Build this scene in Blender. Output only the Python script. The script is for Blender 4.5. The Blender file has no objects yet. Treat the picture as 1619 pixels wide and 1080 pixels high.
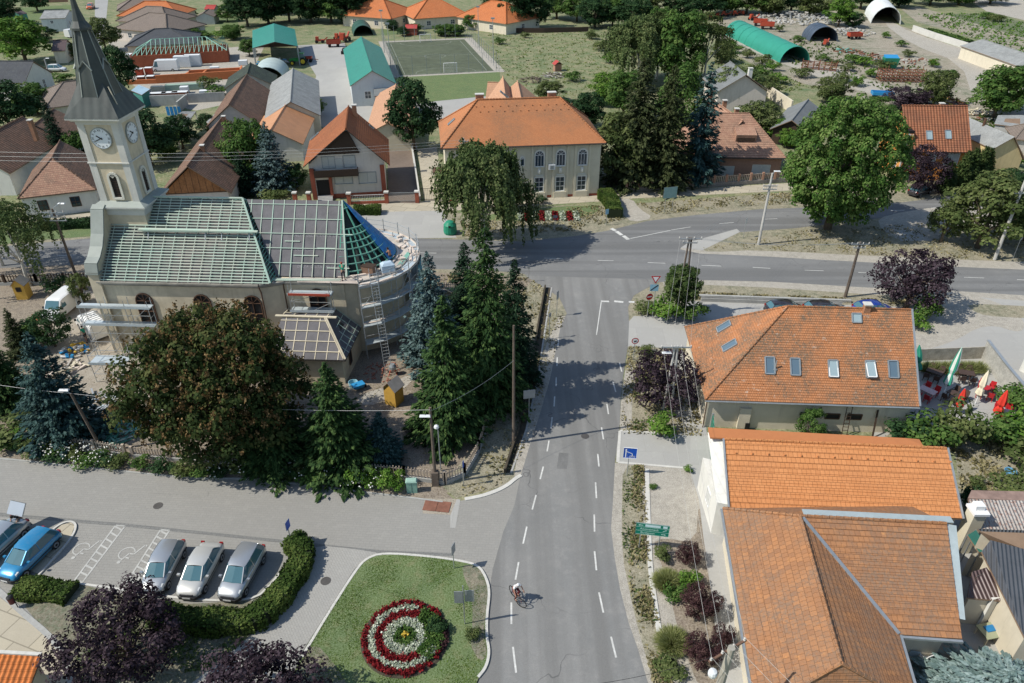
import bpy,math,random
import numpy as np
from mathutils import Vector,Matrix
random.seed(7)
RNG=np.random.default_rng(11)
PI=math.pi
C=bpy.context.scene.collection
SC=bpy.context.scene
# ------------------------------------------------------------ camera
CAMH,TH,FPX=37.5,math.radians(32.4),1150.0
cam=bpy.data.cameras.new('camera');camo=bpy.data.objects.new('camera',cam);C.objects.link(camo)
camo.location=(0,0,CAMH);camo.rotation_euler=(PI/2-TH,0,0)
cam.sensor_width=36;cam.lens=FPX/1619*36;cam.clip_end=3000;cam.clip_start=0.5
SC.camera=camo
# ------------------------------------------------------------ light
SUN_EL,SUN_AZ=math.radians(48),math.radians(13)      # shadows fall towards SUN_AZ (from +x towards +y)
sd=Vector((-math.cos(SUN_EL)*math.cos(SUN_AZ),-math.cos(SUN_EL)*math.sin(SUN_AZ),math.sin(SUN_EL)))
W=bpy.data.worlds.new('World');SC.world=W;W.use_nodes=True
nt=W.node_tree;bg=nt.nodes['Background']
sky=nt.nodes.new('ShaderNodeTexSky');sky.sky_type='NISHITA';sky.sun_disc=False
sky.sun_elevation=SUN_EL;sky.sun_rotation=math.atan2(sd.x,sd.y) % (2*PI)
sky.air_density=1.2;sky.dust_density=0.6;sky.ozone_density=1.5
nt.links.new(sky.outputs[0],bg.inputs[0]);bg.inputs[1].default_value=0.115
sl=bpy.data.lights.new('sun','SUN');sl.energy=4.2;sl.angle=math.radians(0.5);sl.color=(1.0,0.95,0.86)
so=bpy.data.objects.new('sun',sl);C.objects.link(so);so.location=(-60,-20,90)
so.rotation_euler=sd.to_track_quat('Z','Y').to_euler()
SC.view_settings.view_transform='Standard';SC.view_settings.look='None'
SC.view_settings.exposure=0.30;SC.view_settings.gamma=1.0;SC.view_settings.use_curve_mapping=False
SC.cycles.max_bounces=5;SC.cycles.diffuse_bounces=3;SC.cycles.transparent_max_bounces=6
# ------------------------------------------------------------ pixel helpers (photograph is 1619 x 1080)
_c,_s=math.cos(TH),math.sin(TH)
def ray(px,py):
 x=px-809.5;y=py-540
 return Vector((x,FPX*_c-y*_s,-FPX*_s-y*_c))
def P(px,py,z=0.0):
 d=ray(px,py);t=(CAMH-z)/-d.z
 return Vector((d.x*t,d.y*t,z))
def hit(px,py,p0,n):
 d=ray(px,py);o=Vector((0,0,CAMH));t=(Vector(p0)-o).dot(n)/d.dot(n)
 return o+d*t
# ------------------------------------------------------------ materials
MATS={}
def newmat(name):
 m=bpy.data.materials.new(name);m.use_nodes=True;nt=m.node_tree
 b=nt.nodes['Principled BSDF'];MATS[name]=m
 return m,nt,b
def nd(nt,t,**k):
 n=nt.nodes.new(t)
 for a,b in k.items():
  if a in n.inputs:n.inputs[a].default_value=b
  else:setattr(n,a,b)
 return n
def col4(c):return (c[0],c[1],c[2],1)
def noise(nt,co,scale,detail=4,rough=.6):
 n=nd(nt,'ShaderNodeTexNoise');n.inputs['Scale'].default_value=scale;n.inputs['Detail'].default_value=detail
 n.inputs['Roughness'].default_value=rough;nt.links.new(co,n.inputs['Vector']);return n.outputs['Fac']
def ramp(nt,fac,p0,p1):
 r=nd(nt,'ShaderNodeMapRange');r.inputs[1].default_value=p0;r.inputs[2].default_value=p1
 nt.links.new(fac,r.inputs[0]);return r.outputs[0]
def mixc(nt,fac,a,b,mode='MIX'):
 m=nd(nt,'ShaderNodeMix',data_type='RGBA',blend_type=mode)
 for i,v in ((0,fac),(6,a),(7,b)):
  if isinstance(v,bpy.types.NodeSocket):nt.links.new(v,m.inputs[i])
  elif i == 0:m.inputs[0].default_value=v
  else:m.inputs[i].default_value=col4(v)
 return m.outputs[2]
def bump(nt,b,h,dist,strength=1.0):
 n=nd(nt,'ShaderNodeBump');n.inputs['Distance'].default_value=dist;n.inputs['Strength'].default_value=strength
 nt.links.new(h,n.inputs['Height']);nt.links.new(n.outputs[0],b.inputs['Normal'])
def mathn(nt,op,a,b=None):
 n=nd(nt,'ShaderNodeMath',operation=op)
 for i,v in ((0,a),(1,b)):
  if v is None:continue
  if isinstance(v,bpy.types.NodeSocket):nt.links.new(v,n.inputs[i])
  else:n.inputs[i].default_value=v
 return n.outputs[0]
def pos(nt):return nd(nt,'ShaderNodeNewGeometry').outputs['Position']
def uvn(nt):return nd(nt,'ShaderNodeUVMap').outputs[0]
def plain(name,c,rough=.8,metal=0,var=.12,scale=3,c2=None,bmp=0,spec=.3):
 """base colour broken up by two octaves of world-space noise"""
 if name in MATS:return MATS[name]
 m,nt,b=newmat(name);p=pos(nt)
 b.inputs['Roughness'].default_value=rough;b.inputs['Metallic'].default_value=metal
 b.inputs['Specular IOR Level'].default_value=spec
 n1=noise(nt,p,scale);n2=noise(nt,p,scale*.13,3)
 hi=c2 or [min(1,v*(1+var)) for v in c];lo=[v*(1-var) for v in c]
 f=mathn(nt,'ADD',mathn(nt,'MULTIPLY',n1,.5),mathn(nt,'MULTIPLY',n2,.5))
 cc=mixc(nt,ramp(nt,f,.35,.65),lo,hi)
 if name.startswith(('wall_','church_')):   # rain streaks and blotches in the render
  mp=nd(nt,'ShaderNodeMapping');nt.links.new(p,mp.inputs[0]);mp.inputs['Scale'].default_value=(1.6,1.6,.16)
  cc=mixc(nt,mathn(nt,'MULTIPLY',ramp(nt,noise(nt,mp.outputs[0],1.4,6,.7),.52,.72),.38),cc,[v*.55 for v in c])
  cc=mixc(nt,mathn(nt,'MULTIPLY',ramp(nt,noise(nt,p,.7,6,.75),.58,.66),.22),cc,[min(1,v*1.25) for v in c])
 nt.links.new(cc,b.inputs['Base Color'])
 if bmp:bump(nt,b,n1,bmp)
 return m
def ground(name,cols,scales=(.25,1.2,9),bmp=.03,th=((.42,.6),(.4,.62))):
 """cols: base, patch, second patch; broken by fine grain"""
 if name in MATS:return MATS[name]
 m,nt,b=newmat(name);p=pos(nt);b.inputs['Roughness'].default_value=.95;b.inputs['Specular IOR Level'].default_value=.1
 a=noise(nt,p,scales[0],5,.65);d=noise(nt,p,scales[1],6,.7);g=noise(nt,p,scales[2],4,.75)
 c=mixc(nt,ramp(nt,a,*th[0]),cols[0],cols[1])
 c=mixc(nt,ramp(nt,d,*th[1]),c,cols[2])
 c=mixc(nt,ramp(nt,g,.3,.7),mixc(nt,.55,c,(.0,.0,.0)),mixc(nt,.12,c,(1,1,1)))
 nt.links.new(c,b.inputs['Base Color'])
 bump(nt,b,g,bmp);return m
def tilemat(name,c1,c2,dirt,w=.22,h=.34,dirtamt=.5,wave=0,rowb=.02,dscale=.5,pale=None,dth=(.48,.62),step=True):
 """roof tiles in UV metres: per tile colour, lichen patches, bump for the laps and the pantile wave"""
 if name in MATS:return MATS[name]
 m,nt,b=newmat(name);uv=uvn(nt);p=pos(nt)
 b.inputs['Roughness'].default_value=.85;b.inputs['Specular IOR Level'].default_value=.2
 br=nd(nt,'ShaderNodeTexBrick');nt.links.new(uv,br.inputs['Vector'])
 br.inputs['Color1'].default_value=col4(c1);br.inputs['Color2'].default_value=col4(c2)
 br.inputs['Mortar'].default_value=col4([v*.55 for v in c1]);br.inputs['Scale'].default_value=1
 br.inputs['Mortar Size'].default_value=.012;br.inputs['Brick Width'].default_value=w;br.inputs['Row Height'].default_value=h
 br.inputs['Mortar Smooth'].default_value=.3;br.offset=.5 if wave == 0 else 0
 d=noise(nt,p,dscale,6,.7);f=noise(nt,p,6,4,.7)
 dd=mathn(nt,'MULTIPLY',ramp(nt,d,*dth),mathn(nt,'MULTIPLY',ramp(nt,f,.35,.6),dirtamt))
 c=mixc(nt,dd,br.outputs[0],dirt)
 sp=noise(nt,p,14,3,.6);c=mixc(nt,mathn(nt,'MULTIPLY',ramp(nt,sp,.3,.7),.35),c,mixc(nt,.4,c,(0,0,0)))
 if pale:
  q=noise(nt,p,2.2,5,.8);c=mixc(nt,mathn(nt,'MULTIPLY',ramp(nt,q,.6,.7),.7),c,pale)
 nt.links.new(c,b.inputs['Base Color'])
 sx=nd(nt,'ShaderNodeSeparateXYZ');nt.links.new(uv,sx.inputs[0])
 fr=mathn(nt,'FRACT',mathn(nt,'DIVIDE',sx.outputs[1],h))
 hgt=mathn(nt,'MULTIPLY',mathn(nt,'SUBTRACT',1.0,fr),rowb*10)
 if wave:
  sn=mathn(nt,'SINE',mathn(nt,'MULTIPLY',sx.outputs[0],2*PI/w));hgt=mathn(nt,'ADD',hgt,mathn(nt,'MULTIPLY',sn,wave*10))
  c=mixc(nt,mathn(nt,'MULTIPLY',ramp(nt,sn,-.1,-.8),min(.75,wave*24)),c,[v*.25 for v in c1]);nt.links.new(c,b.inputs['Base Color'])  # rib shade painted into the colour: wave valleys darkened
 else:
  hgt=mathn(nt,'ADD',hgt,mathn(nt,'MULTIPLY',br.outputs['Fac'],-.08))
 hgt=mathn(nt,'ADD',hgt,mathn(nt,'MULTIPLY',f,.06))
 bump(nt,b,hgt,.1);return m
def ribmat(name,c,w=.25,amp=.03,var=.1,rough=.5,rust=None,metal=0.0):
 if name in MATS:return MATS[name]
 m,nt,b=newmat(name);uv=uvn(nt);p=pos(nt);b.inputs['Roughness'].default_value=rough;b.inputs['Metallic'].default_value=metal
 d=noise(nt,p,.7,5,.7);f=noise(nt,p,5,5,.7)
 cc=mixc(nt,ramp(nt,d,.35,.65),[v*(1-var) for v in c],[min(1,v*(1+var)) for v in c])
 if rust:cc=mixc(nt,mathn(nt,'MULTIPLY',ramp(nt,f,.5,.62),.8),cc,rust)
 nt.links.new(cc,b.inputs['Base Color'])
 sx=nd(nt,'ShaderNodeSeparateXYZ');nt.links.new(uv,sx.inputs[0])
 sn=mathn(nt,'SINE',mathn(nt,'MULTIPLY',sx.outputs[0],2*PI/w));bump(nt,b,mathn(nt,'MULTIPLY',sn,amp*10),.1);return m
def leafmat(name,cols,trans=.25,rough=.55):
 """cols: dark, mid, light; picked per leaf by random-per-island and per clump by the tone attribute"""
 if name in MATS:return MATS[name]
 m,nt,b=newmat(name);b.inputs['Roughness'].default_value=.75;b.inputs['Specular IOR Level'].default_value=.1
 g=nd(nt,'ShaderNodeNewGeometry');at=nd(nt,'ShaderNodeAttribute',attribute_name='tone')
 f=mathn(nt,'ADD',mathn(nt,'MULTIPLY',g.outputs['Random Per Island'],.55),mathn(nt,'MULTIPLY',at.outputs['Fac'],.45))
 r=nd(nt,'ShaderNodeValToRGB');nt.links.new(f,r.inputs[0]);e=r.color_ramp.elements
 e[0].position=.15;e[0].color=col4(cols[0]);e[1].position=.85;e[1].color=col4(cols[-1])
 for i,cc in enumerate(cols[1:-1]):
  x=e.new(.15+.7*(i+1)/(len(cols)-1));x.color=col4(cc)
 nt.links.new(r.outputs[0],b.inputs['Base Color'])
 t=nd(nt,'ShaderNodeBsdfTranslucent');nt.links.new(r.outputs[0],t.inputs[0])
 mx=nd(nt,'ShaderNodeMixShader');mx.inputs[0].default_value=trans
 nt.links.new(b.outputs[0],mx.inputs[1]);nt.links.new(t.outputs[0],mx.inputs[2])
 nt.links.new(mx.outputs[0],nt.nodes['Material Output'].inputs[0]);return m
def paintmat(name,c,rough=.25,metal=.3,coat=.6):
 if name in MATS:return MATS[name]
 m,nt,b=newmat(name);p=pos(nt);b.inputs['Roughness'].default_value=rough;b.inputs['Metallic'].default_value=metal
 b.inputs['Coat Weight'].default_value=coat;b.inputs['Coat Roughness'].default_value=.08
 n=noise(nt,p,2,5,.7);nt.links.new(mixc(nt,mathn(nt,'MULTIPLY',ramp(nt,n,.4,.7),.15),c,(.35,.32,.28)),b.inputs['Base Color']);return m
def glassmat(name,c=(.02,.03,.04),rough=.06):
 if name in MATS:return MATS[name]
 m,nt,b=newmat(name);b.inputs['Base Color'].default_value=col4(c);b.inputs['Roughness'].default_value=rough
 b.inputs['Specular IOR Level'].default_value=.8;return m
# ------------------------------------------------------------ mesh builder
class MB:
 def __init__(s):s.v=[];s.f=[];s.m=[];s.uv=[]
 def poly(s,pts,m=0,uv=None):
  i=len(s.v);s.v += [tuple(p) for p in pts];s.f.append(list(range(i,i+len(pts))));s.m.append(m);s.uv.append(uv)
 def box(s,c,d,rz=0,m=0,taper=1.0):
  """c = centre of the bottom face, d = sizes"""
  x,y,z=d[0]/2,d[1]/2,d[2];ca,sa=math.cos(rz),math.sin(rz);q=[]
  for zz,k in ((0,1),(z,taper)):
   for a,b in ((-x,-y),(x,-y),(x,y),(-x,y)):
    q.append((c[0]+(a*ca-b*sa)*k,c[1]+(a*sa+b*ca)*k,c[2]+zz))
  s.hexa(q,m)
 def hexa(s,q,m=0):
  for a in ((3,2,1,0),(4,5,6,7),(0,1,5,4),(1,2,6,5),(2,3,7,6),(3,0,4,7)):s.poly([q[i] for i in a],m)
 def bar(s,p0,p1,w,h=None,m=0,up=(0,0,1)):
  """rectangular bar between two points; w across, h along 'up'"""
  h=h or w;p0=Vector(p0);p1=Vector(p1);d=(p1-p0)
  if d.length < 1e-6:return
  d.normalize();u=Vector(up)
  if abs(d.dot(u)) > .98:u=Vector((1,0,0))
  a=d.cross(u).normalized()*w/2;b=a.cross(d).normalized()*h/2
  s.hexa([p0-a-b,p0+a-b,p0+a+b,p0-a+b,p1-a-b,p1+a-b,p1+a+b,p1-a+b],m)
 def prism(s,pts,z0,z1,m=0,bottom=False):
  n=len(pts);s.poly([(p[0],p[1],z1) for p in pts],m)
  if bottom:s.poly([(p[0],p[1],z0) for p in reversed(pts)],m)
  for i in range(n):
   a,b=pts[i],pts[(i+1) % n];s.poly([(a[0],a[1],z0),(b[0],b[1],z0),(b[0],b[1],z1),(a[0],a[1],z1)],m)
 def ring(s,loops,m=0,cap=True,close=True):
  """skin between successive loops of equal length"""
  base=len(s.v);n=len(loops[0])
  for l in loops:s.v += [tuple(p) for p in l]
  for k in range(len(loops)-1):
   for i in range(n if close else n-1):
    j=(i+1) % n;s.f.append([base+k*n+i,base+k*n+j,base+(k+1)*n+j,base+(k+1)*n+i]);s.m.append(m);s.uv.append(None)
  if cap:
   s.f.append([base+i for i in range(n)][::-1]);s.m.append(m);s.uv.append(None)
   b2=base+(len(loops)-1)*n;s.f.append([b2+i for i in range(n)]);s.m.append(m);s.uv.append(None)
 def tube(s,pts,r,n=6,m=0):
  pts=[Vector(p) for p in pts]
  if not isinstance(r,(list,tuple)):r=[r]*len(pts)
  loops=[]
  for i,p in enumerate(pts):
   d=(pts[min(i+1,len(pts)-1)]-pts[max(i-1,0)]).normalized()
   u=Vector((0,0,1)) if abs(d.z) < .9 else Vector((1,0,0))
   a=d.cross(u).normalized();b=a.cross(d).normalized()
   loops.append([p+(a*math.cos(2*PI*k/n)+b*math.sin(2*PI*k/n))*r[i] for k in range(n)])
  s.ring(loops,m)
 def lathe(s,c,prof,n=12,m=0):
  """prof: list of (radius, z)"""
  s.ring([[(c[0]+r*math.cos(2*PI*k/n),c[1]+r*math.sin(2*PI*k/n),c[2]+z) for k in range(n)] for r,z in prof],m)
 def build(s,name,mats,parent=None,smooth=False,off=None):
  if not isinstance(mats,(list,tuple)):mats=[mats]
  me=bpy.data.meshes.new(name);v=s.v
  if off is not None:v=[(a-off[0],b-off[1],c-off[2]) for a,b,c in v]
  me.from_pydata(v,[],s.f)
  for mm in mats:me.materials.append(mm)
  me.polygons.foreach_set('material_index',s.m)
  if smooth:me.polygons.foreach_set('use_smooth',[True]*len(s.f))
  ul=me.uv_layers.new(name='UVMap');data=np.zeros(len(me.loops)*2)
  for pi,p in enumerate(me.polygons):
   st=p.loop_start;u=s.uv[pi]
   if u is None:
    n=p.normal;a=Vector((0,0,1)).cross(n)
    a=Vector((1,0,0)) if a.length < 1e-3 else a.normalized()
    b=n.cross(a);u=[(Vector(v[k]).dot(a),Vector(v[k]).dot(b)) for k in s.f[pi]]
   for k,q in enumerate(u):data[(st+k)*2]=q[0];data[(st+k)*2+1]=q[1]
  ul.data.foreach_set('uv',data);me.update()
  o=bpy.data.objects.new(name,me);C.objects.link(o)
  if parent is not None:o.parent=parent
  return o
def thing(name,label,cat,loc=(0,0,0),rz=0,group=None,scale=None):
 o=bpy.data.objects.new(name,None);C.objects.link(o);o.empty_display_size=.3
 o.location=loc;o.rotation_euler=(0,0,rz);o['label']=label;o['category']=cat
 if group:o['group']=group
 if scale:o.scale=(scale,)*3 if not isinstance(scale,(tuple,list)) else scale
 return o
def tag(o,label,cat,group=None,kind=None):
 o['label']=label;o['category']=cat
 if group:o['group']=group
 if kind:o['kind']=kind
 return o
def setting(o,kind='structure'):o['kind']=kind;return o
def dup(root,loc,rz=0,label=None,group=None,scale=None):
 r=root.copy();C.objects.link(r);r.location=loc;r.rotation_euler=(0,0,rz)
 if label:r['label']=label
 if group:r['group']=group
 if scale:r.scale=(scale,)*3 if not isinstance(scale,(tuple,list)) else scale
 def rec(a,b):
  for ch in list(a.children):
   c=ch.copy();C.objects.link(c);c.parent=b;rec(ch,c)
 rec(root,r);return r
def sheet(name,pts,z,mat,kind='structure',smooth=0):
 """pts: pixel points on the ground -> one flat sheet"""
 q=[P(a,b,0) if not isinstance(a,Vector) else a for a,b in pts]
 q=[(p.x,p.y) for p in q]
 for _ in range(smooth):
  r=[]
  for i in range(len(q)):
   a,b=q[i],q[(i+1) % len(q)];r += [(a[0]*.75+b[0]*.25,a[1]*.75+b[1]*.25),(a[0]*.25+b[0]*.75,a[1]*.25+b[1]*.75)]
  q=r
 mb=MB();mb.poly([(a,b,z) for a,b in q]);o=mb.build(name,mat)
 if o.data.polygons[0].normal.z < 0:o.data.flip_normals()
 if kind:o['kind']=kind
 return o
def smoothline(q,n=2):
 for _ in range(n):
  r=[q[0]]
  for a,b in zip(q[:-1],q[1:]):r += [a*.75+b*.25,a*.25+b*.75]
  r.append(q[-1]);q=r
 return q
def kerb(name,pts,w,h,mat,z=0.0,smooth=2,kind='structure'):
 q=smoothline([P(a,b) for a,b in pts],smooth);mb=MB();L=[];R=[]
 for i,p in enumerate(q):
  d=(q[min(i+1,len(q)-1)]-q[max(i-1,0)]).normalized();n=Vector((-d.y,d.x,0))*w/2;L.append(p+n);R.append(p-n)
 loops=[[(a.x,a.y,z-.05),(a.x,a.y,z+h),(b.x,b.y,z+h),(b.x,b.y,z-.05)] for a,b in zip(L,R)]
 mb.ring(loops);o=mb.build(name,mat)
 if kind:o['kind']=kind
 return o
def inpoly(q,x,y):
 r=np.zeros(len(x),bool);n=len(q)
 for i in range(n):
  a,b=q[i],q[(i+1) % n]
  c=((a[1] > y) != (b[1] > y));t=(b[0]-a[0])*(y-a[1])/((b[1]-a[1]) or 1e-9)+a[0]
  r ^= c & (x < t)
 return r
def scatter(pts,n):
 q=[P(a,b) for a,b in pts];q=[(p.x,p.y) for p in q]
 xs=[p[0] for p in q];ys=[p[1] for p in q]
 x=RNG.uniform(min(xs),max(xs),n);y=RNG.uniform(min(ys),max(ys),n);k=inpoly(q,x,y);return x[k],y[k]
# ------------------------------------------------------------ foliage (numpy)
def quads(name,cen,nor,size,mat,tone=None,aspect=1.0,along=None,parent=None,pointy=False):
 """one leaf (bent quad) per centre; along = preferred long axis"""
 n=len(cen);cen=np.asarray(cen,float);nor=np.asarray(nor,float)
 nor /=np.linalg.norm(nor,axis=1,keepdims=True)+1e-9
 r=RNG.normal(size=(n,3)) if along is None else np.asarray(along,float)
 a=r-nor*np.sum(r*nor,axis=1,keepdims=True);a /=np.linalg.norm(a,axis=1,keepdims=True)+1e-9
 b=np.cross(nor,a);size=np.asarray(size,float).reshape(-1,1)
 hl=a*size*.5*aspect;hw=b*size*.5
 if pointy:V=np.stack([cen-hl,cen+hw*.9-hl*.1,cen+hl,cen-hw*.9-hl*.1],1)
 else:V=np.stack([cen-hl-hw*.7,cen-hl*.6+hw,cen+hl+hw*.6,cen+hl*.7-hw],1)
 V=V.reshape(-1,3);me=bpy.data.meshes.new(name)
 me.vertices.add(4*n);me.vertices.foreach_set('co',V.ravel());me.loops.add(4*n);me.loops.foreach_set('vertex_index',np.arange(4*n,dtype=np.int32))
 me.polygons.add(n);me.polygons.foreach_set('loop_start',np.arange(0,4*n,4,dtype=np.int32))
 me.update(calc_edges=True);me.materials.append(mat)
 if tone is not None:
  at=me.attributes.new('tone','FLOAT','POINT');at.data.foreach_set('value',np.repeat(np.clip(tone,0,1),4).astype(np.float32))
 o=bpy.data.objects.new(name,me);C.objects.link(o)
 if parent is not None:o.parent=parent
 return o
def sph(n):
 v=RNG.normal(size=(n,3));return v/np.linalg.norm(v,axis=1,keepdims=True)
def lumps_leaves(L,per,leaf,shell=.35,up=.25,tonevar=1.0):
 """L: rows of x,y,z,r ; leaves in the outer shell of each lump"""
 cs,ns,ts,ss=[],[],[],[]
 for x,y,z,r in L:
  k=max(6,int(per*r*r));d=sph(k);d[:,2]=np.where(d[:,2] <-.35,-d[:,2],d[:,2])
  rr=r*(1-shell*RNG.random(k) ** 1.6);rr *= 1+.22*np.sin(d[:,0]*5+x*3)*np.cos(d[:,1]*4+y)
  cs.append(np.array([x,y,z])+d*rr[:,None]*np.array([1,1,.85]));nn=d+sph(k)*.42;nn[:,2] += up;ns.append(nn)
  ts.append(np.full(k,RNG.random())*tonevar+.0);ss.append(leaf*RNG.uniform(.6,1.3,k))
 return np.concatenate(cs),np.concatenate(ns),np.concatenate(ss),np.concatenate(ts)
def crown_lumps(R,H,base,n,lr=.32,shape='round',seed=0,jag=1.12,vr=(.45,1.3)):
 """lump centres filling an egg-shaped crown: R radius, H crown height, base height"""
 rg=np.random.default_rng(seed+5);L=[]
 for i in range(n):
  zz0=1-2*((i*.7548776662+.31) % 1);ph=2.399963*i+rg.normal()*.2;q=math.sqrt(1-zz0*zz0);d=(q*math.cos(ph),q*math.sin(ph),zz0);u=rg.uniform(.78,jag) if rg.random() < .72 else rg.random() ** .5
  r=R*(1-lr*.75)*(1+.10*math.sin(3*math.atan2(d[1],d[0])+seed)+.06*math.sin(5*ph))
  x,y=d[0]*u*r,d[1]*u*r;zz=d[2]*u
  if shape == 'cone':k=1-.5*(zz+1)/1;x *= max(.15,k+.25);y *= max(.15,k+.25)
  if shape == 'flat':zz=zz*.8
  if shape == 'egg':k=1-.25*zz;x *= k;y *= k
  z=base+H/2+zz*(H/2)*(1-lr*.5)
  L.append((x,y,z,R*lr*rg.uniform(*vr)))
 return L
# ============================================================ GROUND
DRY=(.30,.26,.165);GRN=(.085,.115,.045);SOIL=(.19,.145,.095);DUST=(.40,.36,.28)
g_field=ground('grass_field',[(.14,.185,.045),(.09,.15,.028),(.28,.255,.12)],(.05,.35,3),.06)
g_dry=ground('dry_verge',[(.27,.235,.145),(.15,.155,.075),(.36,.32,.21)],(.3,1.5,8))
g_lawn=ground('lawn',[(.08,.145,.016),(.11,.175,.025),(.16,.18,.045)],(.35,1.2,10),.03,((.38,.62),(.5,.7)))
g_soil=ground('yard_soil',[(.24,.185,.13),(.17,.135,.09),(.31,.25,.17)],(.3,1.6,8))
g_sand=ground('tan_gravel',[(.37,.315,.235),(.31,.26,.19),(.42,.37,.285)],(.2,1.3,14),.015)
g_gravel=ground('pale_gravel',[(.42,.385,.32),(.36,.33,.27),(.5,.46,.38)],(.3,2,18),.03)
g_dirt=ground('dirt_yard',[(.32,.27,.19),(.15,.165,.08),(.38,.335,.25)],(.08,.5,3),.05)
def asphalt(name,c,dark,pale,along=None):
 m,nt,b=newmat(name);p=pos(nt);b.inputs['Roughness'].default_value=.85;b.inputs['Specular IOR Level'].default_value=.25
 a=noise(nt,p,.12,5,.6);d=noise(nt,p,1.1,6,.75);g=noise(nt,p,30,3,.8)
 cc=mixc(nt,ramp(nt,a,.38,.62),dark,c);cc=mixc(nt,mathn(nt,'MULTIPLY',ramp(nt,d,.5,.68),.6),cc,pale)
 if along:   # wheel tracks: worn bands running along the lane (polished surface keeps its colour wherever the sun stands)
  mp=nd(nt,'ShaderNodeMapping');nt.links.new(p,mp.inputs[0]);mp.inputs['Rotation'].default_value=(0,0,-along if along < 1 else 0);mp.inputs['Scale'].default_value=(.015,.55,1) if along < 1 else (.5,.012,1)
  tr=noise(nt,mp.outputs[0],1.3,3,.5);cc=mixc(nt,mathn(nt,'MULTIPLY',ramp(nt,tr,.42,.58),.85),cc,[v*.66 for v in c])
 # tar sealed cracks
 vo=nd(nt,'ShaderNodeTexVoronoi',feature='DISTANCE_TO_EDGE');vo.inputs['Scale'].default_value=.13
 w=noise(nt,p,.5,4,.6);wv=nd(nt,'ShaderNodeVectorMath',operation='ADD');nt.links.new(p,wv.inputs[0])
 wm=nd(nt,'ShaderNodeVectorMath',operation='SCALE');wn=nd(nt,'ShaderNodeTexNoise');nt.links.new(p,wn.inputs[0]);wn.inputs['Scale'].default_value=.6;nt.links.new(wn.outputs['Color'],wm.inputs[0]);wm.inputs['Scale'].default_value=2.5
 nt.links.new(wm.outputs[0],wv.inputs[1]);nt.links.new(wv.outputs[0],vo.inputs['Vector'])
 ck=mathn(nt,'LESS_THAN',vo.outputs['Distance'],.0035);k2=mathn(nt,'MULTIPLY',ck,ramp(nt,a,.45,.55))
 cc=mixc(nt,mathn(nt,'MULTIPLY',k2,.55),cc,(.05,.05,.05));st=noise(nt,p,.9,7,.85);cc=mixc(nt,mathn(nt,'MULTIPLY',ramp(nt,st,.66,.72),.5),cc,(.08,.078,.07))
 cc=mixc(nt,ramp(nt,g,.25,.75),mixc(nt,.22,cc,(0,0,0)),mixc(nt,.06,cc,(1,1,1)))
 nt.links.new(cc,b.inputs['Base Color']);bump(nt,b,g,.006);return m
m_asph=asphalt('asphalt_street',(.225,.223,.21),(.18,.182,.175),(.275,.268,.25),along=1.5)
m_main=asphalt('asphalt_main',(.185,.187,.182),(.155,.158,.156),(.215,.213,.203),along=-.035)
def paver(name,c1,c2,w,h,rot=0,mort=.62,ms=.012,big=.1):
 m,nt,b=newmat(name);p=pos(nt);b.inputs['Roughness'].default_value=.9;b.inputs['Specular IOR Level'].default_value=.2
 mp=nd(nt,'ShaderNodeMapping');nt.links.new(p,mp.inputs[0]);mp.inputs['Rotation'].default_value=(0,0,rot)
 br=nd(nt,'ShaderNodeTexBrick');nt.links.new(mp.outputs[0],br.inputs['Vector']);br.inputs['Scale'].default_value=1
 br.inputs['Color1'].default_value=col4(c1);br.inputs['Color2'].default_value=col4(c2);br.inputs['Mortar'].default_value=col4([v*mort for v in c1])
 br.inputs['Mortar Size'].default_value=ms;br.inputs['Brick Width'].default_value=w;br.inputs['Row Height'].default_value=h
 a=noise(nt,p,big,5,.6);d=noise(nt,p,1.4,6,.7);g=noise(nt,p,12,3,.8)
 cc=mixc(nt,mathn(nt,'MULTIPLY',ramp(nt,a,.4,.62),.35),br.outputs[0],[v*.8 for v in c1])
 cc=mixc(nt,mathn(nt,'MULTIPLY',ramp(nt,d,.55,.72),.35),cc,[min(1,v*1.2) for v in c1])
 sp=noise(nt,p,.55,7,.8);cc=mixc(nt,mathn(nt,'MULTIPLY',ramp(nt,sp,.68,.74),.5),cc,(.09,.085,.075))
 cc=mixc(nt,mathn(nt,'MULTIPLY',ramp(nt,g,.35,.75),.12),cc,(0,0,0))
 nt.links.new(cc,b.inputs['Base Color']);bump(nt,b,br.outputs['Fac'],-.004);return m
m_pav=paver('block_paving',(.295,.287,.262),(.275,.268,.247),.42,.21,.06,.84)
m_pavd=paver('dark_block_paving',(.21,.21,.198),(.18,.182,.175),.3,.2,.06)
m_path=paver('path_paving',(.35,.342,.315),(.325,.318,.295),.3,.15,1.0,.82)
m_conc=paver('concrete_slabs',(.38,.375,.35),(.35,.345,.325),2.6,3.1,.03,.8,.01)
m_walk=paver('walk_slabs',(.40,.395,.37),(.37,.365,.345),1.7,40,-1.5,.8,.008)
m_slab=paver('beige_slabs',(.44,.395,.30),(.40,.36,.28),2.2,1.35,.35,.55,.035)
m_kerb=plain('kerb_stone',(.50,.49,.45),.9,var=.12,scale=4)
m_curbd=plain('grey_kerb',(.33,.33,.31),.9,var=.15,scale=4)
m_line=plain('road_paint',(.52,.52,.49),.8,var=.25,scale=7)
m_faint=plain('worn_paint',(.40,.40,.375),.8,var=.16,scale=7)

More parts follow.
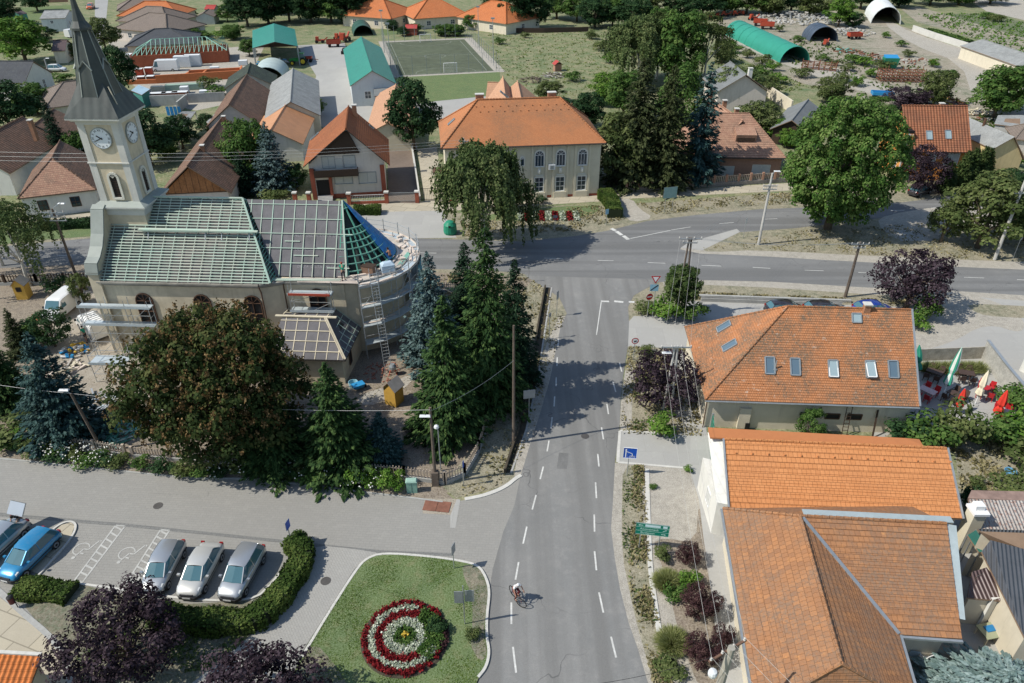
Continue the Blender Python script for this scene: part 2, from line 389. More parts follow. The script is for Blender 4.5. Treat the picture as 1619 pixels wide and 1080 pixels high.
mb=MB();mb.poly([(-900,-300,0),(900,-300,0),(900,1500,0),(-900,1500,0)]);setting(mb.build('ground',g_field))
L1,L2,L3,L4,L5,L6=.004,.008,.012,.016,.020,.024
sheet('verge',[(-150,350),(700,338),(1000,325),(1240,315),(1619,270),(1900,280),(1900,560),(-150,520)],L1,g_dry)
sheet('churchyard_ground',[(-140,400),(640,428),(845,440),(800,735),(700,782),(300,752),(-160,725)],L2,g_soil)
sheet('gravel_yard',[(104,470),(150,455),(330,520),(330,690),(150,690),(110,620),(60,560)],L3,g_sand,smooth=2)
sheet('slab_path',[(610,612),(650,590),(652,606),(600,640),(560,640),(575,622)],L3,g_gravel,smooth=1)
sheet('verge_strip',[(846,440),(893,501),(885,520),(870,598),(854,652),(839,699),(820,757),(790,770),(720,788),(700,770),(760,690),(800,560),(815,470)],L3,g_dry)
sheet('gravel_strip',[(884,500),(894,500),(872,598),(856,655),(838,705),(826,757),(813,757),(820,700),(836,640),(852,580),(866,540)],L4,g_gravel)
# ---- roads
sheet('main_road',[(-150,402),(0,390),(145,376.5),(654,377),(729,379),(821,382),(911,373),(960,365),(1023,349.5),(1100,340),(1200,331),(1300,327),(1428,320),(1488,312),(1619,302),(1800,292),(1800,330),(1619,338),(1480,345),(1392,345),(1256,361),(1200,365),(1150,369),(1085,386),(1075,394),(1106,401),(1200,405),(1300,411),(1490,421),(1619,426.5),(1900,440),(1900,486),(1619,467),(1506,460),(1366,454.5),(1220,445.5),(1103,443),(1046,446),(1000,452),(852,442),(821,431),(735,426.5),(644,425),(137,418),(0,424),(-150,434)],L2+.0015,m_main)
sheet('road_shoulder',[(1085,380),(1200,395),(1340,403),(1619,414),(1900,430),(1900,448),(1619,430),(1450,423),(1200,409),(1105,405),(1070,398)],L1+.001,g_gravel)
sheet('road_shoulder',[(1046,441),(1103,438),(1220,441),(1366,450),(1506,455),(1619,462),(1900,480),(1900,503),(1619,482),(1506,472),(1366,465),(1220,455),(1103,450),(1050,452)],L1+.0015,g_gravel)
sheet('road_shoulder',[(137,414),(0,421),(0,432),(137,426)],L1+.001,g_gravel)
sheet('village_street',[(830,436),(900,438),(1046,443),(1015,460),(1002,467.5),(993,485.7),(994.5,509),(993,546),(986,590),(981.6,629),(979,681),(972.5,727.5),(968.6,800),(966,835.6),(972,883),(980,930),(994,985.7),(1008,1024.6),(1024.6,1080),(1045,1200),(756,1200),(756,1072),(769.7,1058),(775,1030),(770,1010),(768,975),(774,935),(779,900),(796,840),(813,800),(823,753.5),(839,699),(854.5,652),(870,598),(885.6,520),(896,496),(884,470)],L4+.0012,m_asph)
sheet('side_road',[(-200,715),(0,723),(117,735),(311,756),(400,756),(522,772),(639,786),(722,794),(750,786),(786,772),(813,757),(830,757),(815,800),(797,840),(782,898),(776,930),(764,902),(745,890),(678,884),(606,878),(560,905),(470,1045),(420,1200),(-300,1300),(-300,800)],L3+.001,m_pav)
sheet('gutter_band',[(-200,806),(0,811),(200,828),(440,853),(492,859),(600,870),(714,875),(714,880),(600,876),(492,864),(440,858),(200,833),(0,817),(-200,812)],L4+.002,m_pavd)
sheet('paved_path',[(497,862),(560,868),(606,876),(580,884),(562,902),(520,965),(470,1045),(440,1110),(250,1110),(330,1060),(380,1020),(440,960),(470,912),(492,880)],L4+.0032,m_path,smooth=1)
sheet('pavement_joint',[(604,877),(610,882),(566,905),(480,1040),(445,1100),(437,1100),(474,1036),(560,900),(578,884)],L5+.001,m_pavd)
# island lawn
ISL=[(606,874.5),(678,880),(728,887),(756,894),(769,913),(775,936),(770,975),(770,1010),(775,1032),(769,1058),(756,1072),(745,1110),(450,1110),(475,1038.5),(520,968),(564,899.5),(580,884)]
sheet('island_lawn',ISL,.10,g_lawn,smooth=1)
kerb('kerb',[(478,1040),(520,970),(564,901),(580,884),(606,875.5),(678,881),(728,888),(756,895),(768,913),(774.5,936),(769.5,975),(769.5,1010),(774,1032),(769,1056),(756,1072)],.16,.12,m_kerb)
g_is2=ground('bare_lawn_edge',[(.20,.175,.11),(.27,.23,.15),(.10,.12,.05)],(.8,2.5,10))
sheet('dry_grass',[(735,893),(757,899),(767,915),(772,940),(766,980),(766,1010),(771,1035),(760,1050),(742,1020),(748,985),(745,940),(730,905)],.104,g_is2,smooth=1)
sheet('dry_grass',[(482,1036),(500,1020),(520,1040),(545,1075),(560,1100),(455,1100)],.104,g_is2,smooth=1)
# ground under the purple trees and hedge
sheet('planting_soil',[(40,960),(60,922),(130,925),(215,945),(300,955),(400,950),(450,905),(470,900),(440,965),(380,1020),(330,1060),(250,1120),(110,1120),(112,1060),(92,1013),(60,985)],L6,g_is2)
sheet('slab_pavement',[(-200,935),(0,945),(30,968),(88,1018),(112,1062),(108,1200),(-200,1200)],L5+.002,m_slab)
kerb('kerb',[(-60,890),(0,935),(30,965),(90,1015),(110,1058),(112,1110)],.32,.03,m_curbd,z=L6)
kerb('kerb',[(61,911),(90,880),(115,850),(122,832),(114,825),(98,828),(76,845)],.14,.1,m_kerb,z=L4)
sheet('paved_island',[(62,908),(88,880),(112,850),(119,832),(112,827),(98,831),(80,846),(50,880),(50,905)],.07,m_slab)
kerb('kerb',[(61,913),(118,923),(205,935),(300,950),(400,952),(430,925),(478,862)],.14,.1,m_kerb,z=L4)
kerb('kerb',[(-150,718),(0,725),(117,737),(311,758),(400,756),(522,772),(639,786),(700,794)],.14,.05,m_curbd,z=L3)
kerb('kerb',[(735,790),(770,783),(800,770),(815,757),(824,752)],.3,.06,m_kerb,z=L3)
sheet('verge_strip',[(0,708),(200,718),(400,738),(640,765),(700,775),(722,793),(639,785),(522,771),(400,755),(311,755),(117,734),(0,722)],L3,g_soil)
# steel cover in the side road
o=sheet('manhole_surround',[(668,812),(672,788),(726,789),(722,815)],L4+.003,g_sand)
sheet('concrete_strip',[(712,815),(722,790),(728,790),(720,835),(712,835)],L5,m_conc)
# ---- right side of the street
sheet('verge_strip',[(993,548),(1103,552),(1112,690),(979,686),(984,625)],L3,g_dry)
sheet('gravel_strip',[(990,575),(1003,575),(1000,625),(998,686),(979,686),(982,629)],L4,g_gravel,smooth=1)
sheet('forecourt',[(1002,500),(1112,496),(1160,490),(1160,640),(1112,655),(1104,552),(990,548),(993,510)],L2+.001,m_conc)
sheet('paved_walk',[(1058,560),(1104,556),(1118,688),(1072,686)],L4,m_conc)
sheet('driveway',[(976,681),(1072,684),(1118,690),(1133,740),(1090,741),(974,731)],L4+.001,m_conc)
kerb('kerb',[(980,682),(977,731)],.22,.02,m_kerb,z=L4)
kerb('kerb',[(977,731.5),(1090,741)],.18,.04,m_kerb,z=L4)
kerb('kerb',[(980,681.5),(1070,686.5)],.18,.04,m_kerb,z=L4)
sheet('gravel_patch',[(1000,732),(1094,742),(1112,800),(1125,860),(1130,930),(1150,1080),(1160,1200),(1040,1200),(1010,1020),(985,930),(978,860),(985,780)],L3,g_gravel)
sheet('dirt_edge',[(969,732),(1003,734),(990,800),(988,860),(1004,930),(1016,985),(1035,1050),(1045,1110),(1030,1110),(1008,1025),(994,986),(980,930),(972,883),(966,836),(968,800)],L4,g_gravel)
sheet('verge_strip',[(985,736),(1016,736),(1016,800),(1020,860),(1030,930),(1050,1010),(1070,1110),(1040,1110),(1022,1040),(1006,985),(994,930),(984,880),(983,800)],L5,g_dry,smooth=1)
sheet('sidewalk',[(1092,690),(1120,688),(1142,790),(1165,900),(1190,1080),(1210,1200),(1150,1200),(1140,1080),(1124,930),(1112,850),(1105,790),(1090,741)],L6,m_walk)
sheet('verge_strip',[(1105,790),(1112,850),(1124,930),(1142,1090),(1110,1100),(1075,1010),(1050,900),(1030,860),(1050,850),(1100,860)],L4+.001,g_soil,smooth=1)
kerb('drain_channel',[(1023,742),(1024,800),(1026,850),(1028,900),(1036,960),(1042,1000)],.32,.05,m_kerb,z=L4)
# traffic triangle, verges by the restaurant, car park and terrace
sheet('verge',[(1108,393),(1150,377),(1256,366),(1392,352),(1480,352),(1560,365),(1619,372),(1800,380),(1800,420),(1619,414),(1490,410),(1200,395),(1120,399)],L3,g_dry,smooth=1)
sheet('gravel_patch',[(1400,340),(1488,326),(1619,330),(1800,325),(1800,372),(1619,370),(1540,362),(1470,382),(1412,380),(1385,352)],L4,g_gravel,smooth=1)
sheet('concrete_patch',[(1412,364),(1450,366),(1475,381),(1424,381)],L5,m_conc)
sheet('concrete_patch',[(1076,392),(1090,383),(1165,362),(1170,367),(1110,396)],L5,m_conc)
sheet('car_park',[(1080,476),(1200,478),(1445,486),(1500,466),(1619,476),(1900,500),(1900,720),(1619,640),(1560,552),(1445,556),(1112,560),(1100,520)],L3,m_conc)
sheet('terrace_paving',[(1430,552),(1560,548),(1625,640),(1625,668),(1540,680),(1440,670),(1380,700),(1380,600)],L5,m_conc)
sheet('gravel_patch',[(1430,500),(1480,462),(1560,470),(1619,500),(1619,530),(1560,510),(1500,545),(1430,560)],L4,g_gravel,smooth=2)
sheet('verge_island',[(1528,480),(1619,484),(1760,492),(1760,510),(1619,503),(1560,500),(1536,491)],L5,g_dry,smooth=1)
sheet('backyard',[(1380,690),(1530,680),(1760,700),(1900,900),(1600,900),(1520,830),(1510,713),(1400,700)],L4,g_dry)
sheet('verge',[(1100,462),(1340,468),(1450,476),(1450,482),(1100,474)],L4,g_dry)
sheet('courtyard',[(1400,960),(1500,780),(1900,780),(1900,1200),(1380,1200)],L2,m_conc)
# north side pavements and lawns
sheet('north_pavement',[(560,320),(700,318),(958,305),(1000,304),(1240,290),(1300,286),(1300,296),(1240,302),(1000,314),(958,318),(700,334),(560,336)],L3,m_slab)
sheet('forecourt',[(565,336),(700,333),(722,376),(654,377),(600,377),(570,376)],L4,m_conc)
sheet('school_lawn',[(725,340),(945,320),(995,345),(960,358),(905,368),(820,376),(735,374)],L4,g_dry,smooth=1)
sheet('school_lawn',[(760,338),(942,322),(950,335),(905,347),(780,352)],L5,g_lawn,smooth=1)
sheet('north_verge',[(1005,322),(1240,305),(1300,300),(1300,320),(1150,328),(1040,340),(1020,335)],L4,g_dry)
sheet('dirt_track',[(975,316),(1000,314),(1010,330),(1035,345),(1000,352),(985,340)],L5,g_gravel,smooth=1)
sheet('west_verge',[(-60,360),(60,350),(155,345),(155,373),(60,380),(0,387),(-60,392)],L4,g_lawn)
sheet('west_pavement',[(-60,352),(60,342),(155,336),(155,344),(60,350),(-60,361)],L5,m_slab)
sheet('driveway',[(612,230),(652,228),(664,322),(614,320)],L4,plain('brown_drive',(.16,.125,.10),.9,var=.15,scale=2))
sheet('driveway',[(660,236),(690,232),(705,320),(672,322)],L4,m_slab)
sheet('driveway',[(950,250),(985,250),(985,318),(956,320)],L4,g_dirt)
sheet('yard_concrete',[(470,72),(545,68),(560,130),(640,170),(660,235),(600,235),(480,190),(500,120)],L3,m_conc)
sheet('yard_concrete',[(655,158),(690,158),(780,148),(800,160),(800,175),(700,190),(660,190)],L3,m_conc)
# football pitch
m_turf=plain('pitch_turf',(.085,.10,.062),.95,var=.25,scale=.6)
PA,PB,PC,PD=P(640,118),P(769.6,111.5),P(729.4,62.3),P(620.5,68)
def lerp(a,b,t):return a+(b-a)*t
ex=(PB-PA).normalized();ey=Vector((-ex.y,ex.x,0));PW,PL=(PB-PA).length,38.0
def pp(u,v):return PA+ex*u+ey*v
mb=MB();mb.poly([(*pp(u,v).xy,L3+.001) for u,v in ((-3,-2.5),(PW+4,-2.5),(PW+4,PL+4),(-3,PL+4))]);setting(mb.build('pitch_surround',g_gravel))
mb=MB();mb.poly([(*pp(u,v).xy,L4) for u,v in ((-1.2,-.8),(PW+1.5,-.8),(PW+1.5,PL+2),(-1.2,PL+2))]);setting(mb.build('sports_pitch',m_turf))
mb=MB()
def pline(a,b,w=.10):mb.bar((*pp(*a).xy,L5+.002),(*pp(*b).xy,L5+.002),w,.004)
for a,b in (((0,0),(PW,0)),((PW,0),(PW,PL)),((PW,PL),(0,PL)),((0,PL),(0,0)),((0,PL/2),(PW,PL/2))):pline(a,b)
for yy,sg in ((0,1),(PL,-1)):
 pr=None
 for k in range(13):
  a=PI*k/12;q=(PW/2+7*math.cos(a),yy+sg*5.2*math.sin(a))
  if pr:pline(pr,q)
  pr=q
for k in range(24):a=2*PI*k/24;b=2*PI*(k+1)/24;pline((PW/2+2.6*math.cos(a),PL/2+2.6*math.sin(a)),(PW/2+2.6*math.cos(b),PL/2+2.6*math.sin(b)))
setting(mb.build('pitch_lines',plain('pitch_paint',(.26,.28,.24),.9)))
sheet('sports_lawn',[(636,122),(790,114),(792,150),(690,160),(660,165)],L5,g_lawn)
# upper right: dirt yard, tracks, fields
sheet('dirt_yard',[(1140,20),(1300,15),(1400,30),(1619,118),(1800,200),(1800,330),(1600,250),(1530,180),(1400,165),(1290,140),(1180,100),(1130,60)],L3,g_dirt,smooth=1)
sheet('dirt_track',[(1395,36),(1412,34),(1440,52),(1560,88),(1619,125),(1700,170),(1680,210),(1540,160),(1520,100),(1440,70)],L4,g_gravel,smooth=1)
sheet('dirt_track',[(1150,60),(1190,60),(1330,110),(1440,150),(1420,162),(1300,125),(1190,82)],L4,g_gravel,smooth=1)
sheet('dirt_track',[(1425,15),(1450,10),(1619,60),(1800,110),(1800,140),(1619,82),(1450,35)],L4,g_dirt)
sheet('pale_field',[(1520,-6),(1640,-20),(1900,20),(1900,60),(1619,32),(1560,18)],L4,g_gravel)
g_veg=ground('crop_field',[(.085,.135,.035),(.115,.16,.045),(.15,.16,.07)],(.06,.4,2),.2)
sheet('crop_field',[(1450,22),(1560,22),(1900,100),(1900,190),(1619,88),(1500,48)],L3,g_veg)
sheet('dry_field',[(770,50),(940,44),(980,60),(985,120),(960,150),(900,160),(830,140),(785,108)],L3,g_field)
# upper left: building site, residential street
sheet('building_site',[(205,90),(420,70),(400,110),(380,160),(310,175),(240,160),(205,130)],L3,g_gravel)
sheet('residential_street',[(150,-10),(172,-10),(168,30),(160,75),(170,110),(160,140),(140,150),(120,130),(140,100),(150,50)],L4,plain('old_asphalt',(.30,.30,.285),.9,var=.1,scale=.7))
sheet('lawn',[(30,12),(122,8),(124,26),(40,34)],L3,g_lawn)
sheet('lawn',[(78,50),(122,48),(128,62),(86,64)],L3,g_field)
sheet('lawn',[(304,42),(340,42),(338,56),(300,56)],L3,g_lawn)
sheet('lawn',[(345,22),(375,22),(378,55),(350,62)],L3,g_lawn)
sheet('lawn',[(600,38),(640,38),(642,54),(604,56)],L3,g_lawn)
sheet('garden_path',[(170,60),(205,58),(205,85),(175,80)],L4,g_gravel)
# ---- painted road markings
mb=MB()
def dash(m_,a,b,w=.13,z=L5+.003):
 A,B=P(*a),P(*b);d=(B-A).normalized();n=Vector((-d.y,d.x,0))*w/2
 m_.poly([(*(A-n).xy,z),(*(B-n).xy,z),(*(B+n).xy,z),(*(A+n).xy,z)] if True else [])
for a,b in (((966,1007),(974,1040)),((947,937),(954,969)),((940,872),(943,902)),((939.5,814),(940,841)),((941.5,763),(943,788)),((945,718),(947,738)),((951,676),(954,695)),((959.5,639),(962,655)),((969,604),(973.5,620)),((979.5,574),(983,588)),
             ((811,1023),(816,1064)),((808.5,953),(808.5,987)),((815,917),(820,889)),((827,860),(833,833)),((841.5,806),(847.5,783)),((854,758),(859,738)),((865,714),(868,697)),((871,678),(873,660)),((876,643),(877,627)),((879,611),(879.5,597)),((880.5,579),(881,565)),((882,548),(883,536))):dash(mb,a,b,.11)
dash(mb,(943,530),(950.5,478),.09);dash(mb,(950,476.5),(963,477),.3);dash(mb,(971,476.5),(985.5,478),.35);dash(mb,(994,477.5),(1003,478),.35)
for x in (891,981,1024,1124):pass
for a,b in (((860,408.5),(890,409)),((945,412),(970,412.5)),((1024,415.5),(1052,416.5)),((1109,419.7),(1140,421)),((1190,423),(1218,424.5)),((1272,427.4),(1302,428.5)),((1357,431),(1375,431.8)),((1524,438.7),(1556,439.8)),((1608,442.4),(1640,444)),
             ((1061,364),(1092,359)),((1137,354),(1160,352)),((1205,347),(1229,346)),((1408,333.5),(1430,332.5)),((1472,329),(1490,328)),((30,408),(60,406)),((90,404.5),(120,403.5)),((660,400),(690,400.5)),((760,404),(790,405)),((820,406),(834,407))):dash(mb,a,b,.10)
for a,b in (((966.5,361.5),(973,365)),((974.5,366),(983,372)),((985.5,373),(993.5,379))):dash(mb,a,b,.5)
dash(mb,(996,377.5),(1060,364.5),.12)
setting(mb.build('road_markings',m_line))
# parking bay markings (worn white): hatched strips and wheelchair signs
mb=MB()
def hatch(tl,tr,bl,br,n):
 A,B,Cc,D=P(*tl),P(*tr),P(*bl),P(*br)
 z=L5+.004
 for p,q in ((A,Cc),(B,D),(A,B)):
  mb.bar((*p.xy,z),(*q.xy,z),.11,.004)
 for k in range(n):
  u=(k+.15)/n;t=min(1,(k+.7)/n);p=lerp(A,Cc,u);q=lerp(B,D,t*.98)
  mb.bar((*p.xy,z+.003),(*q.xy,z+.003),.12,.004)
hatch((183,831),(198,832),(112,926),(126,927),9)
hatch((254,838),(268,839),(198,925),(212,927),9)
def wheel(px,py):
 o=P(px,py);d=(P(px+26,py-30)-o).normalized();n=Vector((-d.y,d.x,0));z=L5+.004;s=1.0
 def q(a,b):v=o+d*a*s+n*b*s;return (v.x,v.y,z)
 mb.lathe(q(-.75,.15),[(.13,0),(.13,.004)],10)
 for a,b in (((-.6,.12),(.05,-.05)),((-.3,.02),(-.32,-.3)),((.05,-.05),(.05,-.35)),((.05,-.38),(.9,-.62)),((.9,-.62),(.85,-.8))):mb.bar(q(*a),q(*b),.09,.004)
 pr=None
 for k in range(14):
  t=-2.3+4.2*k/13;c=q(.02+.5*math.cos(t+1.2),.12+.5*math.sin(t+1.2))
  if pr:mb.bar(pr,c,.08,.004)
  pr=c
wheel(131,869);wheel(203,876)
setting(mb.build('parking_markings',m_faint))
# repairs, lids and gullies in the carriageways
m_patch=plain('repair_patch',(.15,.15,.145),.9,var=.15,scale=5);m_patch2=plain('pale_repair',(.27,.265,.25),.9,var=.12,scale=5)
for i,(pts,mm) in enumerate((([(884,716),(899,717),(896,742),(880,741)],m_patch),([(240,772),(330,778),(328,786),(238,780)],m_pav))):sheet('repair_patch',pts,L6+.001*i/10,mm)
for px,py in ((515,919),(925,690),(250,800)):
 q_=P(px,py);mb_=MB();mb_.lathe((q_.x,q_.y,L6),[(.33,0),(.33,.006),(.30,.008),(.30,.004)],16);setting(mb_.build('manhole_cover',plain('cast_iron',(.09,.085,.08),.7,.3,var=.2,scale=20)))
# ============================================================ BUILDING HELPERS
def clip2(poly,lo,hi):
 def cut(pl,val,sgn):
  r=[]
  for i in range(len(pl)):
   a,b=pl[i],pl[(i+1) % len(pl)];da,db=sgn*(a[1]-val),sgn*(b[1]-val)
   if da >= 0:r.append(a)
   if da*db < 0:t=da/(da-db);r.append((a[0]+(b[0]-a[0])*t,a[1]+(b[1]-a[1])*t))
  return r
 p=cut(poly,lo,1);return cut(p,hi,-1) if len(p) > 2 else []
def axes(poly):
 p=[Vector(q) for q in poly];n=(p[1]-p[0]).cross(p[2]-p[0]).normalized()
 if n.z < 0:n=-n
 u=Vector((0,0,1)).cross(n);u=Vector((1,0,0)) if u.length < 1e-4 else u.normalized()
 return p[0],u,n.cross(u),n
def rows(mb,poly,row=.34,lift=.025,m=0):
 """one roof slope laid as overlapping courses"""
 o,u,v,n=axes(poly);q=[((Vector(p)-o).dot(u),(Vector(p)-o).dot(v)) for p in poly]
 b0=min(b for a,b in q);b1=max(b for a,b in q);k=max(1,round((b1-b0)/row));h=(b1-b0)/k
 for i in range(k):
  lo,hi=b0+i*h,b0+(i+1)*h;c=clip2(q,lo,hi)
  if len(c) < 3:continue
  def up(a,b):return o+u*a+v*b+n*(lift*(1-(b-lo)/h))
  pts=[up(a,b) for a,b in c]
  fn=(pts[1]-pts[0]).cross(pts[2]-pts[0]);uv=[(a,(b-b0)/h*row) for a,b in c]
  if fn.dot(n) < 0:pts.reverse();uv.reverse()
  mb.poly(pts,m,uv)
  low=[a for a,b in c if abs(b-lo) < 1e-5]
  if len(low) >= 2:
   a0,a1=min(low),max(low);z=[o+u*a+v*lo for a in (a0,a1)]
   mb.poly([z[0] ,z[1],z[1]+n*lift,z[0]+n*lift],m,[(a0,0),(a1,0),(a1,.02),(a0,.02)])
def roof_mesh(planes,mat,under,parent,name='roof',row=.34,lift=.025,th=.12,ridge=None,ridger=.09,ridgemat=None,off=None):
 """planes: list of 3D polygons. Adds courses on top, boards underneath, closed edges, and ridge tiles as a sub-part"""
 mb=MB();edges={}
 for p in planes:
  if lift > 0:rows(mb,p,row,lift)
  else:
   o,u,v,n=axes(p);q=[Vector(x) for x in p]
   if (q[1]-q[0]).cross(q[2]-q[0]).z < 0:q.reverse()
   mb.poly(q)
  lo=[(x[0],x[1],x[2]-th) for x in p];mb.poly(lo[::-1],1)
  for i in range(len(p)):
   a,b=tuple(round(c,3) for c in p[i]),tuple(round(c,3) for c in p[(i+1) % len(p)]);k=tuple(sorted((a,b)));edges[k]=edges.get(k,0)+1
 for (a,b),c in edges.items():
  if c == 1:mb.poly([a,b,(b[0],b[1],b[2]-th),(a[0],a[1],a[2]-th)],1)
 r=mb.build(name,[mat,under],parent)
 if ridge:
  mr=MB()
  for a,b in ridge:
   a,b=Vector(a),Vector(b);L=(b-a).length;k=max(1,int(L/.42))
   for i in range(k):mr.tube([lerp(a,b,i/k)+Vector((0,0,ridger*.3)),lerp(a,b,(i+1)/k-.004)+Vector((0,0,ridger*.15))],[ridger*1.08,ridger*.95],7)
  mr.build('ridge_cap',ridgemat or mat,r)
 return r
def hip_planes(x0,x1,y0,y1,z,rise,hl=None,hr=None,axis='x'):
 """roof over a rectangle; ridge along axis; hl / hr = hip run at the low / high end (0 = gable)"""
 if axis == 'y':
  pl,rg=hip_planes(y0,y1,x0,x1,z,rise,hl,hr,'x');sw=lambda p:(p[1],p[0],p[2])
  return [[sw(p) for p in q] for q in pl],[(sw(a),sw(b)) for a,b in rg]
 ym=(y0+y1)/2;w=(y1-y0)/2;hl=w if hl is None else hl;hr=w if hr is None else hr;zr=z+rise
 A,B,Cc,D=(x0,y0,z),(x1,y0,z),(x1,y1,z),(x0,y1,z);R0,R1=(x0+hl,ym,zr),(x1-hr,ym,zr)
 pl=[[A,B,R1,R0],[Cc,D,R0,R1]];rg=[(R0,R1)]
 if hl > 0:pl.append([D,A,R0]);rg += [(A,R0),(D,R0)]
 if hr > 0:pl.append([B,Cc,R1]);rg += [(B,R1),(Cc,R1)]
 return pl,rg
class House:
 def __init__(s,name,label,cat,A=None,B=None,ze=3,oh=.4,ohs=.4,depth=8,wall=None,org=None,rz=None,L=None,group=None):
  if org is None:
   a,b=P(*A,ze),P(*B,ze);d=(b-a);rz=math.atan2(d.y,d.x);d.normalize();n=Vector((-d.y,d.x,0))
   org=a+d*ohs+n*oh;L=(b-a).length-2*ohs
  s.o=Vector((org[0],org[1],0));s.rz=rz;s.L=L;s.D=depth;s.ze=ze;s.oh=oh;s.ohs=ohs
  s.t=thing(name,label,cat,s.o,rz,group);s.wm=wall;s.wallpart=None
 def loc(s,w):w=Vector(w)-s.o;c,q=math.cos(-s.rz),math.sin(-s.rz);return Vector((w.x*c-w.y*q,w.x*q+w.y*c,w.z))
 def wld(s,l):c,q=math.cos(s.rz),math.sin(s.rz);return Vector((l[0]*c-l[1]*q+s.o.x,l[0]*q+l[1]*c+s.o.y,l[2]))
 def walls(s,h=None,gable=None,plinth=None,plinthm=None,axis='x',rise=0,extra=None):
  h=h or s.ze;mb=MB();L,D=s.L,s.D;mb.prism([(0,0),(L,0),(L,D),(0,D)],0,h)
  if rise:
   if axis == 'x':
    for x in (0,L):
     f=[(x,0,h),(x,D,h),(x,D/2,h+rise)];mb.poly(f if x else f[::-1])
   else:
    for y in (0,D):
     f=[(0,y,h),(L,y,h),(L/2,y,h+rise)];mb.poly(f if not y else f[::-1])
  s.wallpart=mb.build('wall',s.wm,s.t)
  if plinth:
   mb=MB();e=.03;mb.prism([(-e,-e),(L+e,-e),(L+e,D+e),(-e,D+e)],0,plinth);mb.build('plinth',plinthm,s.t)
  return s
 def roof(s,mat,under,rise,hl=None,hr=None,axis='x',row=.34,lift=.025,gutter=None,ridgemat=None,ridger=.09,z=None):
  z=z if z is not None else s.ze
  pl,rg=hip_planes(-s.ohs,s.L+s.ohs,-s.oh,s.D+s.oh,z,rise,hl,hr,axis);s.planes=pl
  s.rf=roof_mesh(pl,mat,under,s.t,row=row,lift=lift,ridge=rg,ridgemat=ridgemat,ridger=ridger)
  if gutter:
   mb=MB()
   if axis == 'x' or hl != 0:mb.tube([(-s.ohs,-s.oh-.06,z-.1),(s.L+s.ohs,-s.oh-.06,z-.1)],.07,6)
   if axis == 'y' or hr != 0:mb.tube([(s.L+s.ohs+.06,-s.oh,z-.1),(s.L+s.ohs+.06,s.D+s.oh,z-.1)],.07,6)
   mb.build('gutter',gutter,s.t)
  return s
 def face(s,f):
  """frame of a wall: origin, along, outward normal (local)"""
  return {'S':(Vector((0,0,0)),Vector((1,0,0)),Vector((0,-1,0))),'E':(Vector((s.L,0,0)),Vector((0,1,0)),Vector((1,0,0))),
    'W':(Vector((0,s.D,0)),Vector((0,-1,0)),Vector((-1,0,0))),'N':(Vector((s.L,s.D,0)),Vector((-1,0,0)),Vector((0,1,0)))}[f]
 def fpx(s,f,px,py):
  o,a,n=s.face(f);w=s.wld(o+n*0);nw=s.wld(n)-s.wld((0,0,0));h=s.loc(hit(px,py,w,nw));return (h-o).dot(a),h.z
 def win(s,f,u,z,w=1.2,h=1.3,**k):
  o,a,n=s.face(f);return window(s.t,o+a*u+Vector((0,0,z)),a,n,w,h,**k)
 def winpx(s,f,px,py,w=1.2,h=1.3,**k):
  """window centred on a pixel of the photograph"""
  u,z=s.fpx(f,px,py);return s.win(f,u,z-h/2,w,h,**k)
 def chimney(s,px=None,py=None,at=None,w=.5,d=.5,z0=3,top=6,mat=None,cap=True,parent=None):
  if at is None:
   p=s.loc(P(px,py,top));at=(p.x,p.y)
  mb=MB();mb.box((at[0],at[1],z0),(w,d,top-z0));c=mb.build('chimney',mat or MATS['brick'],parent or s.rf)
  if cap:mb=MB();mb.box((at[0],at[1],top+.002),(w+.14,d+.14,.1));mb.build('chimney_cap',m_kerb,c)
  return c
 def skylight(s,plane,px,py,w=.8,h=1.2,glass=None,up=0):
  """roof window centred on a pixel; plane = index of the roof slope"""
  o,u,v,n=axes(s.planes[plane]);wo=s.wld(o);wn=s.wld(n)-s.wld((0,0,0));c=s.loc(hit(px,py,wo,wn))
  mb=MB();q=[c-u*w/2-v*h/2,c+u*w/2-v*h/2,c+u*w/2+v*h/2,c-u*w/2+v*h/2];t=.12
  for a,b in ((0,1),(1,2),(2,3),(3,0)):mb.bar(q[a]+n*.06,q[b]+n*.06,.09,.14,up=n)
  f=mb.build('skylight',MATS['grey_metal'],s.rf);mb=MB();e=.03
  k=[c+u*sx*(w/2-e)+v*sy*(h/2-e) for sx,sy in ((-1,-1),(1,-1),(1,1),(-1,1))]
  lift=[.06,.06,.06,.06] if not up else [.06+up,.06+up,.06,.06]
  mb.poly([p+n*l for p,l in zip(k,lift)]);g=mb.build('pane',glass or MATS['glass_sky'],f)
  if up:
   mb=MB();kk=[p+n*l for p,l in zip(k,lift)]
   for a,b in ((0,1),(1,2),(2,3),(3,0)):mb.bar(kk[a],kk[b],.07,.05,up=n)
   mb.build('sash',MATS['white_paint'],f)
  return f
plain('white_paint',(.72,.72,.70),.5,var=.06);plain('grey_metal',(.30,.33,.34),.45,.4,var=.1);plain('dark_wood',(.05,.032,.022),.7)
plain('zinc',(.42,.44,.44),.4,.6,var=.12);plain('brick',(.33,.17,.10),.9,var=.3,scale=12);plain('brown_trim',(.10,.055,.035),.6)
plain('soffit',(.22,.15,.10),.8);plain('dark_soffit',(.05,.045,.04),.8);plain('stucco_trim',(.62,.60,.52),.85,var=.06);plain('black',(.012,.012,.013),.6)
glassmat('glass',(.03,.045,.06));glassmat('glass_sky',(.10,.15,.19),.03);glassmat('glass_pale',(.28,.36,.38),.1);plain('shutter',(.50,.50,.46),.6,var=.05)
plain('green_copper',(.24,.31,.285),.6,.2,var=.18,scale=1.5)
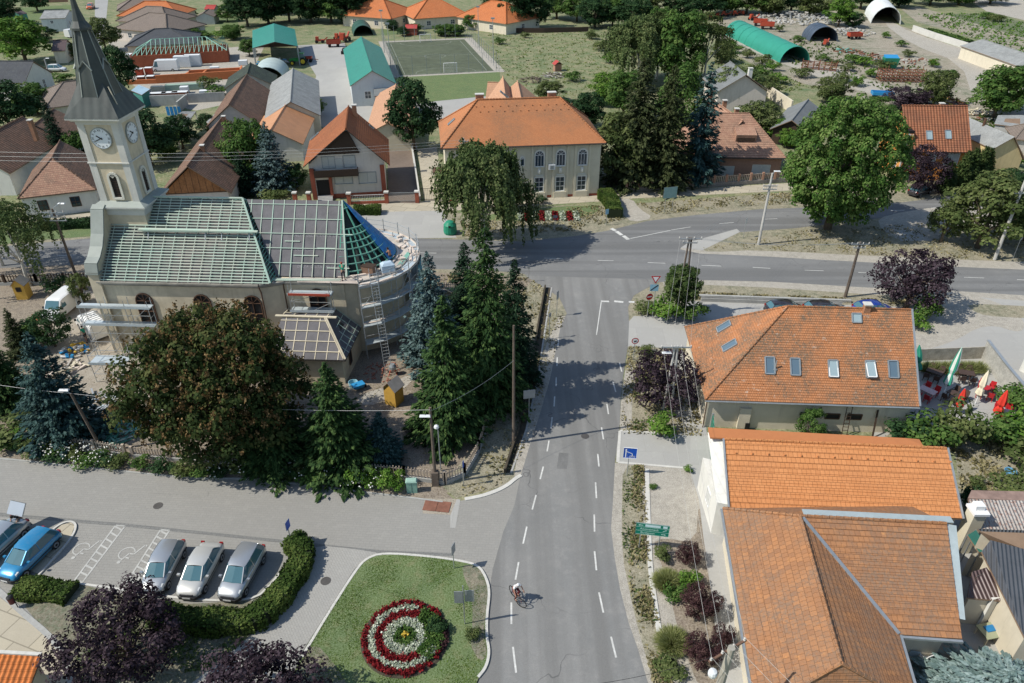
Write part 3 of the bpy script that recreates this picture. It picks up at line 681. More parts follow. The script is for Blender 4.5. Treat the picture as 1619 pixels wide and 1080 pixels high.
def window(par,c,a,n,w,h,frame='white_paint',pane='glass',arch=False,mull=(1,1),fw=.08,sill=None,out=.05,name='window',trim=None):
 """c = bottom centre on the wall, a = along, n = outward. Sub-parts: pane, sill"""
 up=Vector((0,0,1));mb=MB();c=Vector(c);hh=h-(w/2 if arch else 0)
 bl,br,tr,tl=c-a*w/2,c+a*w/2,c+a*w/2+up*hh,c-a*w/2+up*hh;o=n*out*.5
 pts=[bl,br,tr]
 arc=[c+up*hh+a*(w/2*math.cos(PI*k/8))+up*(w/2*math.sin(PI*k/8)) for k in range(9)] if arch else [tr,tl]
 outline=[bl,br]+arc
 for i in range(len(outline)):mb.bar(outline[i]+o,outline[(i+1) % len(outline)]+o,fw if not arch else fw,out,up=n)
 for k in range(1,mull[0]+1):x=c-a*w/2+a*w*k/(mull[0]+1);mb.bar(x+o,x+up*hh+o,.05,out*.9,up=n)
 for k in range(1,mull[1]+1):y=bl+up*hh*k/(mull[1]+(0 if arch else 1));mb.bar(y+o,y+a*w+o,.05,out*.9,up=n)
 if arch:
  for k in (2,4,6):mb.bar(c+up*hh+o,arc[k]+o,.04,out*.9,up=n)
 f=mb.build(name,MATS[frame],par);mb=MB();e=n*.012;mb.poly([p+e for p in outline]);g=mb.build('pane',MATS[pane],f)
 if g.data.polygons[0].normal.dot(n) < 0:g.data.flip_normals()
 if sill:mb=MB();mb.bar(bl-a*.08+n*.06-up*.06,br+a*.08+n*.06-up*.06,.16,.07);mb.build('sill',MATS[sill],f)
 if trim:
  mb=MB();g2=fw+.12
  for i in range(1,len(outline)):
   p,q=outline[i],outline[(i+1) % len(outline)]
   ce=c+up*hh*.6;mb.bar(p+(p-ce).normalized()*.12+n*.03,q+(q-ce).normalized()*.12+n*.03,.14,.07,up=n)
  mb.build('surround',MATS[trim],f)
 return f
def door(par,c,a,n,w,h,mat='brown_trim',handle=True):
 mb=MB();up=Vector((0,0,1));c=Vector(c);mb.bar(c+n*.04,c+n*.04+up*h,w,.06,up=n)
 d=mb.build('door',MATS[mat],par);mb=MB();mb.bar(c+n*.1+up*h*.47+a*w*.36,c+n*.1+up*h*.47+a*w*.26,.03,.03);mb.build('handle',MATS['zinc'],d);return d
# ============================================================ CHURCH
m_ch=plain('church_plaster',(.55,.475,.345),.92,var=.16,scale=1.3,bmp=.01)
m_chp=plain('church_grey_plaster',(.58,.57,.52),.92,var=.13,scale=1.1)
m_cop=plain('coping_sheet',(.25,.275,.25),.6,.1,var=.14,scale=1.2)
m_grn=plain('treated_batten',(.16,.34,.27),.8,var=.25,scale=2);m_grn2=plain('pale_batten',(.54,.55,.45),.8,var=.15,scale=1.0,c2=(.36,.52,.43))
m_raft=plain('green_rafter',(.08,.27,.20),.8,var=.25,scale=3);m_wood=plain('fresh_timber',(.56,.50,.37),.8,var=.15,scale=3)
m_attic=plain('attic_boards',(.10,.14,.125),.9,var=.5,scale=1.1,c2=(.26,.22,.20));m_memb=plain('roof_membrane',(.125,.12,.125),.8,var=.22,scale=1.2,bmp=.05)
m_tarp=plain('blue_tarp',(.02,.17,.40),.45,var=.25,scale=2.5,bmp=.08);m_steel=plain('scaffold_steel',(.46,.48,.48),.45,.5,var=.1)
m_deck=plain('deck_boards',(.55,.47,.40),.8,var=.15,scale=2);m_decks=plain('deck_steel',(.50,.56,.58),.5,.4,var=.1);m_red=plain('red_board',(.40,.07,.04),.7)
CH=House('church','beige village church with clock tower, its roof stripped to green battens and grey membrane','church',org=(-23.9,62.72),rz=math.radians(-2.6),L=1,depth=1,wall=m_ch)
ct=CH.t
NW,NE,NY,ZE,ZR=-12.6,2.6,5.9,7.5,13.0
mb=MB()      # nave, with its bevelled east corners
mb.prism([(NW,-NY),(1.9,-NY),(4.0,-5.1),(9.2,-5.1),(9.2,5.1),(4.0,5.1),(1.9,NY),(NW,NY)],0,ZE)
nseg=10;ap=[(8.6+5.25*math.cos(a),5.1*math.sin(a)) for a in [-PI/2+PI*k/nseg for k in range(nseg+1)]]
mb.prism(ap+[(8.5,5.0),(8.5,-5.0)],0,ZE-.004)
nave=mb.build('wall',m_ch,ct)
mb=MB()      # cornice
for (x0,y0),(x1,y1) in (((NW,-NY),(1.9,-NY)),((1.9,-NY),(4.0,-5.1)),((4.0,-5.1),(8.6,-5.1)),((NW,NY),(1.9,NY)),((4,5.1),(8.6,5.1))):
 for k,(o,z) in enumerate(((.12,7.18),(.24,7.32),(.34,7.46))):mb.bar((x0,y0,z),(x1,y1,z),o*2,.15)
for i in range(nseg):
 a,b=ap[i],ap[i+1];mb.bar((*a,7.3),(*b,7.3),.4,.16);mb.bar((*a,7.45),(*b,7.45),.7,.12)
mb.build('cornice',plain('dirty_cornice',(.30,.28,.24),.9,var=.35,scale=1.2),ct)
mb=MB();c8=[(8.6+5.55*math.cos(a),5.4*math.sin(a)) for a in [-PI/2+PI*k/16 for k in range(17)]]
mb.poly([(x,y,7.53) for x,y in c8]+[(4.2,5.3,7.53),(4.2,-5.3,7.53)]);mb.build('ledge',plain('ledge_mortar',(.42,.38,.33),.9,var=.25,scale=2),ct)
# ---- nave roof: boards seen through battens
mb=MB();pl,rg=hip_planes(NW+.3,3.0,-6.15,6.15,ZE+.1,ZR-ZE-.1,0,3.6)
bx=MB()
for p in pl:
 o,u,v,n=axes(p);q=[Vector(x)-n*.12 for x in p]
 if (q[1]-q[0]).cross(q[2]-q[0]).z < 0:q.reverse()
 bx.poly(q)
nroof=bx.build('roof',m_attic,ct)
def laths(p,dv,du,mat_r,mat_l,par,w=.05,rname='rafter_set',lname='batten_set',rw=.07,jit=0,skip=None,v0=.1):
 """rafters and battens on one roof slope, clipped to its outline"""
 o,u,v,n=axes(p);q=[((Vector(x)-o).dot(u),(Vector(x)-o).dot(v)) for x in p]
 b0,b1=min(b for a,b in q),max(b for a,b in q);a0,a1=min(a for a,b in q),max(a for a,b in q);M1,M2=MB(),MB()
 b=b0+v0
 while b < b1-.05:
  c=clip2(q,b,b+.01)
  if len(c) > 2:
   x0,x1=min(t[0] for t in c),max(t[0] for t in c)
   if skip:x0,x1=skip(x0,x1,b)
   if x1-x0 > .2:M2.bar(o+u*x0+v*b+n*.05,o+u*x1+v*b+n*.05,w,.04,up=n)
  b += dv*(1+(random.uniform(-jit,jit) if jit else 0))
 sw=[(y,x) for x,y in q];a=a0+du*.4
 while a < a1-.05:
  c=clip2(sw,a,a+.01)
  if len(c) > 2:y0,y1=min(t[0] for t in c),max(t[0] for t in c);M1.bar(o+u*a+v*y0+n*.01,o+u*a+v*y1+n*.01,rw,.05,up=n)
  a += du
 r=M1.build(rname,mat_r,par);M2.build(lname,mat_l,r);return r
laths(pl[0],.285,.95,m_grn2,m_grn2,nroof,jit=.08,rw=.045,w=.075)
laths(pl[1],.6,.92,m_grn,m_grn,nroof)
laths(pl[2],.27,.95,m_raft,m_grn,nroof)
mb=MB()
for a,b in rg[:1]+rg[1:3]:mb.bar(Vector(a)+Vector((0,0,.1)),Vector(b)+Vector((0,0,.1)),.16,.12)
mb.build('hip_board',m_grn2,nroof)
mb=MB();z=lambda y:ZE+.1+(6.15+y)*(ZR-ZE-.1)/6.15       # stack of boards on brackets halfway up the slope
y=-2.6
mb.box((-6.2,y-.2,z(y)+.28),(6.4,.34,.16));mb.box((-1.4,y-.2,z(y)+.30),(5.6,.30,.12));mb.build('stacked_board',m_grn2,nroof)
mb=MB()
for x in (-8.6,-3.4,-1.9,.6):mb.bar((x,y-.5,z(y-.5)+.05),(x,y-.1,z(y)+.26),.05);mb.bar((x,y,z(y)),(x,y-.3,z(y)+.28),.05)
mb.build('bracket',m_steel,nroof)
# ---- choir roof: membrane, rafters and sparse battens
CX0,CX1,CY=1.0,8.55,4.55
cz=7.62;chp=[[(3.0,-CY,cz),(CX1+.8,-CY,cz),(CX1,0,ZR),(-.2,0,ZR)],[(CX1,CY,cz),(3.0,CY,cz),(-.2,0,ZR),(CX1,0,ZR)]]
bx=MB()
for p in chp:
 q=[Vector(x) for x in p]
 if (q[1]-q[0]).cross(q[2]-q[0]).z < 0:q.reverse()
 bx.poly(q)
croof=bx.build('roof',m_memb,ct)
laths([(2.3,-CY-.1,cz),(CX1+.8,-CY-.1,cz),(CX1,0,ZR),(-.1,0,ZR)],1.36,1.0,m_grn2,m_grn2,croof,w=.06,v0=1.25,rname='rafter_set')
o_,u_,v_,n_=axes(chp[0]);mb=MB()
for (a,b,ln) in ((1.5,1.9,2.2),(3.6,2.6,1.6),(.6,3.2,1.4),(5.2,3.9,1.5),(4.6,.8,2.0)):p=o_+u_*a+v_*b+n_*.07;mb.bar(p,p+u_*ln,.08,.04,up=n_)
mb.build('loose_batten',m_grn2,croof)
def text(name,s,size,mat,par,mtx,ext=.001):
 cu=bpy.data.curves.new(name,'FONT');cu.body=s;cu.size=size;cu.extrude=ext;cu.align_x='CENTER';cu.align_y='CENTER';cu.resolution_u=2
 o=bpy.data.objects.new(name,cu);C.objects.link(o);dg=bpy.context.evaluated_depsgraph_get()
 me=bpy.data.meshes.new_from_object(o.evaluated_get(dg));bpy.data.objects.remove(o);me.materials.clear();me.materials.append(mat)
 me.transform(mtx);r=bpy.data.objects.new(name,me);C.objects.link(r)
 if par is not None:r.parent=par
 return r
def frame_mtx(o,u,v,n):return Matrix(((u.x,v.x,n.x,o.x),(u.y,v.y,n.y,o.y),(u.z,v.z,n.z,o.z),(0,0,0,1)))
m_print=plain('membrane_print',(.27,.26,.27),.8)
for b in (.9,2.45,3.75):text('lettering','DELTA  DELTA  DELTA  DELTA',.34,m_print,croof,frame_mtx(o_+u_*(4.4-b*.2)+v_*b+n_*.012,u_,v_,n_))
# ---- apse cone: rafters, ring battens, tarp, inner cone painted dark as the open attic's shade
AX,AR,AZ=8.6,4.35,7.72;apex=Vector((CX1,0,ZR))
def cone(a,t,dn=0): # t 0 at the eave .. 1 at the apex
 e=Vector((AX+AR*math.cos(a),AR*math.sin(a),AZ));return e.lerp(apex,t)-Vector((0,0,dn))
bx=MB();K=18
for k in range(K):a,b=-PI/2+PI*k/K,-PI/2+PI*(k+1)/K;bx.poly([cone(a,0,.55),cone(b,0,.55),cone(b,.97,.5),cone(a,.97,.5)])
aroof=bx.build('roof',plain('attic_shade',(.035,.045,.042),.9),ct)
mb=MB()
for k in range(17):
 a=-PI/2+.02+(PI-.04)*k/16;t1=1 if k % 4 == 0 else .62;mb.bar(cone(a,0,.02),cone(a,t1,.02),.1,.14)
rr=mb.build('rafter_set',m_raft,aroof);mb=MB()
for t in (.03,.13,.23,.33,.42,.51,.60,.88):
 for k in range(14):
  a,b=-PI/2+PI*k/20,-PI/2+PI*(k+1)/20
  if t > .8 and k > 6:continue
  mb.bar(cone(a,t,-.08),cone(b,t,-.08),.07,.1)
mb.build('batten_set',m_grn,rr)
mb=MB();G=[[cone(-.36+1.25*i/6,j/8*.98,-.16-.05*math.sin(i*2.1+j*1.7)) for i in range(7)] for j in range(9)]
for j in range(8):
 for i in range(6):mb.poly([G[j][i],G[j][i+1],G[j+1][i+1],G[j+1][i]])
tp=mb.build('tarp',m_tarp,aroof)
bx=MB()
for k in range(6):a,b=.88+(PI/2-.88)*k/6,.88+(PI/2-.88)*(k+1)/6;bx.poly([cone(a,0),cone(b,0),cone(b,1),cone(a,1)])
bx.build('membrane',m_memb,aroof)
mb=MB();mb.bar((9.4,-CY,cz+.05),(CX1,0,ZR+.05),.14,.12);mb.build('hip_board',m_grn2,aroof)
# curved rim boards
mb=MB()
for k in range(18):a,b=-PI/2+PI*k/18,-PI/2+PI*(k+1)/18;mb.bar((AX+4.5*math.cos(a),4.5*math.sin(a),7.62),(AX+4.5*math.cos(b),4.5*math.sin(b),7.62),.22,.14)
mb.build('wall_plate',m_deck,aroof)
# ---- tower
TX,TS,BS=-10.95,1.72,2.08;m_win='black'
mb=MB();mb.box((TX,0,0),(2*BS,2*BS,12.85));mb.box((TX,0,13.1),(2*TS,2*TS,7.5));tw=mb.build('tower_wall',m_ch,ct)
mb=MB()
for d,z0,h in ((BS+.06,12.15,.55),(BS+.22,12.7,.16),(BS+.34,12.86,.12)):mb.box((TX,0,z0),(2*d,2*d,h))
mb.hexa([(TX-BS-.34,-BS-.34,12.98),(TX+BS+.34,-BS-.34,12.98),(TX+BS+.34,BS+.34,12.98),(TX-BS-.34,BS+.34,12.98),(TX-TS,-TS,13.35),(TX+TS,-TS,13.35),(TX+TS,TS,13.35),(TX-TS,TS,13.35)],1)
mb.build('cornice',[m_chp,m_cop],tw)
mb=MB();pw=.62
for sx in (-1,1):
 for sy in (-1,1):mb.box((TX+sx*(TS-pw/2+.06),sy*(TS-pw/2+.06),13.3),(pw,pw,7.1))
mb.build('pilaster',m_chp,tw)
mb=MB();mb.box((TX,0,16.75),(2*TS+.26,2*TS+.26,.1));mb.build('string_course',m_chp,tw)
mb=MB();mb.box((TX,0,20.1),(2*TS+.2,2*TS+.2,.32));mb.box((TX,0,20.42),(2*TS+.7,2*TS+.7,.17));mb.box((TX,0,20.59),(2*TS+1.2,2*TS+1.2,.16));mb.build('cornice',m_chp,tw)
FACES={'S':(Vector((TX,-TS,0)),Vector((1,0,0)),Vector((0,-1,0))),'E':(Vector((TX+TS,0,0)),Vector((0,1,0)),Vector((1,0,0))),'N':(Vector((TX,TS,0)),Vector((-1,0,0)),Vector((0,1,0))),'W':(Vector((TX-TS,0,0)),Vector((0,-1,0)),Vector((-1,0,0)))}
m_cream=plain('clock_face',(.70,.74,.76),.6,var=.03)
for k,(c,a,n) in FACES.items():
 w=window(tw,c+n*.02+Vector((0,0,13.6)),a,n,.85,2.3,frame='stucco_trim',pane='black',arch=True,mull=(0,0),fw=.2,sill='stucco_trim',out=.12)
 mb=MB()
 for i in range(12):mb.bar(c+a*-.36+n*.05+Vector((0,0,13.7+i*.16)),c+a*.36+n*.05+Vector((0,0,13.7+i*.16)),.02,.05)
 mb.build('louvre',MATS['dark_wood'],w)
 if k in 'SE':
  cz_=c+n*.1+Vector((0,0,18.95));mb=MB();R=.88;up=Vector((0,0,1))
  lp=lambda r,o:[cz_+n*o+a*(r*math.cos(2*PI*i/32))+up*(r*math.sin(2*PI*i/32)) for i in range(32)]
  mb.ring([lp(R,-.12),lp(R,0)]);ck=mb.build('clock',m_cream,tw);mb=MB();mb.ring([lp(R+.04,-.1),lp(R+.04,.02),lp(R-.03,.03),lp(R-.03,0)],cap=False);mb.build('clock_rim',MATS['grey_metal'],ck)
  for i,s_ in enumerate(['XII','I','II','III','IV','V','VI','VII','VIII','IX','X','XI']):
   t=PI/2-2*PI*i/12;rad=a*math.cos(t)+up*math.sin(t);tn=up.cross(n) if False else (a*math.sin(t)-up*math.cos(t))
   text('numeral',s_,.26,MATS['black'],ck,frame_mtx(cz_+n*.01+rad*(R*.78),tn,rad,n))
  mb=MB()
  for ang,ln,wd in ((2*PI*(10+8/60*1)/12,.42,.09),(2*PI*41/60,.58,.06)):
   t=PI/2-ang;dr=a*math.cos(t)+up*math.sin(t);mb.bar(cz_+n*.03-dr*.14,cz_+n*.03+dr*ln,wd,.02,up=n)
  mb.build('clock_hand',MATS['black'],ck)
# spire
m_spire=ribmat('spire_sheet',(.04,.05,.045),w=.75,amp=.008,var=.2,rough=.55)
mb=MB();e=TS+.62;zb=20.4
sq=[(-e,-e),(e,-e),(e,e),(-e,e)];o8=lambda r,z:[(TX+r*math.cos(PI/8+PI/4*k),r*math.sin(PI/8+PI/4*k),z) for k in range(8)]
r8=1.62/math.cos(PI/8)*.98
lo=o8(r8,21.95)
# square skirt up to the octagon: four trapezoids and four broaches
cor=[(TX+x,y,zb) for x,y in sq]  # SW SE NE NW
O=o8(r8,21.95)                        # index0 at 22.5 deg ... E side is between 7 and 0
side={'E':(7,0),'N':(1,2),'W':(3,4),'S':(5,6)}
mb.poly([cor[0],cor[1],O[side['S'][1]],O[side['S'][0]]]);mb.poly([cor[1],cor[2],O[0],O[7]]);mb.poly([cor[2],cor[3],O[2],O[1]]);mb.poly([cor[3],cor[0],O[4],O[3]])
hi=o8(r8*.8,23.1)
for c_,(i,j) in ((cor[1],(6,7)),(cor[2],(0,1)),(cor[3],(2,3)),(cor[0],(4,5))):
 top=Vector(hi[i]).lerp(Vector(hi[j]),.5)+Vector((0,0,.1));mb.poly([c_,O[j],top] if False else [c_,O[i],top][::-1]);mb.poly([c_,O[j],top])
mb.ring([o8(r8,21.95),o8(1.25,24.1),o8(.92,25.6),o8(.60,27.0),o8(.82,26.95),o8(.8,27.12),o8(.5,27.6),o8(.27,28.5),o8(.15,29.6),o8(.05,31.5)])
mb.poly([(x,y,zb-.02) for x,y,_ in cor][::-1])
sp=mb.build('spire',m_spire,ct);sp.location.z=.35
mb=MB()
for c_,a,n in [FACES[k] for k in 'SEWN']:
 for sg in (-1,1):mb.bar(Vector((TX,0,24.0))+a*(sg*.62)+n*1.24,Vector((TX,0,24.75))+n*1.12,.1,.08)
mb.build('gablet',m_cop,sp)
mb=MB()
for k in range(8):mb.bar(o8(r8,21.95)[k],o8(1.25,24.1)[k],.07);mb.bar(o8(1.25,24.1)[k],o8(.68,27.0)[k],.06)
mb.build('spire_seam',m_cop,sp)
mb=MB();mb.lathe((TX,0,31.4),[(.05,0),(.22,.15),(.22,.35),(.05,.5),(.04,1.9)],8);mb.bar((TX-.4,0,32.9),(TX+.4,0,32.9),.06);mb.build('finial',MATS['zinc'],sp)
mb=MB();q=Vector((TX+1.5,-.9,22.1));mb.bar((TX+1.9,-1.2,21.3),(TX+1.45,-1.0,22.7),.07);mb.build('lightning_rod',m_wood,sp)
# ---- west gable parapet with curved coping
prof=[(-6.15,8.3),(-5.9,9.05),(-5.2,9.35),(-4.4,10.0),(-3.7,10.9),(-3.1,12.0),(-2.7,12.8),(-2.2,13.05)]
full=prof+[(-y,z) for y,z in prof[::-1]]
mb=MB();x0,x1=NW-.6,NW+.35
outl=[(-6.15,0)]+full+[(6.15,0)]
mb.poly([(x0,y,z) for y,z in outl]);mb.poly([(x1,y,z) for y,z in outl][::-1]);mb.ring([[(x0,y,z),(x1,y,z)] for y,z in full],cap=False,close=False)
mb.poly([(x0,-6.15,0),(x1,-6.15,0),(x1,-6.15,8.3),(x0,-6.15,8.3)]);mb.poly([(x0,6.15,0),(x1,6.15,0),(x1,6.15,8.3),(x0,6.15,8.3)][::-1])
gw=mb.build('gable_wall',m_ch,ct);mb=MB()
for i in range(len(prof)-1):
 for s in (1,-1):a,b=prof[i],prof[i+1];mb.bar(((x0+x1)/2,s*a[0],a[1]+.07),((x0+x1)/2,s*b[0],b[1]+.07),1.15,.14)
mb.box(((x0+x1)/2,-5.95,8.2),(1.2,.7,.12));mb.box(((x0+x1)/2,5.95,8.2),(1.2,.7,.12));mb.build('coping',m_cop,gw)
# windows of nave, choir, apse
V=Vector
for x,y,n_ in ((-8.9,-NY,'a'),(-3.6,-NY,'b'),(1.0,-NY,'c')):window(nave,(x,y,3.4),V((1,0,0)),V((0,-1,0)),1.5,2.9,frame='brown_trim',pane='black',arch=True,mull=(1,2),sill='stucco_trim',out=.12)
window(nave,(6.7,-5.1,4.2),V((1,0,0)),V((0,-1,0)),1.5,2.5,frame='brown_trim',pane='black',arch=True,mull=(1,2),out=.12)
mb=MB();mb.tube([(1.95,-NY-.3,7.3),(2.0,-NY-.12,6.7),(1.98,-NY-.1,.2)],.06,6);mb.tube([(3.9,-5.4,7.3),(3.8,-5.25,6.7),(3.8,-5.22,.2)],.05,6);mb.build('downpipe',MATS['brown_trim'],ct)
mb=MB();mb.box((NW-.3,-3.4,0),(1.0,1.2,2.3));door(nave,(NW+.0,0,0),V((0,-1,0)),V((-1,0,0)),.1,.1) if False else None
# ---- sacristy
sx0,sx1,sy0,sy1,sh=3.5,9.7,-10.15,-5.0,2.85
mb=MB();mb.prism([(sx0,sy0),(sx1,sy0),(sx1+.3,sy1),(sx0,sy1)],0,sh);sw_=mb.build('wall',m_ch,ct)
window(sw_,(sx1+.16,-8.2,.9),V((0,1,0)),V((1,-.03,0)),.7,1.4,pane='black',frame='brown_trim',mull=(0,0))
ry,rz_=-7.6,5.1
sp_=[[(sx0-.4,sy0-.5,sh),(sx1+.45,sy0-.5,sh),(8.0,ry,rz_),(sx0+.6,ry,rz_)],[(sx1+.45,sy0-.5,sh),(sx1+.6,sy1-.2,sh),(8.3,sy1-.05,4.6),(8.0,ry,rz_)],[(sx0-.4,sy0-.5,sh),(sx0+.6,ry,rz_),(sx0,sy1-.1,3.9),(sx0-.4,sy1,sh)],[(sx0+.6,ry,rz_),(8.0,ry,rz_),(8.3,sy1-.05,4.6),(sx0,sy1-.05,4.1)]]
sr=roof_mesh([sp_[0],sp_[1],sp_[2],sp_[3]],m_memb,MATS['dark_soffit'],ct,lift=0,th=.15)
laths(sp_[0],.95,1.0,m_wood,m_wood,sr,w=.07,v0=.7);laths(sp_[1],.8,.85,m_grn2,m_grn2,sr,w=.05,v0=.4);laths(sp_[3],.9,1.0,m_wood,m_wood,sr,w=.06,v0=.5)
mb=MB();mb.bar((sx1+.45,sy0-.5,sh+.1),(8.0,ry,rz_+.1),.13,.12);mb.bar((sx1+.3,sy0-.5,sh+.12),(7.85,ry,rz_+.12),.06,.12);mb.bar((sx0,ry+.1,rz_+.15),(8.9,ry+.1,rz_+.1),.25,.1);mb.build('hip_board',m_wood,sr)
# ============================================================ SCAFFOLDING
sc=thing('apse_scaffolding','ring of steel scaffolding with plank decks around the round apse of the church','scaffolding',CH.wld((8.6,0,0)),CH.rz)
def sl_(x,y,z):return (x-8.6,y,z)
mp,mt,mn=MB(),MB(),MB();MD={z:MB() for z in (1.5,3.4,5.3,7.35)};AN=[-1.22+2.75*k/10 for k in range(11)]
def rp(r,a):return (r*math.cos(a),r*math.sin(a))
for a in AN:
 for r in (5.75,6.5):x,y=rp(r,a);mp.tube([(x,y,0),(x,y,8.7 if r > 6 else 7.9)],.045,5)
for i in range(len(AN)-1):
 a,b=AN[i],AN[i+1]
 for z in (1.5,3.4,5.3,7.35):
  md=MD[z];p=[(*rp(5.65,a),z),(*rp(6.6,a),z),(*rp(6.6,b),z),(*rp(5.65,b),z)];md.hexa([(x,y,z) for x,y,z in p]+[(x,y,z+.07) for x,y,z in p])
 for z in (8.0,8.5,6.3,4.4,2.4):mp.bar((*rp(6.5,a),z),(*rp(6.5,b),z),.04)
 mt.bar((*rp(6.58,a),7.5),(*rp(6.58,b),7.5),.03,.16)
 mp.bar((*rp(6.5,a),3.4 if i % 2 else 5.3),(*rp(6.5,b),5.3 if i % 2 else 7.3),.04);mp.bar((*rp(5.75,a),1.6),(*rp(6.5,a),1.6),.04);mp.bar((*rp(5.75,a),5.4),(*rp(6.5,a),5.4),.04)
 if i % 2:mp.bar((*rp(6.5,a),1.5),(*rp(6.5,b),3.4),.04);mp.bar((*rp(6.5,b),3.4),(*rp(6.5,a),5.3),.04)
mbd=MB()
for i in range(len(AN)-1):
 for z in (3.47,5.37,7.42):
  a,b=AN[i],AN[i+1];r=random.uniform(5.85,6.3)
  if random.random() < .75:mbd.bar((*rp(r,a),z+.04),(*rp(r+random.uniform(-.1,.1),b),z+.04),.22,.04)
mbd.build('loose_board',m_deck,sc)
mp.build('standard',m_steel,sc);[q_.build('deck',m_decks,sc) for q_ in MD.values()];mt.build('toe_board',m_deck,sc)
for i in (4,5,6):
 for j in range(4):
  for k in range(4):
   a=AN[i]+(AN[i+1]-AN[i])*j/4;b=AN[i]+(AN[i+1]-AN[i])*(j+1)/4;z0,z1=2.6+1.1*k,3.7+1.1*k;w=.08*math.sin(j*2+k)
   mn.poly([(*rp(6.62+w,a),z0),(*rp(6.62-w,b),z0),(*rp(6.62+w,b),z1),(*rp(6.62-w,a),z1)])
mn.build('debris_net',plain('blue_net',(.10,.27,.33),.7,var=.3,scale=4),sc)
# clutter on the ledge
cl=MB()
for k in range(26):
 a=random.uniform(-1.4,.9);r=random.uniform(4.7,6.3);x,y=rp(r,a);cl.box((x,y,7.56 if r < 5.5 else 7.43),(random.uniform(.15,.7),random.uniform(.1,.35),random.uniform(.05,.22)),random.uniform(0,3))
setting(tag(cl.build('rubble',m_deck),'broken bricks and planks scattered over the church apse ledge','rubble'),'stuff').location=sc.location;bpy.data.objects['rubble'].rotation_euler=sc.rotation_euler
def planks(name,label,p,n,ln,w,rz,mat,dz=.06,cat='planks'):
 mb=MB()
 for i in range(n):mb.box((random.uniform(-.1,.1),(i % 3)*w*1.05,(i // 3)*dz),(ln*random.uniform(.85,1.1),w,dz*.9),random.uniform(-.04,.04))
 o=mb.build(name,mat);o.location=p;o.rotation_euler=(0,0,rz);tag(o,label,cat);return o
planks('plank_stack','stack of green treated planks on the scaffold deck beside the blue tarp',CH.wld((14.0,-.4,7.43)),6,2.6,.14,1.35,m_grn)
planks('plank_stack','pale long planks laid on the scaffold deck round the apse corner',CH.wld((14.2,.9,7.43)),4,3.0,.2,1.75,m_deck)
planks('plank_stack','long green planks lying along the eave of the grey membrane roof',CH.wld((5.6,-5.35,7.62)),3,6.5,.12,CH.rz,m_grn2)
planks('plank_stack','pink boards lying along the choir cornice above the arched window',CH.wld((8.0,-5.5,7.55)),3,5.0,.16,CH.rz,m_deck)
# bagged mortar under a blue grey cover
t=thing('covered_pallet','pale blue sheeted pallet standing on the ledge beside the bare-backed worker','pallet',CH.wld((12.8,-3.0,7.5)),.4)
mb=MB();mb.box((0,0,0),(1.3,1.0,.14));mb.build('pallet_base',m_deck,t)
mb=MB();mb.ring([[(x*1.25,y*.95,.14) for x,y in ((-.5,-.5),(.5,-.5),(.5,.5),(-.5,.5))],[(x*1.2,y*.9,.75) for x,y in ((-.5,-.5),(.5,-.5),(.5,.5),(-.5,.5))],[(x*.7,y*.4,.98) for x,y in ((-.5,-.5),(.5,-.5),(.5,.5),(-.5,.5))]]);mb.build('cover',plain('pale_blue_sheet',(.40,.50,.58),.5,var=.15,scale=4),t)
t=thing('site_box','brown sheet metal box lying on the apse roof edge by the ladder top','box',CH.wld((11.2,-3.5,7.6)),-.3)
mb=MB();mb.box((0,0,0),(1.15,.8,.7));mb.build('box_body',plain('rusty_brown',(.20,.12,.08),.8),t);mb=MB();mb.box((0,0,.702),(1.2,.85,.05));mb.build('lid',MATS['dark_wood'],t)
def ladder(name,label,p0,p1,w=.5,mat=None,cat='ladder',group=None,side=None):
 p0,p1=Vector(p0),Vector(p1);d=(p1-p0);L=d.length;d.normalize();s=Vector(side) if side else d.cross(Vector((0,0,1))).normalized();t=thing(name,label,cat,p0,0,group);mb=MB()
 for k in (-1,1):mb.bar(s*k*w/2,d*L+s*k*w/2,.06,.04,up=s)
 mb.build('rail',mat or m_steel,t);mb=MB()
 for i in range(1,int(L/.3)):mb.bar(d*i*.3-s*w/2,d*i*.3+s*w/2,.035)
 mb.build('rung',mat or m_steel,t);return t
ladder('long_ladder','long aluminium ladder leaning on the apse scaffold from the yard',P(615,590,0),P(588,424,9.0),.62)
# scaffolding against the sacristy side of the choir, and the west end
def scaf(name,label,x0,x1,y0,y1,decks,top,bays=1,legs0=0,red=False):
 t=thing(name,label,'scaffolding',CH.wld((x0,y0,0)),CH.rz,'scaffolds on the church walls');L,D=x1-x0,y1-y0;mp,md=MB(),MB()
 for i in range(bays+1):
  x=L*i/bays
  for y in (0,D):mp.tube([(x,y,legs0),(x,y,top)],.03,5)
  z=legs0+.9
  while z < top:mp.bar((x,0,z),(x,D,z),.035);z += .9
  if i < bays:
   z=legs0+.9;k=0
   while z < top+.01:
    mp.bar((x,0,z),(x+L/bays,0,z),.035);k += 1
    if k % 2:mp.bar((x,0,z-.9),(x+L/bays,0,z+.9 if z+.9 < top else z),.035)
    z += .95
 mp.build('standard',m_steel,t)
 for j,z in enumerate(decks):md=MB();md.box((L/2,D/2,z),(L+.3,D+.1,.07));md.box((L/2,-.03,z+.07),(L+.3,.03,.15));md.build('deck',m_decks,t)
 if red:mb=MB();mb.box((L/2,-.08,decks[-1]+.02),(L+.1,.05,.22));mb.build('toe_board',m_red,t)
 return t
scaf('wall_scaffold','steel scaffold standing over the sacristy roof below the membrane roof eave',4.6,8.2,-6.4,-5.6,[5.0,6.7],7.7,1,4.2,True)
scaf('wall_scaffold','three level steel scaffold at the west corner of the nave behind the truck',-14.3,-8.0,-7.2,-6.5,[3.6,5.4],6.2,3)
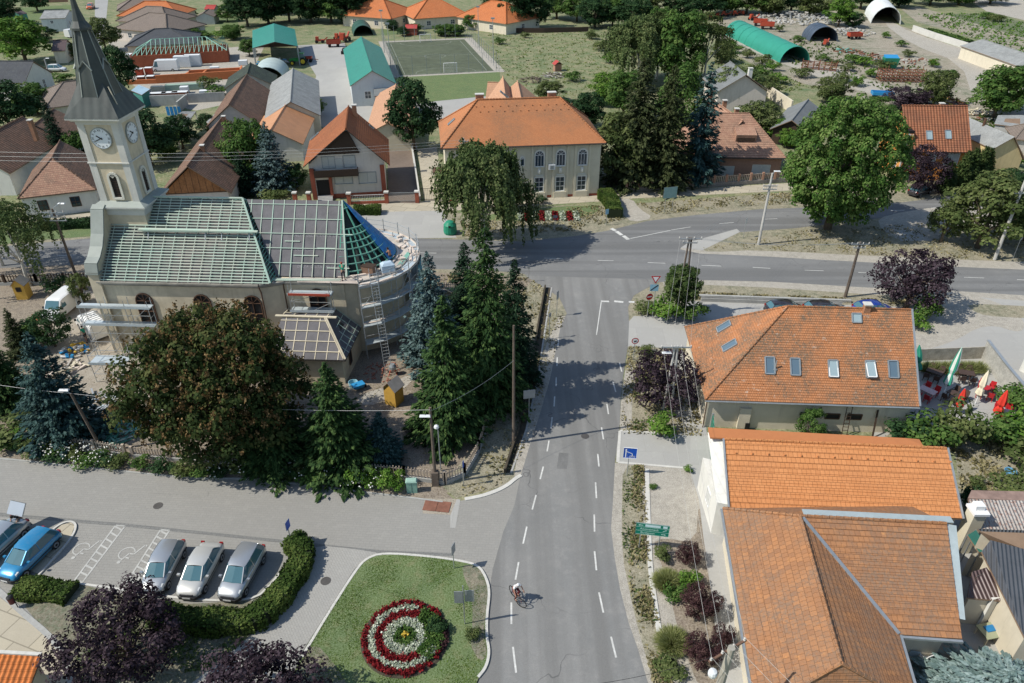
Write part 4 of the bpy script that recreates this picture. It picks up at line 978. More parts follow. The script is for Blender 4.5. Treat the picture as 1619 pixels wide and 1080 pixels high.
scaf('frame_scaffold','low open steel frame scaffold standing on the tan gravel by the orange-brown tree',-12.3,-9.4,-10.9,-9.6,[1.9],3.2,1)
# ============================================================ HOUSES
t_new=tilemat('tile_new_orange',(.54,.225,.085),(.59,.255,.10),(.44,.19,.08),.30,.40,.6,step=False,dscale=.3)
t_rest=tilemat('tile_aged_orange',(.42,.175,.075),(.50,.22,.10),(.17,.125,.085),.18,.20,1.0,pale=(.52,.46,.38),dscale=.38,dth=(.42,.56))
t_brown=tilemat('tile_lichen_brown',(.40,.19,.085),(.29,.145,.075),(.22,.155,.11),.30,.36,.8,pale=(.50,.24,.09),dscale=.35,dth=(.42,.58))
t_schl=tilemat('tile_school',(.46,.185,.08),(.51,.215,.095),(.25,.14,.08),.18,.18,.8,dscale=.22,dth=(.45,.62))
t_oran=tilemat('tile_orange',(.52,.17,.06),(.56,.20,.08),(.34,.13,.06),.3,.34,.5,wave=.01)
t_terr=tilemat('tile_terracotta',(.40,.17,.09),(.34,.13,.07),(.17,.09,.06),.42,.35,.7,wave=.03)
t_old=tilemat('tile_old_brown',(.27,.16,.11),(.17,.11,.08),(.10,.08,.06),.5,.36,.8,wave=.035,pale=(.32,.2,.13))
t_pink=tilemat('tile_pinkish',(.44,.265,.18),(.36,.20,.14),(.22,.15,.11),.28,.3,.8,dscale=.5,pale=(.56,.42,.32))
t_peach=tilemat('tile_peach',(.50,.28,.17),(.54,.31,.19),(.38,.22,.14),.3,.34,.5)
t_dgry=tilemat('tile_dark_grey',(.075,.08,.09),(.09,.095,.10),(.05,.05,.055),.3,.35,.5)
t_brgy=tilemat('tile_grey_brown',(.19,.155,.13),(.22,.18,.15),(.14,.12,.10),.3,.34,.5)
r_grey=ribmat('fibre_cement',(.30,.31,.30),.18,.03,.18,.9,rust=(.20,.20,.19));r_green=ribmat('green_sheet',(.02,.20,.145),.3,.02,.1,.4)
r_dark=ribmat('dark_sheet',(.075,.08,.088),.22,.035,.12,.4);r_brn=ribmat('brown_sheet',(.095,.06,.055),.25,.03,.12,.45);r_rust=ribmat('rusty_sheet',(.36,.33,.30),.22,.03,.15,.8,rust=(.20,.08,.05))
r_orag=ribmat('orange_sheet',(.46,.22,.10),.45,.035,.1,.6);r_bit=plain('bitumen_felt',(.16,.17,.17),.85,var=.15,scale=2)
w_beige=plain('wall_beige',(.60,.55,.42),.9,var=.08,scale=1.2);w_white=plain('wall_white',(.62,.61,.56),.9,var=.07,scale=1.2);w_cream=plain('wall_cream',(.60,.54,.42),.9,var=.08,scale=1.3)
w_pale=plain('wall_pale_pink',(.58,.52,.46),.9,var=.07);w_red=plain('wall_brick_red',(.30,.085,.05),.85,var=.15,scale=4);w_oran=plain('wall_orange',(.62,.26,.07),.9,var=.08);w_yell=plain('wall_yellow',(.60,.48,.25),.9,var=.1,scale=1.5)
w_rust=plain('wall_ochre',(.33,.19,.13),.9,var=.1);w_grey=plain('wall_grey',(.36,.36,.34),.9,var=.15,scale=1.2);w_blue=plain('wall_blue_grey',(.50,.54,.54),.8,var=.06)
m_oak=plain('gable_planks',(.34,.15,.06),.75,var=.35,scale=5);SO,DS=MATS['soffit'],MATS['dark_soffit'];V=Vector
def ridgehouse(name,label,cat,r0,r1,zr,w,ze,wall,mat,hl=0,hr=0,oh=.35,group=None,row=.36,lift=.0,under=None,e0=0,e1=0,gut=None,ridger=.1):
 a,b=P(*r0,zr),P(*r1,zr);d=b-a;L=d.length;rz=math.atan2(d.y,d.x);u=d/L;n=V((-u.y,u.x,0))
 a=a-u*(hl-oh+e0)-n*w;L2=L+hl+hr-2*oh+e0+e1
 h=House(name,label,cat,org=a,rz=rz,L=L2,depth=2*w,wall=wall,group=group);h.ze=ze;h.oh=oh;h.ohs=oh
 h.walls(ze,axis='x',rise=(zr-ze)*w/(w+oh) if not (hl or hr) else 0)
 if (hl == 0) != (hr == 0):
  x=0 if hl == 0 else L2;mb=MB();f=[(x,0,ze),(x,2*w,ze),(x,w,ze+(zr-ze)*w/(w+oh))];mb.poly(f if x else f[::-1]);mb.build('gable',wall,h.t)
 h.roof(mat,under or SO,zr-ze,hl,hr,'x',row=row,lift=lift,gutter=gut,ridger=ridger);return h
def patchroof(name,label,cat,pts,mat,wall,inset=.3,th=.12,drop=0,under=None,group=None,lift=0,row=.34,rootxy=None,names=('roof','wall')):
 """a single sloping roof given by (px, py, height) corners, on walls down to the ground"""
 q=[P(a,b,z) for a,b,z in pts];c=sum(q,V((0,0,0)))/len(q);t=thing(name,label,cat,(c.x,c.y,drop),0,group);loc=[p-V((c.x,c.y,drop)) for p in q]
 roof_mesh([loc],mat,under or SO,t,lift=lift,row=row,th=th)
 if wall:
  mb=MB();r=[p.lerp(V((0,0,p.z)),inset/max(.5,V((p.x,p.y)).length)) for p in loc];n=len(r)
  for i in range(n):
   a,b=r[i],r[(i+1) % n];mb.poly([(a.x,a.y,0),(b.x,b.y,0),(b.x,b.y,b.z-th),(a.x,a.y,a.z-th)])
  mb.build('wall',wall,t)
 return t
# ---- 1 restaurant with the aged tile roof and roof windows
REST=House('restaurant','cream restaurant under a lichen-stained orange tile roof with seven roof windows','restaurant',A=(1115,632),B=(1454,643),ze=3.05,oh=.45,ohs=.3,depth=10.1,wall=w_cream)
REST.walls(3.05)
f=MB();f.poly([(REST.L,0,3.05),(REST.L,REST.D,3.05),(REST.L,REST.D/2,8.2)]);f.build('gable',w_cream,REST.t)
REST.roof(t_rest,SO,5.5,6.7,0,row=.2,lift=.018,gutter=MATS['zinc'])
for px,py,up in ((1217,578,0),(1257,580,0),(1317,583,.1),(1376,584,.28),(1412,584,0)):REST.skylight(0,px,py,.72,1.35,glass=MATS['glass_pale'] if px in (1317,1376) else None,up=up)
for px,py in ((1145,517),(1154,547)):REST.skylight(2,px,py,.8,1.25)
REST.skylight(0,1354,503,.7,.75,glass=MATS['glass_pale'])
REST.chimney(at=(12.6,5.0),z0=7.3,top=8.95,w=.5,d=.45)
mb=MB();mb.box((12.6,4.75,7.9),(.62,.3,.25));mb.build('flashing',MATS['zinc'],REST.rf)
for px,py in ((1283,655),(1316,658),(1351,659)):REST.winpx('S',px,py,1.1,.5,pane='black',frame='brown_trim',mull=(0,0))
mb=MB()
for i in range(14):x=.8+i*1.15;mb.box((x,.55,3.95),(.05,.12,.1))
mb.build('snow_guard',MATS['black'],REST.rf)
mb=MB();mb.tube([(5.2,1.4,4.9),(5.2,1.4,5.7)],.05,6);mb.box((5.2,1.4,4.82),(.3,.25,.12));mb.build('vent_pipe',MATS['zinc'],REST.rf)
mb=MB();mb.box((3.1,-.12,.1),(.9,.22,2.0));mb.build('meter_box',w_cream,REST.wallpart);mb=MB();mb.box((3.45,-.28,.15),(.35,.1,.55));mb.build('grille',MATS['black'],REST.wallpart)
mb=MB();mb.tube([(-.05,-.12,2.95),(-.02,-.1,0)],.05,6);mb.build('downpipe',MATS['brown_trim'],REST.t)
mb=MB();mb.bar((REST.L+.32,-.45,3.1),(REST.L+.32,REST.D/2,8.62),.14,.1);mb.build('verge_sheet',MATS['zinc'],REST.rf)
w1=REST.wld((5.9,-.55,0));w2=REST.wld((5.95,-.05,2.7))
for name,label,px,ln in (('wooden_ladder','old wooden ladder leaning on the cream restaurant wall between two small windows',1331,2.6),('plank_prop','narrow dark plank propped upright against the cream restaurant wall',1375,2.3)):
 p=P(px,686,0);l=REST.loc(p);b=REST.wld((l.x,-.75,0));tp_=REST.wld((l.x+.1,-.06,ln))
 if 'ladder' in name:ladder(name,label,b,tp_,.42,MATS['dark_wood'],side=(math.cos(REST.rz),math.sin(REST.rz),0))
 else:mb=MB();mb.bar((0,0,0),tp_-b,.14,.05);o=mb.build(name,MATS['dark_wood']);o.location=b;tag(o,label,'plank')
# ---- 2 long orange roof in front of it
G=House('garage_building','long cream outbuilding under a bright new orange tile roof','building',A=(1153,803),B=(1521,820),ze=2.9,oh=.25,ohs=.2,depth=4.2,wall=w_cream)
G.walls(2.9)
zr=5.35;gp=[[(-.2,-.25,2.9),(G.L+.2,-.25,2.9),(G.L+.2,3.75,zr),(-.2,3.75,zr)]]
G.planes=gp;G.rf=roof_mesh(gp,t_new,SO,G.t,row=.36,lift=.035,ridge=[((-.2,3.75,zr),(G.L+.2,3.75,zr))],ridger=.1)
mb=MB();mb.hexa([(-1.1,3.85,zr-.1),(G.L-1.2,3.85,zr-.1),(G.L-1.2,4.7,zr-.08),(-1.1,4.7,zr-.08),(-1.1,3.85,zr+.02),(G.L-1.2,3.85,zr+.02),(G.L-2.2,4.6,zr+.05),(-1.1,4.9,zr+.05)]);mb.build('ridge_board',plain('smooth_orange',(.42,.16,.06),.7,var=.06),G.rf)
mb=MB()
for i in range(14):x=.5+i*1.08;mb.box((x,2.9+.0,4.88),(.08,.14,.09))
mb.build('snow_guard',t_new,G.rf)
mb=MB();mb.prism([(-.9,.2),(0,0),(0,4.2),(-1.15,4.6)],0,2.9);mb.poly([(-.95,.2,2.9),(0,0,2.9),(0,4.2,5.2),(-1.15,4.6,5.2)]);mb.build('side_wall',w_white,G.t)
for x in (-.25,G.L+.25):mb=MB();mb.bar((x,-.3,2.95),(x,3.75,zr+.05),.12,.1);mb.build('verge_sheet',MATS['zinc'],G.rf)
for k,(x,z) in enumerate(((-.95,1.4),)):window(G.t,(-1.0,2.0,z-.4),V((.06,-1,0)).normalized(),V((-1,-.06,0)).normalized(),.9,1.2,mull=(2,0),pane='shutter')
# green side gate
t=thing('green_gate','tall green sheet metal gate between the restaurant and the orange roofed outbuilding','gate',P(1117,700,0));a_,b_=P(1121,690) ,P(1125,742);d=b_-a_
mb=MB();mb.bar(a_-t.location+V((0,0,1.1)),b_-t.location+V((0,0,1.1)),.08,2.1);mb.build('gate_panel',ribmat('green_gate',(.04,.20,.13),.15,.02),t)
mb=MB();mb.box(a_-t.location,(.14,.14,2.3));mb.box(b_-t.location,(.14,.14,2.3));mb.build('post',MATS['zinc'],t)
# ---- 3 L-shaped brown roof
t=thing('brown_roof_house','L-shaped cream house under a lichen-mottled brown tile roof with a low valley','house',(15.5,27,0));OF=V((15.5,27,0))
def W3(px,py,z):return P(px,py,z)-OF
nw,r0,r1,sw,vb=W3(1143,804,3),W3(1265,816,5.5),W3(1330,1049,5.5),W3(1196,1125,3),W3(1421,1003,3)
se,r2,es,e2=W3(1521,1010,3),W3(1497,828,5.5),W3(1452,1120,3),W3(1330,1150,3)
def onp(p,a,b,c):
 n=(b-a).cross(c-a);return V((p.x,p.y,a.z-(n.x*(p.x-a.x)+n.y*(p.y-a.y))/n.z))
sw,es,se=onp(sw,r0,r1,nw),onp(es,r0,r1,vb),onp(se,r0,vb,r2)
hips=[[nw,sw,r1,r0],[r0,r1,es,vb],[r0,vb,se,r2],[r1,sw,es]]
rf=roof_mesh(hips,t_brown,SO,t,row=.34,lift=.03,ridge=[(r0,r1),(r0,r2),(r1,sw),(r1,es),(r0,nw)],ridger=.11)
ne=V((r2.x+.4,r2.y+4.0,3));mb=MB();mb.poly([nw,r0,r2,ne,V((nw.x,nw.y,3))]);mb.build('north_slope',t_brown,rf)
mb=MB();mb.bar(r0+V((.1,-.15,.05)),vb+V((0,0,.06)),.22,.05);mb.build('valley_gutter',MATS['zinc'],rf)
mb=MB();q0,q1=r2+V((.0,0,.0)),se;mb.bar(q0+V((.28,0,-.1)),q1+V((.28,1.0,.35)),.55,.06);mb.bar(r0+V((.3,.35,-.05)),r2+V((.5,.35,-.05)),.5,.06);mb.build('parapet_sheet',plain('pale_sheet',(.40,.46,.46),.5,.3,var=.1),rf)
mb=MB();mb.bar(vb+V((0,-.12,-.08)),se+V((0,-.12,-.08)),.14,.14);mb.bar(vb+V((.12,0,-.08)),es+V((.12,0,-.08)),.14,.14);mb.bar(nw+V((-.1,0,-.08)),sw+V((-.1,0,-.08)),.12,.12);mb.build('gutter',MATS['zinc'],t)
mb=MB();fp=[nw+V((.35,-.3,0)),V((nw.x+.4,nw.y-.3,0)),sw+V((.35,0,0)),es+V((-.5,0,0)),vb+V((-.5,.6,0)),se+V((-.4,.6,0)),r2+V((-.3,0,0))];fp=[(p.x,p.y) for i,p in enumerate(fp) if i != 1];mb.prism(fp,0,2.9);wl=mb.build('wall',w_cream,t)
window(wl,V(vb)+V((.8,.62,-2.0))+V((.3,0,0)),V((1,-.05,0)),V((0,-1,0)),1.0,1.2,pane='glass')
# ---- 4 sheds and courtyard at the bottom right
patchroof('dark_roof_shed','beige shed under a dark grey ribbed metal roof at the right edge','shed',[(1552,872,3.4),(1621,1010,2.9),(1760,1010,2.9),(1740,900,3.8),(1566,854,3.9)],r_dark,w_cream)
patchroof('dark_roof_shed','low shed with steel ribs running downhill, behind the green awning','shed',[(1566,853,3.5),(1700,900,3.2),(1720,842,4.0),(1546,836,4.1)],r_dark,w_cream)
patchroof('lean_to','small beige lean-to under a brown ribbed metal roof','shed',[(1529,945,2.5),(1600,951,2.4),(1560,897,3.2),(1537,904,3.2)],r_brn,w_cream)
patchroof('rusty_shed','shed with a rusty pale corrugated roof beside the dry backyard','shed',[(1541,836,2.3),(1640,840,2.3),(1632,792,3.0),(1531,789,3.0)],r_rust,w_grey)
patchroof('felt_shed','flat brown felt strip roof above the rusty corrugated shed','shed',[(1530,788,2.9),(1632,792,2.9),(1622,777,3.0),(1536,775,3.0)],plain('brown_felt',(.26,.18,.15),.9,var=.3,scale=2),w_grey)
mb=MB();q=[P(1557,945,2.6),P(1545,1000,0),P(1619,1010,0)]
t=thing('white_porch','white walled porch with an open doorway at the courtyard corner','porch',P(1590,985,0));L0=t.location
mb=MB();a_,b_,c_=P(1560,985),P(1582,1012),P(1645,1040)
for p,q in ((P(1545,990),P(1572,982)),(P(1572,982),P(1600,1012)),(P(1612,1023),P(1660,1060))):mb.bar(p-L0+V((0,0,1.25)),q-L0+V((0,0,1.25)),.15,2.5)
mb.bar(P(1598,1010)-L0+V((0,0,2.3)),P(1615,1026)-L0+V((0,0,2.3)),.15,.4);mb.build('wall',w_white,t)
t=patchroof('green_awning','dark green fabric awning over a white wall by the brown roof','awning',[(1530,846,2.9),(1548,873,2.4),(1567,873,2.4),(1543,838,3.0)],plain('green_canvas',(.03,.13,.10),.7,var=.15),None)
mb=MB();[mb.bar(V(c)-t.location,(c[0]-t.location.x,c[1]-t.location.y,0),.06) for c in (P(1530,846,2.8),P(1548,873,2.3),P(1567,873,2.3),P(1543,838,2.9))];mb.build('frame',MATS['zinc'],t)
t=thing('chimney_stack','white capped brick chimney stack at the corner of the brown tile roof','chimney',P(1517,868,0));mb=MB();mb.box((0,0,0),(.8,.8,3.5));mb.build('stack',w_beige,t)
mb=MB();mb.box((0,0,3.5),(1.0,1.0,.18));mb.box((0,.1,3.68),(.6,.5,.35));mb.build('cap',MATS['white_paint'],t)
# ---- 5 school
S=House('school','two storey cream school with arched windows and a large orange hipped roof','school',A=(697,235),B=(958,226),ze=7.6,oh=.5,ohs=.5,depth=11.5,wall=w_beige)
S.walls(7.6,plinth=.35,plinthm=w_red)
S.roof(t_schl,DS,4.6,5.4,5.4,row=.22,lift=.0,gutter=MATS['dark_soffit'],ridger=.12)
for px in (732,767,801,853,886.5,921):
 u,z=S.fpx('S',px,253);S.win('S',u,4.5,1.25,2.2,arch=True,mull=(2,1),trim='stucco_trim',sill='stucco_trim',fw=.12)
 S.win('S',u,.95,1.2,2.0,mull=(1,2),trim='stucco_trim',sill='stucco_trim',fw=.1)
 mb=MB();mb.lathe((u,-.03,3.55),[(.0,0),(.2,.0),(.26,.35),(.2,.7),(0,.7)],8);mb.bar((u-.5,-.03,3.25),(u+.5,-.03,3.25),.1,.12);mb.build('relief',plain('relief_white',(.62,.62,.57),.8),S.wallpart)
mb=MB()
for px in (732,767,801,853,886.5,921):
 u,z=S.fpx('S',px,253)
 for s in (-1,1):mb.box((u+s*.98,-.08,.0),(.3,.16,7.3))
 mb.box((u,-.12,.0),(1.7,.24,.85))
mb.build('pilaster',w_beige,S.wallpart)
u,z=S.fpx('S',826,253);S.win('S',u,4.7,.5,1.2,arch=True,mull=(0,1),trim='stucco_trim')
u,z=S.fpx('S',872,263);mb=MB();mb.box((u,-.25,z-.35),(.9,.4,.7));ac=mb.build('air_conditioner',MATS['white_paint'],S.wallpart);mb=MB();mb.box((u,-.46,z-.25),(.5,.02,.5));mb.build('grille',MATS['grey_metal'],ac)
S.chimney(at=(5.3,7.4),w=1.1,d=.7,z0=9,top=12.5);S.chimney(at=(15.4,7.4),w=1.1,d=.7,z0=9,top=12.5)
S.skylight(2,714,193,.7,1.2,glass=MATS['glass_pale'])
mb=MB()
for r in range(2):
 for i in range(13):x=4.6+i*1.1+r*.5;y=4.75-r*.7;zz=7.6+4.6*(y+.5)/6.25;mb.box((x,y,zz+.02),(.1,.14,.12))
mb.build('snow_guard',t_schl,S.rf)
mb=MB();mb.box((-1.0,2.5,3.6),(1.5,2.2,.12));mb.bar((0,1.6,2.4),(-1.6,1.6,3.6),.1);mb.bar((0,3.4,2.4),(-1.6,3.4,3.6),.1);mb.build('door_canopy',MATS['brown_trim'],S.wallpart)
for y in (2,5,8):S.win('E',y,4.6,1.1,1.8,mull=(1,1))
ridgehouse('annex','peach tiled annex with steep gables behind the school','building',(795,121),(800,160),7.5,3.0,3,w_white,t_peach,oh=.3)
a=ridgehouse('annex','peach tiled wing with two roof windows behind the school ridge','building',(818,128),(826,166),7.0,4.6,3,w_white,t_peach,hl=0,hr=2,oh=.3)
for px,py in ((797,150),(802,154)):
 try:a.skylight(1,px,py,.8,1.6,glass=MATS['glass_pale'])
 except Exception:pass
ridgehouse('annex','low peach tiled side wing left of the school annex','building',(771,130),(800,131),5.2,2.4,2.8,w_white,t_peach,oh=.3)
# ---- 6 two storey house with brown gable
B2=House('gable_house','pale two storey house with a red-brown gable roof, timber balcony and brick red trim','house',org=(-27.6,96.03),rz=math.radians(9),L=10.1,depth=10.2,wall=plain('wall_offwhite',(.62,.57,.51),.9,var=.05))
mb=MB();L=B2.L;D=B2.D;mb.prism([(0,0),(L,0),(L,D),(0,D)],0,4.9)
for y in (0,D):f_=[(0,y,4.9),(L,y,4.9),(5.6,y,9.5)];mb.poly(f_ if not y else f_[::-1])
B2.wallpart=mb.build('wall',B2.wm,B2.t);rp0,rp1=(5.6,-.95,9.75),(5.6,D+.7,9.75)
B2.planes=[[(10.9,-.95,4.6),(10.9,D+.7,4.6),rp1,rp0],[(-.6,D+.7,5.7-.75),(-.6,-.95,5.7-.75),rp0,rp1]]
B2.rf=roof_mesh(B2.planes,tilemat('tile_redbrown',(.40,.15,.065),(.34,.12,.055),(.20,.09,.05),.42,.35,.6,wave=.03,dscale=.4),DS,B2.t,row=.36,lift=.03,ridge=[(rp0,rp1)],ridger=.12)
L=B2.L
mb=MB();mb.box((.3,-.03,0),(.6,.5,4.4));mb.box((L-.3,-.03,0),(.6,.3,4.4));mb.box((2.65,-.1,0),(.4,.6,3.2));mb.box((L/2+1.3,-.04,0),(L-2.7,.12,.6));mb.build('brick_trim',w_red,B2.t)
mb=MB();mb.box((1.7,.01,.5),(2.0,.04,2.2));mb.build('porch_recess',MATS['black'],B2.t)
mb=MB();mb.box((3.6,-.45,3.3),(5.9,.9,.16));mb.box((3.6,-.88,3.45),(5.9,.08,.85));mb.box((.7,-.45,3.45),(.08,.85,.85));mb.box((6.5,-.45,3.45),(.08,.85,.85));mb.build('balcony',MATS['dark_wood'],B2.t)
mb=MB();mb.hexa([(1.2,-.35,6.25),(7.0,-.35,6.25),(7.0,.0,6.25),(1.2,.0,6.25),(5.3,-.35,9.2),(5.8,-.35,9.2),(5.8,.0,9.2),(5.3,.0,9.2)]);mb.build('timber_gable',MATS['dark_wood'],B2.t)
B2.win('S',2.7,4.3,1.7,1.6,pane='shutter',frame='grey_metal',mull=(1,0));B2.win('S',5.5,4.3,1.6,1.6,pane='shutter',frame='grey_metal',mull=(0,0));door(B2.t,(4.1,0,3.45),V((1,0,0)),V((0,-1,0)),.95,2.1,'shutter')
for px,py in ((543,282),(581,281)):B2.winpx('S',px,py,2.4,1.55,pane='shutter',frame='grey_metal',mull=(1,0),sill='stucco_trim',fw=.12)
B2.chimney(at=(6.5,D-1.6),w=.6,d=.6,z0=8.0,top=10.4,mat=MATS['brick']);B2.skylight(1,498,216,.6,1.5,glass=MATS['glass_pale']);B2.skylight(0,587,201,.55,.8)
mb=MB()
for i in range(6):mb.box((1.7,-.5-.3*i,.0),(2.0,.3,.5-.08*i))
mb.build('entrance_steps',w_grey,B2.t)
# yard walls and pillars on the street
def pillars(name,label,pts,w=.5,h=1.5,matp=w_red):
 for i,(px,py) in enumerate(pts):
  t=thing(name,label[i],'pillar',P(px,py),.0,'brick gate pillars with pale caps');mb=MB();mb.box((0,0,0),(w,w,h));mb.build('shaft',matp,t);mb=MB();mb.box((0,0,h),(w+.14,w+.14,.18));mb.build('cap',m_kerb,t)
pillars('gate_pillar',['red pillar with pale cap at the left end of the white railing','red pillar with pale cap between the white railing and the sliding gate','red pillar with pale cap at the right end of the sliding gate','red pillar just above the church ridge, right of another','red pillar just above the church ridge, left of another'],[(553,323),(612,321),(660,320),(490,322),(468,322)])
def railing(name,label,a,b,h,mat,base=None,bh=.35,n=14,cat='fence',group=None):
 A,B=P(*a),P(*b);d=B-A;t=thing(name,label,cat,A,math.atan2(d.y,d.x),group);L=d.length;mb=MB()
 mb.bar((0,0,h),(L,0,h),.05);mb.bar((0,0,bh+.12),(L,0,bh+.12),.05)
 for i in range(n+1):mb.bar((L*i/n,0,bh),(L*i/n,0,h),.03)
 mb.build('rail',mat,t)
 if base:mb=MB();mb.box((L/2,0,0),(L,.25,bh));mb.build('base_wall',base,t)
 return t
railing('yard_railing','white steel railing on a red base wall in front of the gable house',(556,323),(609,321),1.25,MATS['white_paint'],w_red,n=20)
railing('sliding_gate','pale sliding steel gate between two red pillars',(615,320.5),(657,319.5),1.4,MATS['zinc'],None,.1,26,'gate')
railing('iron_gate','dark iron gate beside the school driveway',(664,318),(706,318),1.8,MATS['black'],None,.1,16,'gate')
def wallseg(name,label,pts,h,w,mat,cat='wall',group=None,cap=None):
 q=[P(a,b) for a,b in pts];t=thing(name,label,cat,q[0],0,group)
 mb=MB()
 for a,b in zip(q[:-1],q[1:]):mb.bar(a-q[0]+V((0,0,h/2)),b-q[0]+V((0,0,h/2)),w,h)
 mb.build('wall_body',mat,t)
 if cap:
  mb=MB()
  for a,b in zip(q[:-1],q[1:]):mb.bar(a-q[0]+V((0,0,h+.05)),b-q[0]+V((0,0,h+.05)),w+.12,.1)
  mb.build('coping',cap,t)
 return t
wallseg('driveway_wall','low pale wall along the brown driveway of the gable house',[(651,232),(664,318)],.7,.25,m_kerb)
# ---- 7 behind the gable house
ridgehouse('tan_shed','long tan tiled shed left of the dark bushy tree','shed',(626,133),(612,195),4.6,3.6,2.8,w_beige,t_peach,oh=.2)
ridgehouse('grey_barn','barn under a weathered grey fibre cement gable roof','barn',(463,108),(459,161),5.8,4.4,3.2,w_cream,r_grey,oh=.3)
ridgehouse('orange_roof_wing','wing with an orange ribbed gable roof joined to the grey barn','building',(455,160),(428,205),5.2,4.2,2.8,w_white,r_orag,oh=.3)
h=ridgehouse('green_barn','long pale workshop under a bright green gable roof','barn',(571,58),(588,112),6.6,4.2,4.0,w_blue,r_green,oh=.25)
h.win('E',3.0,1.4,1.2,1.4) ;door(h.t,(h.L,5.6,0),V((0,1,0)),V((1,0,0)),1.2,2.3,'brown_trim')
t=thing('open_shed','open tractor shed on posts under a dark green gable roof','shed',(0,0,0));OFS=P(434,72,5.8);t.location=(OFS.x,OFS.y,0)
A_,B_,Cc_,D_=[P(*p)-V((OFS.x,OFS.y,0)) for p in ((399,76,4.3),(471,73,4.3),(466,46,4.3),(399,48,4.3))];ra,rb=P(434,66,6.2)-V((OFS.x,OFS.y,0)),P(433,37,6.2)-V((OFS.x,OFS.y,0))
roof_mesh([[D_,A_,ra,rb],[B_,Cc_,rb,ra]],r_green,DS,t,lift=0);mb=MB()
for p in (A_,B_,Cc_,D_,A_.lerp(D_,.5),B_.lerp(Cc_,.5)):mb.box((p.x*.97,p.y*.97,0),(.25,.25,4.2))
mb.build('post',MATS['grey_metal'],t);mb=MB();mb.bar(V((Cc_.x,Cc_.y,2.1)),V((D_.x,D_.y,2.1)),.1,4.1);mb.build('back_wall',MATS['dark_wood'],t)
patchroof('grey_shed','small grey felt roofed shed against the end of the green barn','shed',[(592,152,3.0),(632,148,3.0),(624,125,3.6),(588,118,3.6)],r_bit,w_grey)
# ---- 8 long house with plank gable (left centre)
h=ridgehouse('plank_gable_house','long house with a brown pantile roof and an orange-brown plank gable','house',(352,184),(296,263),6.9,4.1,3.1,w_pale,t_old,oh=.5,lift=.0)
mb=MB();x=h.L+.04;mb.poly([(x,.1,3.2),(x,8.1,3.2),(x,4.1,6.55)]);g=mb.build('plank_gable',m_oak,h.t);mb=MB()
for i in range(9):y=.9+i*.8;zt=3.2+3.3*(1-abs(y-4.1)/4.0);mb.bar((x+.02,y,3.2),(x+.02,y,zt),.03)
mb.bar((x+.03,.1,3.2),(x+.03,8.1,3.2),.06,.1);mb.build('batten',MATS['brown_trim'],g);h.win('E',4.1,1.2,1.6,1.3,frame='stucco_trim',pane='black')
h.chimney(319,230,w=.55,d=.5,z0=5.5,top=7.3);h.chimney(353,184,w=.55,d=.5,z0=5.5,top=7.4)
h=ridgehouse('dark_pantile_wing','rear wing under dark brown pantiles, up the slope from the plank gable','building',(390,118),(362,165),6.3,4.0,2.9,w_grey,t_old,oh=.3)
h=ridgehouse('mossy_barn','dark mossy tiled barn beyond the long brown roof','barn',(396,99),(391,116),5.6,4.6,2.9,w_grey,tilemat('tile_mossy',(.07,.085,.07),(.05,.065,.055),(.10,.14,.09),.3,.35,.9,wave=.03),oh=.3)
patchroof('open_lean_to','open cart shed under a bleached grey slab roof','shed',[(279,213,2.8),(312,176,2.9),(308,172,3.3),(270,196,3.3)] if False else [(262,192,3.2),(280,216,2.7),(310,176,2.8),(288,176,3.3)],r_grey,None)
t=bpy.data.objects['open_lean_to'];mb=MB()
for px,py,z in ((280,214,2.6),(297,196,2.7),(309,178,2.7),(264,192,3.0)):p=P(px,py,z)-t.location;mb.bar((p.x,p.y,0),p,.18)
mb.build('post',MATS['stucco_trim'],t)
patchroof('red_wall_shed','shed with a deep red wall and grey sheet roof by the long brown roof','shed',[(326,193,2.9),(348,210,2.7),(357,180,3.4),(350,170,3.4)],r_grey,plain('deep_red',(.20,.03,.03),.8))
# ---- 9 left edge houses
h=ridgehouse('brown_pantile_house','white house under a weathered brown pantile roof at the left edge','house',(-60,233),(37,184),7.0,4.6,3.3,w_white,t_old,oh=.35,e0=0)
h.chimney(47,190,w=.7,d=.5,z0=5,top=8.0)
h=ridgehouse('brown_pantile_house','small reddish pantile roof wing behind the white house','house',(85,172),(54,197),6.0,4.0,3.3,w_white,t_old,oh=.3)
h=ridgehouse('corner_house','small white corner house with a pinkish tile hip and dark side slope','house',(95,222),(82,250),6.6,4.3,2.9,w_white,t_old,hl=0,hr=3.6,oh=.3)
mb=MB();pl_=h.planes[2];off=V((0,0,.05));mb.poly([V(p)+off for p in pl_] if axes(pl_)[3].z > 0 else [V(p)+off for p in pl_][::-1])
o=mb.build('hip_tiles',t_pink,h.rf)
if o.data.polygons[0].normal.z < 0:o.data.flip_normals()
for y in (2.2,6.0):h.win('E',y,.9,1.1,1.3,frame='brown_trim')
h=ridgehouse('modern_house','white modern house with a dark grey gable roof by the parked cars','house',(-40,96),(53,97),6.6,4.6,3.4,w_white,t_dgry,oh=.25);h.win('E',3.0,1.0,.8,1.8);h.win('E',6.0,1.0,.8,1.8)
h=ridgehouse('modern_house','pale blue-white bungalow with a low slate grey roof by the lawn','house',(70,17),(110,16),5.0,5.2,3.6,w_blue,r_grey,oh=.2)
for y in (3,5.2,7.4):h.win('E',y,.5,.8,1.9,pane='black')
h.winpx('S',82,35,.8,.8)
ridgehouse('maroon_roof_house','small pale house with a maroon sheet roof near the construction van','house',(84,64),(106,63),4.6,4.0,2.9,w_cream,r_brn,oh=.3)
h=ridgehouse('grey_tile_house','low house with a grey-brown hipped tile roof behind the clock tower','house',(100,130),(132,126),5.8,5.8,3.0,w_cream,t_brgy,hl=4.8,hr=4.8,oh=.4)
